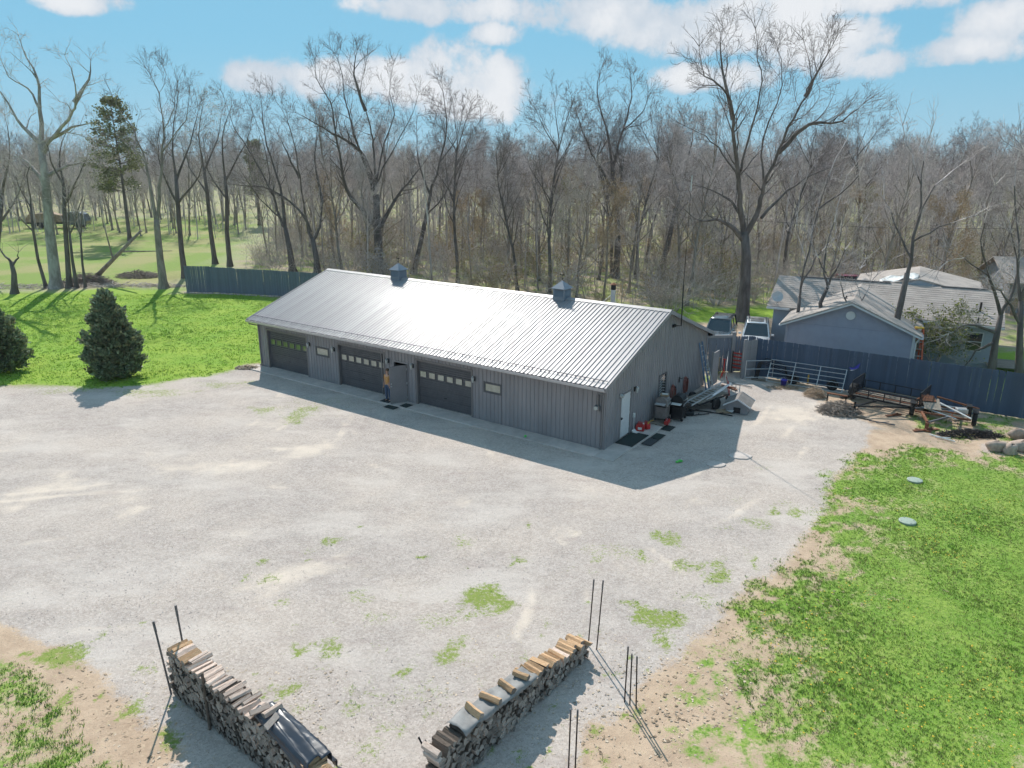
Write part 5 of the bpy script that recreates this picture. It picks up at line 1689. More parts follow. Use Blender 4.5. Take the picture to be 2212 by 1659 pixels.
# black plastic draped over the first stack
mb = MB(); vs = []; ns, nw = 30, 31; r = np.random.default_rng(5)
for i in range(ns):
    s = 3.35 + 1.75 * i / (ns - 1); u = i / (ns - 1)
    fr = .04 + .16 * u; bk = .50 + .42 * u
    for j in range(nw):
        t = j / (nw - 1); fold = .055 * abs(math.sin(t * 17 + s * 1.2)) + .03 * math.sin(t * 41 + s * 2.5) + .005 * r.normal()
        if t < .35:
            n = -fr * (1 - t / .35) * .4 + .02; z = h1(s) + .11 - (1 - t / .35) * fr * .9
        elif t < .65:
            n = .02 + (t - .35) / .30 * .44; z = h1(s) + .12 + .05 * math.sin((t - .35) / .3 * math.pi)
        else:
            f = (t - .65) / .35; n = .46 + .28 * f * (.4 + u); z = h1(s) + .12 - f * (.28 + .72 * u) * h1(s) * .95
        vs.append(s1w(s + .06 * math.sin(t * 12), n + fold * .8, max(z + fold * .7, .02)))
mb.add(vs, [(i * nw + j, i * nw + j + 1, (i + 1) * nw + j + 1, (i + 1) * nw + j) for i in range(ns - 1) for j in range(nw - 1)])
o = mb.build('plastic_tarp', 'plastic_black', None, True); tag(o, 'crumpled black plastic tarp draped over the lower end of the long wood stack', 'tarp')
md = o.modifiers.new('thick', 'SOLIDIFY'); md.thickness = .006
for i, (s, n) in enumerate(((3.42, .14), (3.62, .3), (3.86, .12))):
    o = link_mesh('loose_log', LOGS['log_side'][i + 2], None); o.location = s1w(s, n, h1(s) + .22); o.scale = (.075, .4, .06); o.rotation_euler = (0, .1, math.atan2(S1D[1], S1D[0]) + .3 * (i - 1))
    tag(o, ('pale split log at the upper edge of the black tarp', 'pale split log in the middle holding the black tarp', 'pale split log lowest of three on the black tarp')[i], 'log')


# steel stakes that hold the stacks
def stake(base, top, label, matname='post_rust', r0=.017, tip=True, z0=0.0):
    b2 = Vector((base[0], base[1], z0)); root = thing('steel_stake', label, 'stake', b2)
    tp = Vector(top) - b2; MB().tube([(0, 0, -.25), tuple(tp)], r0, 6).build('rod', matname, root)
    if tip:
        MB().tube([tuple(tp * .86), tuple(tp * 1.003)], r0 * 1.25, 6).build('tip', 'post_grey', root)


def st(bx_, by_, tx, ty, label, hz, **k):
    b2 = G(bx_, by_); t_ = P(tx, ty, b2[1] + (k.pop('dy', 0)))
    stake(b2, t_, label, **k)


b2 = S1P - S1D * .10
t_ = P(331, 1343, b2[1] + .1); stake(b2, t_, 'front leaning stake at the left end of the long wood stack', 'post_grey', .022)
b2 = S1P - S1D * .10 + S1N * .46
t_ = P(379, 1308, b2[1] + .05); stake(b2, t_, 'rear stake at the left end of the long wood stack', 'post_grey', .022)
st(1270, 1393, 1283, 1252, 'left stake of the pair at the upper end of the second wood stack', 1.8)
st(1288, 1402, 1303, 1254, 'right stake of the pair at the upper end of the second wood stack', 1.8)
st(1349, 1514, 1357, 1397, 'left stake of the three standing on bare soil', 1.5)
st(1361, 1520, 1365, 1413, 'middle stake of the three standing on bare soil', 1.5)
st(1375, 1528, 1376, 1418, 'right stake of the three standing on bare soil', 1.5)
st(1228, 1660, 1233, 1532, 'left stake of the pair at the bottom edge of the picture', 1.3)
st(1242, 1668, 1248, 1533, 'right stake of the pair at the bottom edge of the picture', 1.3)
p = s1w(1.62, -.05, 0); stake(p, s1w(1.60, -.04, 1.45), 'weathered stake standing against the face of the long wood stack', 'log_bark', .03, tip=False)

# ------------------------------------------------------------------ things round the gable end (placed in barn coordinates)
def BT(name, label, cat, a, t_, z=0.0, rz=0.0, group=None):
    return thing(name, label, cat, BWp(a, t_, z), BYAW + rz, group)


def door_mat(label, a0, a1, t0, t1, m_, z=.0, nub=True):
    root = BT('door_mat', label, 'mat', (a0 + a1) / 2, (t0 + t1) / 2, z); w, l = a1 - a0, t1 - t0
    MB().b(-w / 2, w / 2, -l / 2, l / 2, 0, .014).build('pad', m_, root, bevel=.004)
    mb = MB()
    for (x0, x1, y0, y1) in ((-w / 2, w / 2, -l / 2, -l / 2 + .04), (-w / 2, w / 2, l / 2 - .04, l / 2), (-w / 2, -w / 2 + .04, -l / 2 + .04, l / 2 - .04), (w / 2 - .04, w / 2, -l / 2 + .04, l / 2 - .04)):
        mb.b(x0, x1, y0, y1, .0145, .02)
    mb.build('border', 'black_rubber', root)


door_mat('large dark green door mat outside the white side door', .06, .90, .95, 2.7, 'mat_green', .05)
door_mat('grey rubber mat on gravel beside the large green mat', 1.0, 1.48, 1.65, 2.55, 'mat_grey', .0)
door_mat('dark mat next to the grey rubber mat', 1.02, 1.48, 2.60, 3.3, 'mat_green', .0)
door_mat('dark mat nearest to the grills', .95, 1.42, 3.9, 4.6, 'mat_green', .0)
door_mat('dark mat lying left of the open front door', -12.75, -12.15, -.85, -.3, 'mat_grey', .047)
door_mat('dark mat lying under the open front door', -12.0, -11.3, -1.35, -.95, 'mat_green', .0)
door_mat('dark mat right of the open front door', -11.35, -10.85, -.85, -.35, 'mat_green', .047)

# gas cans
for i, (a, t_, rz, s, lab) in enumerate(((.28, 3.08, .3, 1.1, 'large red fuel can beside the white door step'), (.40, 3.48, -.4, .95, 'smaller red fuel can with yellow spout beside the grill pallet'))):
    c = BT('fuel_can', lab, 'fuel can', a, t_, .05, rz); mb = MB()
    mb.prism([(-.17 * s, 0), (.17 * s, 0), (.18 * s, .06 * s), (.18 * s, .24 * s), (.12 * s, .31 * s), (-.12 * s, .31 * s), (-.18 * s, .24 * s), (-.18 * s, .06 * s)], 'Y', -.13 * s, .13 * s); mb.build('body', 'red_paint', c, bevel=.02)
    MB().tube([(-.1 * s, 0, .30 * s), (-.1 * s, 0, .38 * s), (.05 * s, 0, .38 * s), (.08 * s, 0, .31 * s)], .018, 6).build('handle', 'red_paint', c)
    MB().lathe([(.04, .29 * s), (.04, .34 * s), (.028, .36 * s)], (.13 * s, 0, 0), 8).build('cap', 'white_paint' if i == 0 else 'yellow_paint', c)
    if i:
        MB().tube([(.13, 0, .34), (.2, .05, .42), (.34, .12, .5)], [.022, .02, .014], 6).build('spout', 'yellow_paint', c)
    else:
        MB().b(-.09, .09, -.147, -.14, .08, .2).build('sticker', 'white_paint', c)
c = BT('dustpan', 'long handled white dustpan standing by the side door', 'dustpan', .22, 2.72, .05)
MB().prism([(-.13, 0), (.13, 0), (.13, .02), (-.02, .03), (-.13, .12)], 'Y', -.14, .14).build('pan', 'white_paint', c)
MB().tube([(-.1, 0, .08), (-.12, 0, .8)], .013, 6).build('handle', 'white_paint', c)
MB().b(-.17, -.08, -.05, .05, .72, .92).build('grip', 'white_paint', c)
c = BT('wooden_pallet', 'weathered low pallet under the silver gas grill', 'pallet', .55, 4.75, 0.0)
for k in range(6):
    MB().b(-.45, .45, -.55 + k * .19, -.42 + k * .19, .09, .11).build('slat', 'wood_old', c)
for x_ in (-.4, 0, .36):
    MB().b(x_, x_ + .05, -.55, .53, 0.0, .088).build('bearer', 'wood_old', c)


def grill(label, a, t_, bodym, lidm, z, rz, w=.62, barrel=False):
    g = BT('gas_grill', label, 'grill', a, t_, z, rz)
    for x_ in (-.26, .26):
        for y_ in (-w / 2 + .06, w / 2 - .06):
            MB().b(x_ - .02, x_ + .02, y_ - .02, y_ + .02, .05, .78).build('leg', bodym, g)
    MB().b(-.25, .25, -w / 2 + .02, w / 2 - .02, .12, .70).build('cabinet', bodym, g, bevel=.01)
    MB().b(.252, .264, -w / 2 + .05, -.005, .16, .66).build('cabinet_door', bodym, g); MB().b(.252, .264, .005, w / 2 - .05, .16, .66).build('cabinet_door', bodym, g)
    MB().prism([(-.28, .78), (.28, .78), (.31, .86), (.28, .95), (-.28, .95), (-.31, .86)], 'Y', -w / 2, w / 2).build('firebox', bodym, g)
    mb = MB(); n = 8
    pr = [(-.29 + 0, .955)] + [(-.29 * math.cos(q * math.pi / n), .955 + (.34 if barrel else .24) * math.sin(q * math.pi / n) ** .8) for q in range(1, n)] + [(.29, .955)]
    mb.prism(pr, 'Y', -w / 2 + .01, w / 2 - .01); ld = mb.build('lid', lidm, g, bevel=.008)
    MB().tube([(.34, -w / 2 + .12, 1.08), (.34, w / 2 - .12, 1.08)], .014, 6).build('lid_handle', 'steel', ld)
    for y_ in (-w / 2 + .12, w / 2 - .12):
        MB().bar((.25, y_, 1.06), (.34, y_, 1.08), .014).build('handle_bracket', 'steel', ld)
    for s in (-1, 1):
        MB().b(-.24, .24, s * (w / 2 + .01), s * (w / 2 + .30), .90, .93).build('side_shelf', 'aluminium' if not barrel else 'white_paint', g)
    MB().b(.285, .33, -w / 2 + .05, w / 2 - .05, .78, .88).build('control_panel', 'steel', g)
    for k in range(3):
        MB().lathe([(.03, 0), (.03, .03), (.02, .045)], (.331, -w / 2 + .16 + k * .16, .83), 8, 'X').build('knob', 'black_metal', g)
    for y_ in (-w / 2 + .06, w / 2 - .06):
        MB().lathe([(.07, -.02), (.07, .02)], (.26, y_, .07), 12, 'Y').build('wheel', 'black_rubber', g)
        MB().lathe([(.05, -.02), (.05, .02)], (-.26, y_, .05), 12, 'Y').build('wheel', 'black_rubber', g)
    return g


g1 = grill('weathered silver gas grill on a pallet against the gable wall', .55, 4.95, 'grill_steel', 'grill_steel', .11, .12)
bx_ = BT('cardboard_box', 'flat box with a white sheet of paper lying on the silver grill lid', 'box', .58, 5.05, .11 + 1.20, .4)
MB().b(-.2, .2, -.17, .17, 0, .07).build('carton', 'cardboard', bx_); MB().b(-.13, .15, -.1, .12, .072, .078).build('paper', 'white_paint', bx_)
grill('black charcoal grill with grey lid and red handle next to the silver one', 1.05, 5.75, 'black_metal', 'black_metal', 0.0, .1, .66, True)
c = BT('red_tool_box', 'low red tool box lying in front of the silver grill', 'tool box', .99, 4.55, .11, .2)
MB().b(-.1, .1, -.25, .25, 0, .17).build('box', 'red_paint', c, bevel=.01); MB().tube([(0, -.12, .17), (0, -.1, .23), (0, .1, .23), (0, .12, .17)], .012, 6).build('handle', 'steel', c)

# hose coils on the wall
for i, (t_, z, rr, lab) in enumerate(((7.27, .74, .42, 'red garden hose coil hung on the gable wall beside the window'), (8.95, .80, .40, 'orange red hose coil hung on the gable wall near the tyres'))):
    h = BT('garden_hose', lab, 'hose', .04, t_, z); r = np.random.default_rng(i)
    for k in range(5):
        pts = []
        for q in range(25):
            an = q / 24 * 6.283; pts.append((.03 + .03 * k, math.sin(an) * (rr * .62 - .02 * k + r.normal(0, .012)), math.cos(an) * (rr * 1.15 - .02 * k)))
        MB().tube(pts, .014, 6, cap=False).build('coil', 'hose_red', h, True)
    MB().b(-.02, .2, -.03, .03, rr * 1.05 - .1, rr * 1.05 - .04).build('hanger', 'black_metal', h)
c = BT('wall_hook', 'small black hook bracket on the wall between the two hose coils', 'hook', .03, 8.2, 1.25)
MB().b(-.01, .02, -.04, .04, -.15, .15).build('plate', 'black_metal', c); MB().tube([(.02, 0, .1), (.15, 0, .08), (.18, 0, .15)], .014, 6).build('arm', 'black_metal', c)


def tyre(label, pos, axis_rz, tilt, rr=.33, w=.2, rim=None, world=True, group=None):
    o = thing('tyre', label, 'tyre', pos, axis_rz, group); mb = MB(); h = w / 2
    mb.lathe([(rr * .58, -h * .8), (rr * .75, -h), (rr * .93, -h * .92), (rr, -h * .6), (rr, h * .6), (rr * .93, h * .92), (rr * .75, h), (rr * .58, h * .8), (rr * .58, -h * .8)], (0, 0, 0), 20)
    q = mb.build('tread', 'black_rubber', o, True); q.rotation_euler = (tilt, 0, 0)
    mb = MB(); mb.lathe([(rr * .59, -h * .5), (rr * .5, -h * .3), (rr * .5, h * .3), (rr * .59, h * .5)], (0, 0, 0), 16); q = mb.build('rim', rim or 'black_metal', o, True); q.rotation_euler = (tilt, 0, 0)
    return o


p = BWp(.42, 6.95); tyre('black tyre standing against the wall below the hose coils, left one', (p[0], p[1], .33), BYAW + .2, math.pi / 2 - .15)
p = BWp(.45, 7.5); tyre('black tyre standing against the wall below the hose coils, right one', (p[0], p[1], .35), BYAW + 1.3, math.pi / 2 - .1, .35)
p = BWp(1.15, 6.75); tyre('black tyre lying flat in front of the two standing tyres', (p[0], p[1], .1), 0, .05)


def ladder(label, p0, p1, w, rungs, matname, side, parent_name='extension_ladder', rail=.03, cat='ladder'):
    """straight ladder from p0 to p1 (world); `side` = direction of the width"""
    p0, p1, sd_ = Vector(p0), Vector(p1), Vector(side).normalized(); o = thing(parent_name, label, cat, p0); d = p1 - p0
    for s in (-1, 1):
        a = sd_ * (s * w / 2); MB().bar(a, a + d, rail, rail * 2.6, upv=sd_.cross(d)).build('rail', matname, o)
    for k in range(rungs):
        c = d * ((k + .7) / (rungs + .4)); MB().tube([tuple(c - sd_ * (w / 2 - .01)), tuple(c + sd_ * (w / 2 - .01))], .016, 6).build('rung', 'aluminium', o)
    return o


sd_y = Vector(BWp(0, 1)) - Vector(BWp(0, 0)); sd_x = Vector(BWp(1, 0)) - Vector(BWp(0, 0))
ladder('tall blue fibreglass ladder leaning on the rear of the gable wall', BWp(.70, 10.85, 0), BWp(.06, 10.85, 2.75), .42, 9, 'blue_fibre', sd_y)
ladder('shorter pale ladder leaning beside the blue one', BWp(.72, 11.45, 0), BWp(.12, 11.45, 1.9), .40, 6, 'aluminium', sd_y)
c = BT('gate_leaf', 'grey solid gate leaf standing open at the rear barn corner', 'gate', .42, 12.0, 0)
MB().b(.0, .06, -.05, 0.9, .05, 1.95).build('panel', 'fence_grey', c); MB().b(-.03, .09, -.15, -.055, -.1, 2.05).build('post', 'fence_grey', c)


def pipe_gate(label, p0, p1, z0, z1, bars, matname, name='pipe_gate', verts=2, lean=(0, 0), r0=.022, cat='gate'):
    p0, p1 = Vector((p0[0], p0[1], 0)), Vector((p1[0], p1[1], 0)); o = thing(name, label, cat, p0); d = p1 - p0; ln = Vector((lean[0], lean[1], 0))
    for k in range(bars):
        f = k / (bars - 1); z = z0 + (z1 - z0) * f; q = ln * (z / max(z1, .1)) + Vector((0, 0, z))
        MB().tube([tuple(q), tuple(q + d)], r0, 6).build('rail', matname, o)
    for k in range(verts + 2):
        c = d * (k / (verts + 1)); c = c * .985 + d * .0075
        MB().bar(c + ln * (z0 / z1) + Vector((0, 0, z0)), c + ln + Vector((0, 0, z1)), r0 * 1.8).build('upright', matname, o)
    return o


pipe_gate('silver pipe gate swung open beside the rear barn corner', BWp(1.15, 12.25)[:2], gp_ - unit(dd) * .25, .25, 1.25, 4, 'steel')
pipe_gate('grey pipe gate standing in front of the short fence return', (13.55, 40.25), (15.2, 40.35), .15, 1.15, 3, 'steel', verts=0)
for i, (a, t_, m_, lab, h) in enumerate(((1.75, 12.1, 'red_paint', 'red steel jack stand beside the open pipe gate', 1.1), (1.55, 12.3, 'wood_old', 'wooden post jack beside the red jack stand', 1.0))):
    c = thing('jack_stand', lab, 'stand', G(*((1562, 816), (1551, 808))[i]), BYAW)
    for s in range(3):
        an = s * 2.1; MB().bar((math.cos(an) * .22, math.sin(an) * .22, 0), (0, 0, h * .5), .04).build('leg', m_, c)
    MB().b(-.03, .03, -.03, .03, h * .4, h).build('column', m_, c); MB().b(-.09, .09, -.05, .05, h, h + .04).build('saddle', m_, c)
c = thing('red_rack', 'red slatted rack standing by the tall gate post', 'rack', G(1590, 806), BYAW)
for k in range(5):
    MB().b(-.3, .3, -.02, .02, .3 + k * .22, .38 + k * .22).build('slat', 'red_paint', c)
for s in (-.28, .28):
    MB().b(s - .03, s + .03, -.05, -.021, 0, 1.35).build('upright', 'black_metal', c)
for i, (a, t_, z, m_, lab) in enumerate(((1.2, 13.2, .9, 'rust', 'rusty milk churn like drum behind the pipe gate'),)):
    c = thing('steel_drum', 'brown rusty drum standing behind the open pipe gate', 'drum', G(1540, 800))
    MB().lathe([(.26, 0), (.27, .02), (.26, .04), (.26, .42), (.275, .44), (.26, .46), (.26, .86), (.27, .88), (.24, .89), (.24, .87), (0, .87)], (0, 0, 0), 16).build('shell', 'rust', c, True)
    MB().lathe([(.05, .875), (.05, .9), (0, .9)], (.12, 0, 0), 8).build('bung', 'steel', c)

# small trailer with ladders on it
c = BT('ladder_trailer', 'small flat trailer loaded with aluminium ladders beside the barn gable', 'trailer', 1.35, 8.45, 0, 1.35)
for y_ in (-.55, .55):
    MB().b(-1.3, 1.5, y_ - .03, y_ + .03, .42, .5).build('frame_rail', 'black_metal', c)
for x_ in (-1.2, -.4, .4, 1.2):
    MB().b(x_ - .03, x_ + .03, -.52, .52, .43, .49).build('cross_member', 'black_metal', c)
for k in range(6):
    MB().b(-1.25, 1.45, -.5 + k * .17, -.35 + k * .17, .505, .53).build('deck_board', 'wood_old', c)
MB().bar((-1.3, -.5, .45), (-2.3, 0, .42), .06).build('tongue', 'black_metal', c); MB().bar((-1.3, .5, .45), (-2.28, .01, .42), .06).build('tongue', 'black_metal', c)
MB().b(-2.31, -2.25, -.03, .03, -.02, .40).build('jack', 'black_metal', c)
MB().tube([(0, -.7, .3), (0, .7, .3)], .03, 6).build('axle', 'black_metal', c)
for y_ in (-.72, .72):
    w_ = MB(); rr, h = .3, .1
    w_.lathe([(rr * .6, -h * .8), (rr * .9, -h), (rr, -h * .6), (rr, h * .6), (rr * .9, h), (rr * .6, h * .8), (rr * .6, -h * .8)], (0, y_, .3), 18, 'Y'); q = w_.build('wheel', 'black_rubber', c, True)
    MB().lathe([(rr * .6, -h * .7), (rr * .5, -h * .3), (.06, -h * .3), (.06, h * .3), (rr * .5, h * .3), (rr * .6, h * .7)], (0, y_, .3), 14, 'Y').build('rim', 'white_paint', q, True)
tb = Matrix.Translation(BWp(1.35, 8.45)) @ Matrix.Rotation(BYAW + 1.35, 4, 'Z')
W3 = lambda x, y, z: tuple(tb @ Vector((x, y, z)))
sdv = (tb.to_3x3() @ Vector((0, 1, 0)))
ladder('long aluminium ladder lying on the small trailer', W3(-1.7, -.15, .50), W3(1.9, -.15, .95), .45, 12, 'aluminium', sdv)
ladder('short wide aluminium ladder section lying on edge over the long ladder', W3(-.4, -.55, .66), W3(1.35, -.50, .92), .45, 9, 'aluminium', (sdv + Vector((0, 0, -1.0))))
for i, (x, y, an, l, m_, lab) in enumerate(((1.35, 7.4, .3, 1.5, 'char_and_shade', 'dark stick on gravel in front of the trailer wheel, longest'), (1.75, 6.9, .9, 1.0, 'char_and_shade', 'dark stick on gravel crossing the longest one'), (2.5, 7.6, .1, 1.3, 'char_and_shade', 'dark bar lying right of the trailer wheel'), (2.5, 8.1, .5, .7, 'cardboard', 'torn brown cardboard lying under the trailer'), (2.95, 8.6, 1.2, 1.1, 'white_paint', 'white sheet leaning beside the trailer load'))):
    p = BWp(x, y); o = thing('scrap_piece', lab, 'scrap', (p[0], p[1], 0), BYAW + an)
    if i < 3:
        MB().tube([(-l / 2, 0, .03), (-l * .1, .05, .04), (l / 2, -.03, .05)], .028, 6).build('stick', m_, o); MB().tube([(-l * .1, .05, .04), (l * .1, .25, .05)], .018, 5).build('fork', m_, o)
    elif i == 3:
        MB().add([(-.4, -.25, .01), (.4, -.2, .02), (.35, .2, .12), (-.3, .28, .04)], [(0, 1, 2, 3)]).add([(-.4, -.25, .0), (.4, -.2, .0), (.35, .2, .1), (-.3, .28, .02)], [(3, 2, 1, 0)]).build('sheet', m_, o)
    else:
        MB().bar((-.5, 0, .08), (.5, 0, .45), .4, .02).build('sheet', m_, o)

# little shingled dog house at the shadow's edge
c = BT('dog_house', 'small low dog house with grey shingle roof and pale trim beside the trailer', 'dog house', 3.05, 8.85, 0, .15)
c.scale = (.85, .85, .8)
MB().b(-.62, .62, -.72, .72, 0, .52).build('wall', 'fence_grey', c)
MB().prism([(-.62, .525), (.62, .525), (0, .90)], 'Y', -.72, .72).build('gable', 'fence_grey', c)
for s in (-1, 1):
    MB().prism([(s * .78, .48), (0, .955), (0, .985), (s * .78, .51)] if s > 0 else [(0, .955), (-.78, .48), (-.78, .51), (0, .985)], 'Y', -.84, .84).build('roof_slope', 'shingle_shaded', c)
for y_ in (-.85, .85):
    for s in (-1, 1):
        MB().bar((s * .80, y_, .485), (0, y_, .965), .03, .08).build('trim', 'house_trim', c)
MB().b(-.2, .2, -.73, -.722, .03, .4).build('opening', 'char_and_shade', c)  # near-black sheet on the solid wall paints the darkness of a doorway
c = thing('lime_toy', 'lime green plastic toy lying on the shaded gravel', 'toy', G(1467, 998), .4)
MB().prism([(-.16, .0), (.15, 0), (.17, .05), (.05, .07), (.02, .12), (-.05, .07), (-.16, .06)], 'Y', -.035, .035).build('body', 'lime_plastic', c, bevel=.008); MB().lathe([(.04, -.05), (.04, .05)], (.1, 0, .04), 10, 'Y').build('wheel', 'lime_plastic', c)
c = thing('lime_ball', 'small green ball on the concrete apron', 'ball', BWp(-3.6, -.78, .045))
MB().lathe([(0, 0), (.045, .015), (.065, .06), (.045, .105), (0, .12)], (0, 0, 0), 12).build('ball', 'lime_plastic', c, True)
for i, (x, y) in enumerate(((1355, 945), (1578, 1010))):
    pass

# pieces by the right-hand fence -----------------------------------------
fn = np.array([FD[1], -FD[0]])           # from the fence towards the yard (down-left)
fn = fn if fn[1] < 0 else -fn


def FP(s, n, z=0.0):
    q = FA + FD * s + fn * n; return (q[0], q[1], z)


pipe_gate('long galvanised stock gate leaning on the blue fence', FP(.9, .95)[:2], FP(5.0, .85)[:2], .06, 1.2, 6, 'steel', 'stock_gate', 2, tuple(-fn * .7), .02)
c = thing('black_rack', 'black arched metal rack leaning in the fence corner', 'rack', FP(.25, .45), math.atan2(FD[1], FD[0]))
for k in range(5):
    y_ = -.2 + .1 * k; MB().tube([(-.1 + k * .05, -.2, .02), (0 + k * .05, -.05, .9), (.4, .1, 1.25 - k * .1), (1.5, .12, 1.0 - k * .12), (1.7, .1, .3)], .025, 6).build('bar', 'black_metal', c)
c = thing('blue_bucket', 'blue plastic bucket tipped beside the stock gate', 'bucket', G(1692, 834), .5)
c.scale = (1.15, 1.15, 1.1)
MB().lathe([(.12, 0), (.155, .32), (.165, .32), (.165, .35), (.145, .345), (.11, .02), (0, .02)], (0, 0, 0), 16).build('pail', 'blue_plastic', c, True); MB().tube([(-.15, 0, .33), (-.1, .1, .44), (.1, .1, .44), (.15, 0, .33)], .008, 5).build('bail', 'steel', c)
c = thing('yellow_slide', 'yellow plastic toy part standing behind the straw heap', 'toy', G(1744, 830), .7)
MB().tube([(0, 0, .02), (.03, 0, .5), (.12, .02, .78), (.3, .02, .82)], .05, 8).build('frame', 'yellow_paint', c, True); MB().tube([(0, .3, .02), (.03, .3, .5), (.12, .3, .76), (.3, .3, .80)], .05, 8).build('frame', 'yellow_paint', c, True)
MB().tube([(.05, .0, .45), (.05, .3, .45)], .04, 8).build('rung', 'yellow_paint', c)
for i, (s, n, lab) in enumerate(((2.3, .55, 'grey tyre tucked behind the middle of the stock gate'), (4.4, .5, 'grey tyre behind the right end of the stock gate'))):
    q = FP(s, n); tyre(lab, (q[0], q[1], .32), math.atan2(FD[1], FD[0]), math.pi / 2 - .35, .31)
c = thing('orange_plank', 'orange rusty plank propped at the end of the stock gate', 'plank', G(1806, 870), math.atan2(FD[1], FD[0]))
MB().b(-.5, .5, -.06, .06, .42, .48).build('board', 'rust', c); MB().b(-.48, -.42, -.05, .05, 0, .42).build('foot', 'black_metal', c); MB().b(.42, .48, -.05, .05, 0, .42).build('foot', 'black_metal', c)
q = FP(5.3, .06, 1.35); c = thing('blue_scrap_cloth', 'small blue and white cloth scrap hooked on the fence', 'cloth', q, math.atan2(FD[1], FD[0]))
MB().add([(-.25, -.03, 0), (0, -.06, .03), (.2, -.03, .25), (.28, 0, .32), (.22, -.03, .02), (-.1, -.08, -.12)], [(0, 1, 4, 5), (1, 2, 3, 4)]).build('cloth', 'blue_plastic', c); MB().add([(-.2, -.09, -.13), (.1, -.1, -.06), (.2, -.07, -.0), (-.1, -.1, -.16)], [(0, 1, 2, 3)]).build('hem', 'white_paint', c)


def heap(name, label, cat, pos, rx, ry, h, n, matname, seed, l=.7, rad=.014):
    r = np.random.default_rng(seed); segs = []
    for i in range(n):
        a = r.uniform(0, 6.28); q = math.sqrt(r.random()); x, y = math.cos(a) * q * rx, math.sin(a) * q * ry; z = h * (1 - q * q) * r.random() + .02
        th = r.uniform(0, 6.28); d = np.array([math.cos(th), math.sin(th), r.normal(0, .22)]) * l * r.uniform(.3, .7); p0 = np.array([x, y, z]) - d / 2; p1 = p0 + d
        p0[2] = max(p0[2], .01); p1[2] = max(p1[2], .01); m2 = (p0 + p1) / 2 + r.normal(0, l * .06, 3); m2[2] = max(m2[2], .01)
        rr = rad * r.uniform(.4, 1.4); segs.append((p0, m2, rr, rr * .8)); segs.append((m2, p1, rr * .8, rr * .4))
    o = link_mesh(name, segs_mesh(name, segs, 4, matname)); o.location = tuple(map(float, pos)); return tag(o, label, cat, kind='stuff')


heap('straw_heap', 'tangled straw coloured brush heap by the stock gate', 'brush', G(1760, 855), .55, .55, .6, 420, 'twig_tan', 1, .6, .010)
heap('brush_pile', 'brown brush pile of cut branches on the gravel near the trailer', 'brush', G(1812, 890), 1.0, .8, .6, 800, 'bark_mid', 2, .9, .014)
heap('burnt_debris', 'black charred branches beside the boulders', 'debris', G(2095, 940), 1.5, .5, .22, 500, 'char_and_shade', 3, .6, .016)
heap('dark_leaves', 'dark dead twigs on the tan soil in front of the stock gate', 'debris', G(1690, 838), .9, .35, .08, 180, 'litter', 4, .35, .010)
heap('roadside_brush', 'grey brush heap at the edge of the left lawn', 'brush', G(190, 612), 2.6, 1.0, 1.1, 700, 'bark_mid', 5, 1.8, .03)
heap('field_brush', 'small round brush heap out on the far field', 'brush', G(300, 598), 2.4, 1.4, .7, 420, 'bark_mid', 6, 1.6, .03)
heap('fallen_sticks', 'scattered fallen sticks along the lawn edge', 'debris', G(260, 618), 7.0, .8, .15, 220, 'twig_pale', 7, 2.2, .03)
heap('hedge_debris', 'pale dead branches littering the left lawn edge', 'debris', G(60, 620), 8.0, 1.2, .2, 300, 'twig_pale', 8, 1.6, .025)
heap('leaf_rubble', 'pile of pale stones and leaves at the left front barn corner', 'rubble', G(535, 795), .8, .35, .15, 200, 'chip', 9, .3, .03)
# leaning dead trunk in the field
p0, p1 = G(196, 610), P(305, 498, 74.5)
o = thing('fallen_trunk', 'dead grey trunk leaning at an angle over the far field', 'trunk', p0); v = Vector(p1 - p0)
MB().tube([(0, 0, 0), tuple(v * .5), tuple(v)], [.26, .2, .12], 8).build('stem', 'bark_mid', o, True); MB().tube([tuple(v * .45), tuple(v * .7 + Vector((-2, 0, 3)))], [.09, .03], 6).build('branch', 'bark_mid', o); MB().tube([tuple(v * .6), tuple(v * .9 + Vector((3.5, 0, -1.5)))], [.1, .03], 6).build('branch', 'bark_mid', o)

# utility trailer
tp = [np.array(G(x, y)) for x, y in ((1876, 868), (1893, 845), (1966, 858), (1948, 882))]
cx_ = sum(tp) / 4; ax_ = unit((tp[3] - tp[0]) + (tp[2] - tp[1])); ay_ = np.array([-ax_[1], ax_[0], 0])
c = thing('utility_trailer', 'black steel utility trailer with raised mesh ends in front of the blue fence', 'trailer', (19.55, 35.5, 0), math.atan2(ax_[1], ax_[0]) - .05)
c.scale = (1.15, 1.15, 1.1)
LX, LY = 1.35, .82
for y_ in (-LY, LY):
    MB().b(-LX, LX, y_ - .03, y_ + .03, .42, .49).build('side_rail', 'black_metal', c); MB().tube([(-LX, y_, .85), (LX, y_, .85)], .022, 6).build('top_rail', 'black_metal', c)
    for k in range(5):
        x_ = -LX + .03 + k * (2 * LX - .06) / 4; MB().b(x_ - .02, x_ + .02, y_ - .02, y_ + .02, .49, .85).build('stake', 'black_metal', c)
for k in range(6):
    y_ = -LY + .12 + k * .28; MB().b(-LX + .03, LX - .03, y_ - .05, y_ + .05, .46, .485).build('deck_board', 'rust' if k % 3 == 1 else 'wood_old', c)
for k in range(5):
    x_ = -LX + .2 + k * .58; MB().b(x_ - .025, x_ + .025, -LY + .03, LY - .03, .40, .455).build('cross_member', 'black_metal', c)
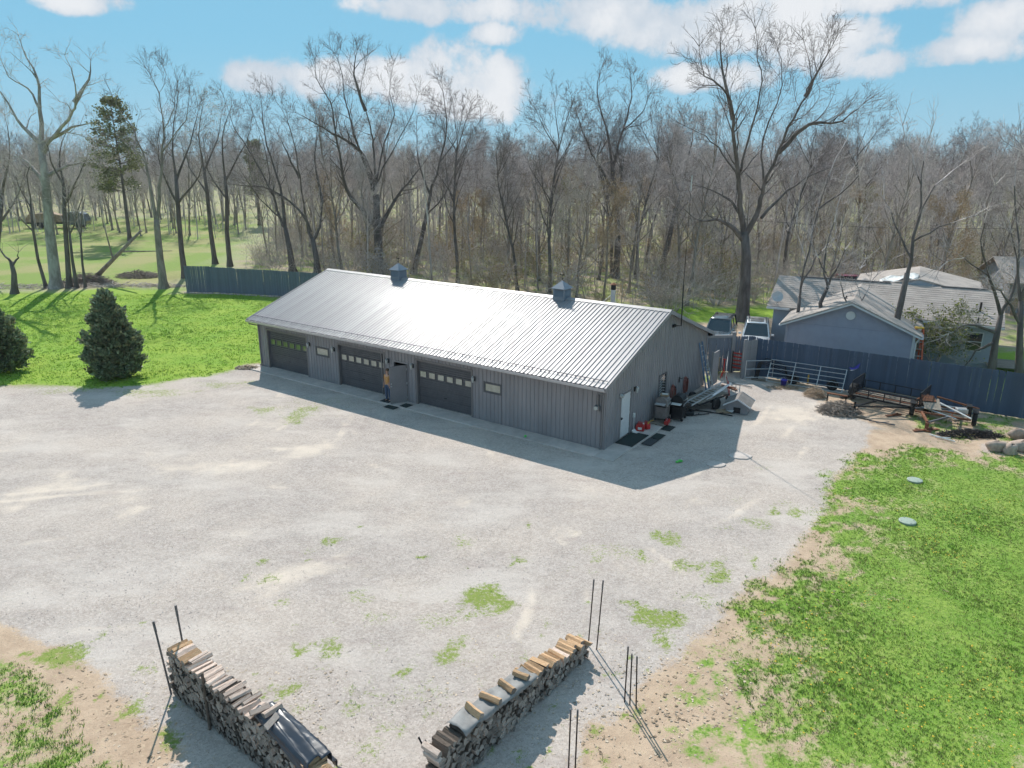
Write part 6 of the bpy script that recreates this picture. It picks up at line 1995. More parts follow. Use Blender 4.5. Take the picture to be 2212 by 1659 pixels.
for s in (-1, 1):
    g_ = MB(); x_ = s * (LX + .04)
    for (ya, yb, za, zb) in ((-LY, LY, 1.15, 1.19), (-LY, LY, .45, .49), (-LY, -LY + .04, .49, 1.15), (LY - .04, LY, .49, 1.15)):
        g_.b(x_ - .02, x_ + .02, ya, yb, za, zb)
    e_ = g_.build('end_gate', 'black_metal', c); mm = MB()
    for k in range(14):
        yy = -LY + .06 + k * .12; mm.b(x_ - .006, x_ + .006, yy, yy + .02, .49, 1.15)
    for k in range(6):
        mm.b(x_ - .008, x_ + .008, -LY + .04, LY - .04, .55 + k * .1, .565 + k * .1)
    mm.build('mesh', 'black_metal', e_)
MB().bar((-.3, -LY, .42), (-.75, -LY - 1.35, .40), .07).build('tongue', 'black_metal', c); MB().bar((LX - .3, -LY, .42), (-.72, -LY - 1.36, .40), .07).build('tongue', 'black_metal', c)
MB().b(-.80, -.72, -LY - 1.4, -LY - 1.32, .02, .62).build('jack', 'black_metal', c); MB().b(-.88, -.64, -LY - 1.48, -LY - 1.24, 0.0, .03).build('jack_foot', 'rust', c)
for s in (-1, 1):
    x_ = s * (LX + .22); rr, h = .34, .11
    w_ = MB(); w_.lathe([(rr * .6, -h * .8), (rr * .9, -h), (rr, -h * .6), (rr, h * .6), (rr * .9, h), (rr * .6, h * .8), (rr * .6, -h * .8)], (x_, .1, .34), 18, 'X'); q = w_.build('wheel', 'black_rubber', c, True)
    MB().lathe([(rr * .6, -h * .7), (rr * .5, -h * .3), (.06, -h * .3), (.06, h * .3), (rr * .5, h * .3), (rr * .6, h * .7)], (x_, .1, .34), 14, 'X').build('rim', 'steel', q, True)
    MB().prism([(.1 + .42 * math.cos(k * math.pi / 8), .36 + .42 * math.sin(k * math.pi / 8)) for k in range(9)] + [(.1 + .39 * math.cos(k * math.pi / 8), .36 + .39 * math.sin(k * math.pi / 8)) for k in range(8, -1, -1)], 'X', x_ - .12, x_ + .12).build('fender', 'black_metal', c)
MB().tube([(-LX - .2, .1, .34), (LX + .2, .1, .34)], .03, 6).build('axle', 'black_metal', c)

# second trailer: rusty frame heaped with scrap
c = thing('scrap_trailer', 'rusty trailer frame heaped with scrap pipes and brown metal sheet', 'trailer', (21.15, 33.4, 0), math.atan2(ax_[1], ax_[0]) + .12)
c.scale = (.98, .98, 1.05)
for y_ in (-.8, .8):
    MB().b(-1.2, 1.2, y_ - .04, y_ + .04, .42, .5).build('frame_rail', 'rust', c)
for x_ in (-1.15, -.4, .4, 1.15):
    MB().b(x_ - .03, x_ + .03, -.76, .76, .43, .49).build('cross_member', 'rust', c)
MB().bar((-.9, -.8, .46), (-.55, -2.0, .38), .09).build('tongue', 'rust', c); MB().bar((.3, -.8, .46), (-.5, -2.0, .38), .07).build('tongue', 'post_grey', c); MB().b(-.62, -.46, -2.12, -1.94, 0, .36).build('hitch_block', 'rust', c)
MB().b(-1.0, -.3, -2.3, -2.2, 0.0, .06).build('chock', 'rust', c)
for s in (-1, 1):
    x_ = s * 1.36; rr, h = .33, .1
    w_ = MB(); w_.lathe([(rr * .6, -h * .8), (rr * .9, -h), (rr, -h * .6), (rr, h * .6), (rr * .9, h), (rr * .6, h * .8), (rr * .6, -h * .8)], (x_, 0, .33), 18, 'X'); q = w_.build('wheel', 'black_rubber', c, True)
    MB().lathe([(rr * .6, -h * .7), (rr * .5, -h * .3), (.06, -h * .3), (.06, h * .3), (rr * .5, h * .3), (rr * .6, h * .7)], (x_, 0, .33), 14, 'X').build('rim', 'steel', q, True)
    MB().b(x_ - .13, x_ + .13, -.42, .42, .68, .71).build('fender', 'black_metal', c)
MB().box((-.55, .1, .70), (.75, 1.5, .02), rz=.15, rx=.1).build('metal_sheet', 'wood_old', c); MB().box((-.75, .55, .82), (.6, .7, .02), rz=.25, rx=.15).build('metal_sheet', 'rust', c)
for i, (p_, q_, r_, m_) in enumerate((((-.4, .6, .95), (1.5, .75, .62), .045, 'rust'), ((-.2, .1, .80), (1.2, -1.1, .60), .035, 'white_paint'), ((-.5, -.5, .58), (1.1, -.6, .60), .04, 'rust'), ((-.9, -.4, .60), (.6, -1.0, .45), .03, 'steel'), ((-.3, .3, .64), (1.2, .3, .66), .03, 'steel'), ((-1.3, .2, .72), (-.8, 1.1, .85), .05, 'rust'), ((.2, -.2, .56), (1.25, .0, .56), .05, 'blue_fibre'), ((-1.2, -.6, .56), (.2, -.1, .62), .04, 'post_grey'))):
    MB().tube([p_, q_], r_, 6).build('scrap_pipe', m_, c)
MB().box((.75, -.3, .66), (.5, .35, .3), rz=.4).build('engine_block', 'steel', c, bevel=.03); MB().box((1.05, -.1, .70), (.22, .5, .5), rz=.1).build('side_plate', 'black_metal', c)

# boulders and stones
for i, (x, y, s, sy, sz, lab) in enumerate(((2153, 972, .52, .3, .26, 'long low brown boulder, leftmost at the lawn edge'), (2180, 978, .28, .26, .26, 'small rounded boulder second from left at the lawn edge'), (2205, 972, .45, .3, .26, 'flat topped boulder at the right picture edge'), (2196, 948, .34, .28, .30, 'boulder sitting highest behind the others at the right edge'), (2235, 960, .4, .35, .32, 'boulder cut by the right picture edge'))):
    r = np.random.default_rng(500 + i); p = G(x, y); o = thing('boulder', lab, 'boulder', (p[0], p[1], 0), r.uniform(-.4, .2))
    mb = MB(); nu, nv = 14, 8; vs = []
    for a in range(nv + 1):
        ph = math.pi * a / nv
        for b2 in range(nu):
            th = 2 * math.pi * b2 / nu; cx2 = math.copysign(abs(math.sin(ph) * math.cos(th)) ** .75, math.cos(th)); cy2 = math.copysign(abs(math.sin(ph) * math.sin(th)) ** .75, math.sin(th)); cz2 = math.cos(ph)
            k = 1 + .28 * (vnoise(np.array([th * 1.3 + i * 7.0]), np.array([ph * 2.0 + i]), i)[0] - .5) * 2 + r.normal(0, .015)
            vs.append((cx2 * s * k, cy2 * sy * k, cz2 * sz * k + sz * .62))
    mb.add(vs, [(a * nu + b2, a * nu + (b2 + 1) % nu, (a + 1) * nu + (b2 + 1) % nu, (a + 1) * nu + b2) for a in range(nv) for b2 in range(nu)])
    mb.build('rock', 'boulder', o, True)
c = thing('flat_stones', 'stack of flat grey stones at the foot of the blue fence', 'stones', G(2100, 880), .3)
r = np.random.default_rng(8)
for k in range(9):
    MB().box((r.uniform(-.8, .8), r.uniform(-.2, .25), .05 + .085 * (k % 3)), (r.uniform(.4, .7), r.uniform(.25, .4), .08), rz=r.uniform(-.5, .5)).build('stone', 'boulder', c, bevel=.02)
for (x, y, lab) in ((1976, 1038, 'round pale green septic lid farther back in the right lawn'), (1960, 1127, 'round pale green septic lid nearer in the right lawn')):
    c = thing('septic_lid', lab, 'lid', G(x, y)); MB().lathe([(.28, -.03), (.28, .04), (.25, .055), (.12, .06), (0, .06)], (0, 0, 0), 24).build('cover', 'septic', c)
    for k in range(4):
        MB().lathe([(.018, .06), (.018, .075), (0, .078)], (.22 * math.cos(k * 1.57), .22 * math.sin(k * 1.57), 0), 6).build('bolt', 'steel', c)
for i, (x, y, rx, lab) in enumerate(((1600, 985, .5, 'flat pale stepping slab in the gravel at the shadow edge, farther one'), (1547, 1003, .42, 'flat pale stepping slab in the gravel at the shadow edge, nearer one'))):
    p = G(x, y); r = np.random.default_rng(i); pl = [(math.cos(k * .628) * rx * r.uniform(.85, 1.1), math.sin(k * .628) * rx * .75 * r.uniform(.85, 1.1)) for k in range(10)]
    o = MB().prism(pl, 'Z', -.06, .02).build('stone_slab', 'concrete', None, bevel=.01); o.location = tuple(p); tag(o, lab, 'slab')

# loose scrap between the trailers and along the fence
rs = np.random.default_rng(77)
SCR = [(1842, 876, 'rust', 'rusty bar'), (1858, 902, 'wood_old', 'grey plank'), (1905, 915, 'post_grey', 'steel tube'), (1930, 898, 'rust', 'rusty angle iron'), (1988, 886, 'wood_old', 'weathered board'), (2000, 930, 'rust', 'rusty rod'),
       (2035, 948, 'white_paint', 'white pipe'), (2085, 905, 'wood_old', 'split board'), (2060, 885, 'rust', 'rusty beam'), (1830, 858, 'black_metal', 'black bar'), (1745, 838, 'wood_old', 'tan plank'), (1640, 822, 'wood_old', 'curved plank'), (1600, 832, 'steel', 'steel tube'), (1575, 838, 'rust', 'rusty pipe')]
WHERE = ['left of the brush pile by the fence', 'right of the brush pile', 'under the utility trailer tongue', 'in front of the utility trailer bed', 'between the two trailers', 'left of the scrap trailer tongue', 'in front of the scrap trailer', 'behind the scrap trailer', 'beside the scrap trailer wheel', 'at the foot of the blue fence behind the brush', 'in front of the stock gate', 'in front of the grey pipe gate', 'on the gravel by the gate post', 'nearest the barn ladders']
for i, (x, y, m_, nm) in enumerate(SCR):
    p = G(x, y); o = thing('scrap_piece', nm + ' lying on the ground ' + WHERE[i], 'scrap', p, rs.uniform(-1.2, .6)); l = rs.uniform(.8, 1.7)
    if i % 2:
        MB().box((0, 0, .04), (l, .14, .035), rx=.05).build('board', m_, o); MB().box((l * .12, .03, .085), (l * .5, .09, .03), rz=.35).build('offcut', m_, o)
    else:
        MB().tube([(-l / 2, 0, .04), (0, .02, .045), (l / 2, -.02, .06)], .032, 6).build('rod', m_, o); MB().tube([(-l * .2, -.12, .04), (l * .25, .16, .10)], .022, 6).build('cross_rod', m_, o)

# more equipment crowding the gable end
c = BT('lumber_pile', 'low pile of grey boards lying along the gable wall behind the trailer', 'lumber', .55, 9.7, 0, 1.5)
for k in range(9):
    MB().box((rs.uniform(-.1, .1), -.22 + .15 * (k % 4), .03 + .045 * (k // 4)), (rs.uniform(1.5, 2.2), .13, .04), rz=rs.normal(0, .04)).build('board', 'wood_old', c)
c = BT('green_bin', 'dark open bin standing between the black grill and the tyres', 'bin', .45, 6.35, 0, .1)
MB().lathe([(.20, 0), (.26, .62), (.28, .62), (.28, .66), (.25, .66), (.19, .04), (0, .04)], (0, 0, 0), 14).build('tub', 'black_rubber', c, True); MB().tube([(0, 0, .3), (.05, .1, 1.15)], .018, 6).build('stick', 'wood_old', c)
c = BT('hand_truck', 'red hand truck leaning near the small trailer', 'hand truck', 2.2, 9.95, 0, .5)
for s_ in (-.2, .2):
    MB().tube([(0, s_, .12), (-.12, s_, .8), (-.2, s_, 1.2)], .02, 6).build('rail', 'red_paint', c); MB().lathe([(.12, -.03), (.12, .03)], (-.06, s_ * 1.25, .12), 12, 'Y').build('wheel', 'black_rubber', c)
for z_ in (.3, .6, .9):
    MB().bar((-.02 - z_ * .13, -.2, z_), (-.02 - z_ * .13, .2, z_), .03).build('cross_bar', 'red_paint', c)
MB().b(0, .22, -.2, .2, .02, .035).build('toe_plate', 'steel', c)

# ------------------------------------------------------------------ neighbour's house beyond the fence
def lap(mb, x0, x1, z0, z1, y, out=-1, step=.12, top=None):
    """lap siding: overlapping tilted boards on a wall in the xz plane at y"""
    z = z0
    while z < z1 - 1e-3:
        zz = min(z + step, z1); a, b2 = (x0, x1) if top is None else top(z)
        a2, b3 = (x0, x1) if top is None else top(zz)
        mb.add([(a, y + out * .022, z), (b2, y + out * .022, z), (b3, y + out * .004, zz), (a2, y + out * .004, zz), (a, y, z), (b2, y, z)], [(0, 1, 2, 3), (4, 5, 1, 0)])
        z = zz


HY = -.50
HX, HYy = 17.75, 43.9           # left front corner of the garage wing
house = thing('neighbour_house', 'grey shingled house with blue grey siding behind the long fence', 'house', (HX - .55, HYy + .25, 0), HY)
GW, GD, GE, GP = 7.0, 7.5, 2.65, 4.15
mb = MB(); mb.b(0.02, GW - .02, .02, GD, -.1, GE).prism([(0.02, GE + .002), (GW - .02, GE + .002), (GW / 2, GP - .05)], 'Y', .02, GD); gwl = mb.build('garage_wall', 'siding', house)
mb = MB(); lap(mb, 0, GW, .1, GE, 0); lap(mb, 0, GW, GE, GP - .1, 0, top=lambda z: (GW / 2 * (z - GE) / (GP - GE), GW - GW / 2 * (z - GE) / (GP - GE))); mb.build('siding', 'siding', gwl, fix=False)
for x_ in (0, GW):
    MB().b(x_ - .07, x_ + .07, -.04, -.024, .05, GE - .05).build('corner_board', 'house_trim' if x_ else 'siding', gwl)
sl = (GP - GE) / (GW / 2); ov = .4
for s in (-1, 1):
    xe = GW / 2 + s * (GW / 2 + ov); ze_ = GE - ov * sl
    pr = [(xe, ze_ + .03), (GW / 2, GP + .03), (GW / 2, GP + .13), (xe, ze_ + .13)]
    rf_ = MB().prism(pr, 'Y', -ov, GD + 3.3).build('garage_roof', 'shingle', house)
    MB().prism([(xe, ze_ - .06), (GW / 2 - s * .0, GP - .06), (GW / 2, GP + .028), (xe, ze_ + .028)], 'Y', -ov - .03, -ov + .02).build('barge_board', 'house_trim', rf_)
    MB().b(xe - .05 * s, xe + .07 * s, -ov + .02, 4.2, ze_ - .05, ze_ + .028).build('gutter', 'house_trim', rf_)
MB().lathe([(.26, 0), (.26, .05), (.2, .06), (0, .06)], (0, 0, 0), 16, 'Y').build('round_vent', 'house_trim', gwl).location = (GW / 2, -.09, GP - .75)
MB().tube([(GW + .28, -.3, GE - .2), (GW + .12, -.12, GE - .5), (GW + .12, -.10, .2)], .05, 6).build('downspout', 'house_trim', house)
# main wing
MX0, MX1, MY0, MY1, ME, MP = -1.6, 11.3, 4.6, 11.8, 2.85, 4.25
mc = (MY0 + MY1) / 2
mb = MB(); mb.b(MX0, MX1, MY0, MY1, -.1, ME).prism([(MY0, ME + .002), (MY1, ME + .002), (mc, MP - .05)], 'X', MX0, MX1); mw = mb.build('main_wall', 'siding_pale', house)
for xa_, xb_ in ((GW + .3, MX1), (MX0, -.05)):
    mb = MB(); lap(mb, xa_, xb_, .1, ME, MY0 - .001); mb.build('siding', 'siding_pale', mw, fix=False)
sm = (MP - ME) / (mc - MY0); ov = .45
for s in (-1, 1):
    ye = mc + s * (mc - MY0 + ov); ze_ = ME - ov * sm
    rf_ = MB().prism([(ye, ze_ + .03), (mc, MP + .03), (mc, MP + .13), (ye, ze_ + .13)], 'X', MX0 - .4, MX1 + .4).build('main_roof', 'shingle', house)
    if s < 0:
        MB().b(GW + .4, MX1 + .4, ye - .10, ye - .005, ze_ - .05, ze_ + .07).build('gutter', 'house_trim', rf_)
        MB().b(MX0 - .4, -.5, ye - .10, ye - .005, ze_ - .05, ze_ + .07).build('gutter', 'house_trim', rf_)
        # shingle courses as slightly raised strips
        mb = MB()
        for k in range(1, 16):
            f = k / 16; y_ = ye + (mc - ye) * f; z_ = ze_ + .133 + (MP - ze_) * f; mb.b(MX0 - .38, MX1 + .38, y_ - .02, y_ + .02, z_ - .015, z_ + .004)
        q = mb.build('shingle_course', 'shingle', rf_); q['kind'] = 'stuff'
MB().b(MX0 + 1.0, 5.2, mc - .10, mc + .10, MP + .10, MP + .19).build('ridge_vent', 'ridge_dark', house); MB().b(8.2, 10.8, mc - .10, mc + .10, MP + .10, MP + .19).build('ridge_vent', 'ridge_dark', house)
# rear gable rising above the main ridge
mb = MB(); RX, RW_, RP = 6.9, 4.0, MP + .42
for s in (-1, 1):
    MB().prism([(RX + s * RW_, MP - .45), (RX, RP), (RX, RP + .1), (RX + s * RW_, MP - .35)], 'Y', mc + .1, MY1 + 4).build('rear_roof', 'shingle', house)
MB().prism([(RX - RW_ + .1, MP - .45), (RX + RW_ - .1, MP - .45), (RX, RP - .02)], 'Y', mc + .15, MY1 + 3.9).build('rear_gable', 'siding_pale', house)
mb = MB(); vs = []; r = np.random.default_rng(2)
for i in range(9):
    for j in range(7):
        x_ = RX - 2.4 + 2.3 * i / 8; f = (x_ - (RX - RW_)) / RW_; vs.append((x_, mc + .35 + 2.5 * j / 6, MP - .35 + (RP + .1 - MP + .35) * f + .06 + .10 * math.sin(i * 1.5 + j * .8) + r.uniform(0, .05)))
mb.add(vs, [(i * 7 + j, i * 7 + j + 1, (i + 1) * 7 + j + 1, (i + 1) * 7 + j) for i in range(8) for j in range(6)]); o = mb.build('roof_tarp', 'white_paint', house, True)
md = o.modifiers.new('thick', 'SOLIDIFY'); md.thickness = .02
for (x0, x1, z0, z1) in ((8.0, 8.9, 1.2, 2.2), (9.9, 10.7, 1.1, 2.2)):
    f = MB(); 
    for q in ((x0 - .06, x0, z0, z1), (x1, x1 + .06, z0, z1), (x0 - .06, x1 + .06, z0 - .06, z0), (x0 - .06, x1 + .06, z1, z1 + .06), (x0, x1, (z0 + z1) / 2 - .02, (z0 + z1) / 2 + .02)):
        f.b(q[0], q[1], MY0 - .06, MY0 - .023, q[2], q[3])
    w_ = f.build('window', 'house_trim', house); MB().b(x0, x1, MY0 - .035, MY0 - .025, z0, z1).build('pane', 'pane_dark', w_)
MB().tube([(10.4, MY0 + 1.0, ME + .4), (10.4, MY0 + 1.0, ME + 1.1)], .06, 8).build('vent_pipe', 'black_metal', house)
MB().tube([(3.0, 2.0, GE + 1.15), (3.0, 2.0, GE + 1.6)], .05, 8).build('vent_pipe', 'black_metal', house)
MB().tube([(MX0 + .2, MY0 - .2, ME), (MX0 + .2, MY0 - .3, ME + .5)], .03, 6).build('dish_arm', 'steel', house)
d_ = MB().lathe([(0, 0), (.2, .03), (.36, .10), (.37, .10), (.2, .01), (0, -.02)], (0, 0, 0), 16).build('dish', 'steel', house, True); d_.location = (MX0 + .2, MY0 - .35, ME + .6); d_.rotation_euler = (1.2, 0, .3)
MB().box((10.3, MY0 - .3, ME + .12), (.06, .06, .5), rx=.2).build('roof_hook', 'black_metal', house)
# second house at the right edge
h2_ = thing('far_house', 'second pale blue house with grey roof at the far right edge', 'house', (42.3, 61.0, 0), -.25)
MB().b(0, 11, 0, 7, -.1, 2.7).prism([(0, 2.702), (7, 2.702), (3.5, 4.3)], 'X', 0.001, 11) if False else None
w_ = MB().b(0, 11, 0, 7, -.1, 2.7).build('wall', 'siding_pale', h2_); MB().prism([(0, 2.702), (7, 2.702), (3.5, 4.25)], 'X', 0, 11).build('gable', 'siding_pale', h2_)
for s in (-1, 1):
    ye = 3.5 + s * 4.0; MB().prism([(ye, 2.52), (3.5, 4.3), (3.5, 4.42), (ye, 2.64)], 'X', -.5, 11.5).build('roof_slope', 'shingle', h2_)
for x0 in (1.2, 4.6):
    f = MB(); z0, z1, x1 = .9, 2.2, x0 + 1.1
    for q in ((x0 - .07, x0, z0, z1), (x1, x1 + .07, z0, z1), (x0 - .07, x1 + .07, z0 - .07, z0), (x0 - .07, x1 + .07, z1, z1 + .07), (x0, x1, 1.53, 1.58)):
        f.b(q[0], q[1], -.06, -.002, q[2], q[3])
    w_ = f.build('window', 'white_paint', h2_); MB().b(x0, x1, -.03, -.01, z0, z1).build('pane', 'pane_dark', w_)


# ------------------------------------------------------------------ vehicles
def suv(label, loc, rz, paint, rack=True, sunroof=True, cat='car', L=4.8, Wd=1.9, H=1.75):
    c = thing('parked_car', label, cat, loc, rz); w = Wd / 2
    # side profile stations along x (front = +x): x, sill z, belt z, half width at sill and belt
    st_ = [(-L / 2, .45, .95, .84), (-L / 2 + .08, .32, 1.02, .94), (-L * .3, .28, 1.06, 1.0), (0, .28, 1.04, 1.0), (L * .2, .28, 1.00, 1.0), (L * .36, .30, .94, .97), (L / 2 - .12, .34, .84, .90), (L / 2, .45, .72, .78)]
    mb = MB(); vs = []; k = 8
    for x, zs, zb, ww in st_:
        hw = w * ww
        vs += [(x, -hw * .92, zs), (x, -hw, zs + (zb - zs) * .35), (x, -hw * .99, zs + (zb - zs) * .8), (x, -hw * .9, zb), (x, hw * .9, zb), (x, hw * .99, zs + (zb - zs) * .8), (x, hw, zs + (zb - zs) * .35), (x, hw * .92, zs)]
    fs = [(i * k + j, i * k + (j + 1) % k, (i + 1) * k + (j + 1) % k, (i + 1) * k + j) for i in range(len(st_) - 1) for j in range(k)] + [tuple(range(k)), tuple((len(st_) - 1) * k + j for j in range(k - 1, -1, -1))]
    mb.add(vs, fs); mb.build('body', paint, c, True)
    # greenhouse
    xb, xf, tb_, tf = -L / 2 + .06, L * .20, -L / 2 + .32, L * .03; zb, zt = 1.02, H
    gl = MB(); v = [(xb, -w * .86, zb), (xb, w * .86, zb), (xf, w * .86, zb - .03), (xf, -w * .86, zb - .03), (tb_, -w * .70, zt - .04), (tb_, w * .70, zt - .04), (tf, w * .70, zt - .04), (tf, -w * .70, zt - .04)]
    gl.add(v, [(0, 1, 5, 4), (2, 3, 7, 6), (1, 2, 6, 5), (3, 0, 4, 7), (4, 5, 6, 7)]); gl.build('windows', 'glass_car', c)
    MB().add([(tb_ - .06, -w * .73, zt - .05), (tb_ - .06, w * .73, zt - .05), (tf + .05, w * .73, zt - .05), (tf + .05, -w * .73, zt - .05), (tb_ + .05, -w * .64, zt), (tb_ + .05, w * .64, zt), (tf - .08, w * .64, zt), (tf - .08, -w * .64, zt)],
             [(3, 2, 1, 0), (0, 1, 5, 4), (1, 2, 6, 5), (2, 3, 7, 6), (3, 0, 4, 7), (4, 5, 6, 7)]).build('roof', paint, c, True)
    for s in (-1, 1):
        for (xa, xt, wd_) in ((xf, tf, .07), (.1, .0, .06), (-L * .22, -L * .20, .07), (xb + .05, tb_, .12)):
            MB().bar((xa, s * w * .865, zb - .02), (xt, s * w * .71, zt - .03), wd_, .03).build('pillar', paint, c)
        m_ = MB().box((xf - .1, s * (w + .1), zb + .1), (.12, .2, .14)).build('mirror', paint, c, bevel=.03)
        if rack:
            MB().tube([(tb_ + .1, s * w * .6, zt + .05), (tf - .15, s * w * .6, zt + .05)], .022, 6).bar((tb_ + .2, s * w * .6, zt - .01), (tb_ + .2, s * w * .6, zt + .05), .03).bar((tf - .25, s * w * .6, zt - .01), (tf - .25, s * w * .6, zt + .05), .03).build('roof_rail', 'black_metal', c)
        MB().box((L / 2 - .10, s * w * .66, .72), (.18, .36, .14), rz=-s * .25).build('headlight', 'lamp_glass', c, bevel=.03)
        MB().box((-L / 2 + .02, s * w * .74, .85), (.1, .22, .28)).build('tail_light', 'red_paint', c)
        for x_ in (-L * .29, L * .31):
            wh = MB(); rr, h = .36, .12; wh.lathe([(rr * .62, -h * .8), (rr * .92, -h), (rr, -h * .6), (rr, h * .6), (rr * .92, h), (rr * .62, h * .8), (rr * .62, -h * .8)], (x_, s * (w - .12), .36), 18, 'Y'); q = wh.build('wheel', 'black_rubber', c, True)
            MB().lathe([(rr * .62, -h * .6), (rr * .3, -h * .5), (.06, -h * .7), (.06, h * .7), (rr * .3, h * .5), (rr * .62, h * .6)], (x_, s * (w - .12), .36), 14, 'Y').build('rim', 'steel', q, True)
    if sunroof:
        for xa, xb2 in ((tf - .85, tf - .35), (tf - 1.6, tf - .98)):
            MB().b(xa, xb2, -w * .45, w * .45, zt + .002, zt + .012).build('sunroof', 'glass_car', c)
    MB().b(L / 2 - .06, L / 2 + .01, -w * .42, w * .42, .5, .68).build('grille', 'black_metal', c)
    MB().b(L / 2 - .12, L / 2 + .02, -w * .72, w * .72, .34, .46).build('bumper', 'black_metal', c, bevel=.03)
    return c


p = P(1634, 715, 48.2); suv('white SUV with roof windows parked nose to the fence', (p[0], 48.2, 0), -1.9, 'car_white')
p = P(1556, 705, 49.6); suv('dark grey SUV parked on the drive behind the barn corner', (p[0], 49.6, 0), -2.0, 'car_grey', sunroof=False)
p = P(1895, 598, 66.0); suv('dark red van roof showing behind the house ridge', (p[0] - .6, 67.0, 0), -.2, 'car_red', rack=False, sunroof=False, H=2.3, L=5.4)
# stepladder
c = thing('step_ladder', 'orange fibreglass stepladder standing beyond the fence', 'ladder', (P(1981, 740, 41.6)[0], 41.6, 0), -.3)
c.scale = (1.15, 1.15, 1.2)
for s in (-1, 1):
    for t_ in (-1, 1):
        MB().bar((s * .30, t_ * .55, 0), (s * .16, t_ * .06, 2.35), .08, .10).build('rail', 'orange_paint', c)
for k in range(6):
    z = .35 + k * .34; f = z / 2.35; MB().b(-.29 + .13 * f, .29 - .13 * f, -.59 + .49 * f, -.50 + .49 * f, z - .015, z + .015).build('step', 'aluminium', c)
for k in range(3):
    z = .6 + k * .6; f = z / 2.35; MB().b(-.29 + .13 * f, .29 - .13 * f, .53 - .49 * f, .56 - .49 * f, z - .02, z + .02).build('brace', 'orange_paint', c)
MB().b(-.2, .2, -.14, .14, 2.35, 2.42).build('cap', 'yellow_paint', c)
# budding shrub in front of the house
T = Tree(411, .008, .2, .24, 1.0)
pb = P(2030, 780, 43.0)
root = thing('budding_shrub', 'tall loose shrub with yellow green buds in front of the house', 'shrub', (pb[0] - .3, 43.0, 0))
for j in range(9):
    a = T.r.uniform(0, 6.28); an = T.r.uniform(.2, .75); T.grow(np.array([0, 0, 0.]), np.array([math.cos(a) * math.sin(an), math.sin(a) * math.sin(an), math.cos(an)]), T.r.uniform(2.2, 3.8), .04, 1, 4)
link_mesh('stems', segs_mesh('stems', T.limb + T.twig, 4, 'twig_pale', False), root); V, F = T.specks(.07, .85); link_mesh('foliage', raw_mesh('foliage', V, F, 'bud_green'), root)
# dark barbecue / junk by the house corner, low deck with railing
c = thing('covered_grill', 'black covered kettle grill by the right house corner', 'grill', (P(2125, 735, 45.5)[0], 45.5, 0))
MB().lathe([(.30, .1), (.36, .6), (.40, .95), (.36, 1.15), (.22, 1.3), (.06, 1.36), (0, 1.37)], (0, 0, 0), 14).build('cover', 'black_rubber', c, True); MB().lathe([(.28, 0), (.28, .098)], (0, 0, 0), 12).build('base', 'black_metal', c)
c = thing('wooden_deck', 'dark low wooden deck at the right beyond the fence', 'deck', (31.0, 42.2, 0), -.4)
for k in range(16):
    MB().b(-2.0, 2.6, -1.2 + k * .15, -1.07 + k * .15, .42, .45).build('board', 'wood_old', c)
for x_ in (-1.9, .3, 2.5):
    for y_ in (-1.1, 1.0):
        MB().b(x_ - .05, x_ + .05, y_ - .05, y_ + .05, -.1, .415).build('post', 'wood_old', c)
c = thing('garden_bench', 'dark bench with backrest against the house wall behind the stepladder', 'bench', (P(2010, 765, 44.4)[0] + .3, 44.6, 0), -.5)
for k in range(3):
    MB().b(-.75, .75, -.25 + k * .16, -.12 + k * .16, .44, .47).build('seat_slat', 'black_metal', c); MB().b(-.75, .75, .26, .29, .55 + k * .14, .65 + k * .14).build('back_slat', 'black_metal', c)
for x_ in (-.7, .7):
    for y_ in (-.22, .22):
        MB().b(x_ - .03, x_ + .03, y_ - .03, y_ + .03, 0, .438).build('leg', 'black_metal', c)
    MB().b(x_ - .03, x_ + .03, .295, .34, .3, .98).build('back_post', 'black_metal', c)
# dark truck with a brush load far out on the left drive
b_ = G(150, 492)
c = thing('farm_truck', 'dark covered truck with brown load parked on the far left drive', 'truck', (b_[0] - 1, b_[1], 0), .08)
MB().b(-6.5, 0.4, -1.1, 1.1, .8, 1.05).build('bed', 'black_metal', c); MB().prism([(.6, .6), (4.6, .6), (4.8, 1.4), (4.4, 2.6), (3.6, 3.0), (.9, 3.0), (.6, 2.2)], 'Y', -1.1, 1.1).build('cab', 'car_grey', c, bevel=.08)
MB().prism([(-6.4, 1.06), (.3, 1.06), (.2, 2.4), (-2, 2.9), (-5.6, 2.6), (-6.3, 1.8)], 'Y', -1.05, 1.05).build('load', 'litter', c, bevel=.1); MB().b(3.7, 4.45, -.95, .95, 1.9, 2.5).build('windscreen', 'glass_car', c)
for x_ in (-5, -3.6, 3.2):
    for y_ in (-1.0, 1.0):
        MB().lathe([(.25, -.12), (.45, -.14), (.5, -.08), (.5, .08), (.45, .14), (.25, .12)], (x_, y_, .5), 14, 'Y').build('wheel', 'black_rubber', c, True)
# overhead wires with poles far behind the house
for i, (x, y, lab) in enumerate(((6.0, 78.0, 'wooden utility pole in the wood carrying the overhead wire'), (58.0, 62.0, 'wooden utility pole at far right carrying the overhead wire'))):
    c = thing('utility_pole', lab, 'pole', (x, y, 0)); MB().tube([(0, 0, -.3), (0, 0, 9.0 - i)], [.14, .1], 8).build('shaft', 'bark_mid', c, True); MB().b(-.8, .8, -.06, .06, 8.2 - i, 8.32 - i).build('crossarm', 'bark_mid', c)
a, b2 = Vector((6, 78, 8.6)), Vector((58, 62, 7.6)); pts = [a.lerp(b2, k / 20) - Vector((0, 0, 1.6 * math.sin(k / 20 * math.pi))) for k in range(21)]
tag(MB().tube([tuple(q) for q in pts], .02, 4).build('overhead_wire', 'post_grey', None), 'thin overhead wire sagging behind the house roof', 'wire')

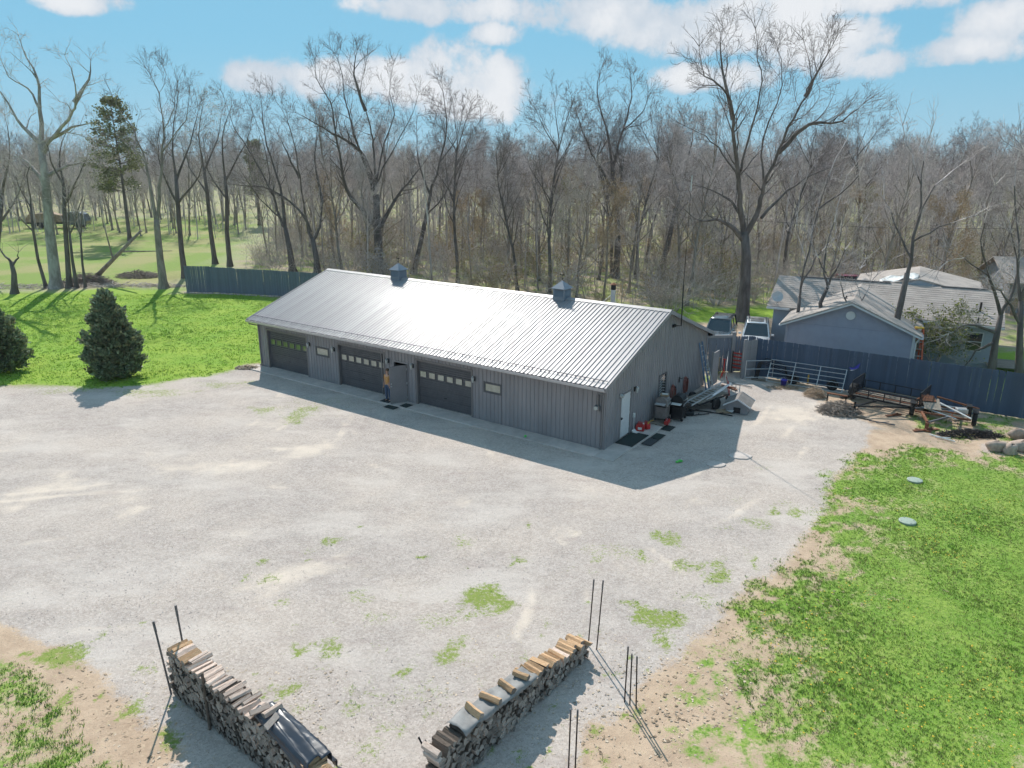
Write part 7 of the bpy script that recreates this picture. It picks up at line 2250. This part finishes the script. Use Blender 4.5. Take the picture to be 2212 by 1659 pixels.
# ------------------------------------------------------------------ person standing half behind the open door
pr = thing('person', 'person in orange tan shirt and blue jeans standing behind the open entrance door', 'person', BWp(-12.33, -.62, .047), BYAW)


def skin(name, verts, edges, radii, matname, parent, lev=2):
    me = bpy.data.meshes.new(name); me.from_pydata(verts, edges, []); me.materials.append(MATS[matname])
    o = bpy.data.objects.new(name, me); COL.objects.link(o); o.parent = parent
    md = o.modifiers.new('skin', 'SKIN'); sv = me.skin_vertices[0].data
    for i, q in enumerate(radii):
        sv[i].radius = q if isinstance(q, tuple) else (q, q)
    sv[0].use_root = True
    md.use_smooth_shade = True
    sb = o.modifiers.new('sub', 'SUBSURF'); sb.levels = lev; sb.render_levels = lev
    return o


# facing the camera (-y); pelvis root, spine, head, arms, legs
Vp = [(0, 0, .95), (0, .0, 1.10), (0, .01, 1.28), (0, .01, 1.42), (0, 0, 1.50), (0, -.01, 1.58), (0, -.015, 1.66), (0, -.01, 1.73),
      (-.10, 0, .90), (-.115, -.015, .50), (-.12, .01, .09), (-.125, -.10, .035), (.10, 0, .90), (.12, -.03, .50), (.13, .0, .09), (.135, -.11, .035),
      (-.17, .01, 1.40), (-.23, .02, 1.14), (-.235, -.05, .92), (-.23, -.075, .84), (.17, .01, 1.40), (.25, .0, 1.15), (.27, -.10, .97), (.27, -.14, .90)]
Ep = [(0, 1), (1, 2), (2, 3), (3, 4), (4, 5), (5, 6), (6, 7), (0, 8), (8, 9), (9, 10), (10, 11), (0, 12), (12, 13), (13, 14), (14, 15), (3, 16), (16, 17), (17, 18), (18, 19), (3, 20), (20, 21), (21, 22), (22, 23)]
Rp = [(.145, .105), (.135, .10), (.15, .105), (.12, .085), .055, .075, (.078, .092), .06, (.088, .09), .06, .042, (.042, .03), (.088, .09), .06, .042, (.042, .03), .06, .043, .030, (.036, .018), .06, .043, .030, (.036, .018)]
skin('body', Vp, Ep, Rp, 'skin', pr)
# clothes are slightly larger shells over the same joints
sv = [Vp[i] for i in (1, 2, 3, 16, 17, 20, 21)] + [(0, 0, .96)]
skin('shirt', sv, [(0, 1), (1, 2), (2, 3), (3, 4), (2, 5), (5, 6), (0, 7)], [(.155, .118), (.168, .120), (.135, .098), .074, .060, .074, .060, (.155, .118)], 'shirt', pr)
jv = [Vp[i] for i in (0, 8, 9, 10, 12, 13, 14)] + [(0, 0, 1.02)]
skin('jeans', jv, [(0, 1), (1, 2), (2, 3), (0, 4), (4, 5), (5, 6), (0, 7)], [(.160, .118), (.102, .104), .074, .060, (.102, .104), .074, .060, (.15, .112)], 'jeans', pr)
hb = MB(); hb.lathe([(.088, -.02), (.096, .03), (.09, .08), (.06, .12), (0, .135)], (0, 0, 0), 14); o = hb.build('hair', 'hair', pr, True); o.location = (0, .022, 1.66); o.scale = (.96, 1.08, 1.0)
for s in (-1, 1):
    hv = [(s * .232 if s < 0 else .27, -.075 if s < 0 else -.14, .84 if s < 0 else .90)]
    bx2, by2, bz2 = hv[0]
    for k in range(4):
        x_ = bx2 + (k - 1.5) * .019; l = (.062, .072, .068, .052)[k]
        MB().tube([(x_, by2, bz2 - .01), (x_, by2 - .006, bz2 - .03 - l * .5), (x_, by2 - .022, bz2 - .03 - l)], [.0095, .009, .007], 6).build('finger', 'skin', pr, True)
    MB().tube([(bx2 - s * .03, by2 - .01, bz2 + .02), (bx2 - s * .05, by2 - .03, bz2 - .015), (bx2 - s * .045, by2 - .045, bz2 - .04)], [.011, .010, .008], 6).build('thumb', 'skin', pr, True)
    MB().lathe([(0, -.008), (.011, 0), (0, .008)], (s * .031, -.098, 1.675), 8, 'Y').build('eye', 'hair', pr, True)
    MB().lathe([(0, -.012), (.02, 0), (.024, .02), (0, .03)], (s * .08, -.005, 1.655), 8, 'Y').build('ear', 'skin', pr, True)
MB().prism([(-.016, 1.635), (.016, 1.635), (0, 1.675)], 'Y', -.118, -.095).build('nose', 'skin', pr)
MB().b(-.022, .022, -.100, -.090, 1.604, 1.611).build('mouth', 'hose_red', pr)
for s, fx in ((-1, -.125), (1, .135)):
    MB().prism([(-.20, 0), (.06, 0), (.06, .07), (0, .10), (-.08, .07), (-.19, .045)], 'X', fx - .047, fx + .047).build('shoe', 'black_rubber', pr, bevel=.015)

# ------------------------------------------------------------------ thin spring haze in the air
hz = MB().b(-3100, 3100, -3100, 3100, -1.5, 36.0).build('haze', 'white_paint', None)
hz.data.materials.clear()
hm = bpy.data.materials.new('haze'); hm.use_nodes = True
ht = hm.node_tree; ht.nodes.clear()
pv = N(ht, 'ShaderNodeVolumePrincipled'); pv.inputs['Density'].default_value = 0.00018; pv.inputs['Color'].default_value = (0.93, 0.92, 0.98, 1)
pv.inputs['Anisotropy'].default_value = 0.0
hout = N(ht, 'ShaderNodeOutputMaterial'); ht.links.new(pv.outputs[0], hout.inputs['Volume'])
hz.data.materials.append(hm)
tag(hz, 'thin pale haze softening the far woods', 'haze', kind='stuff')
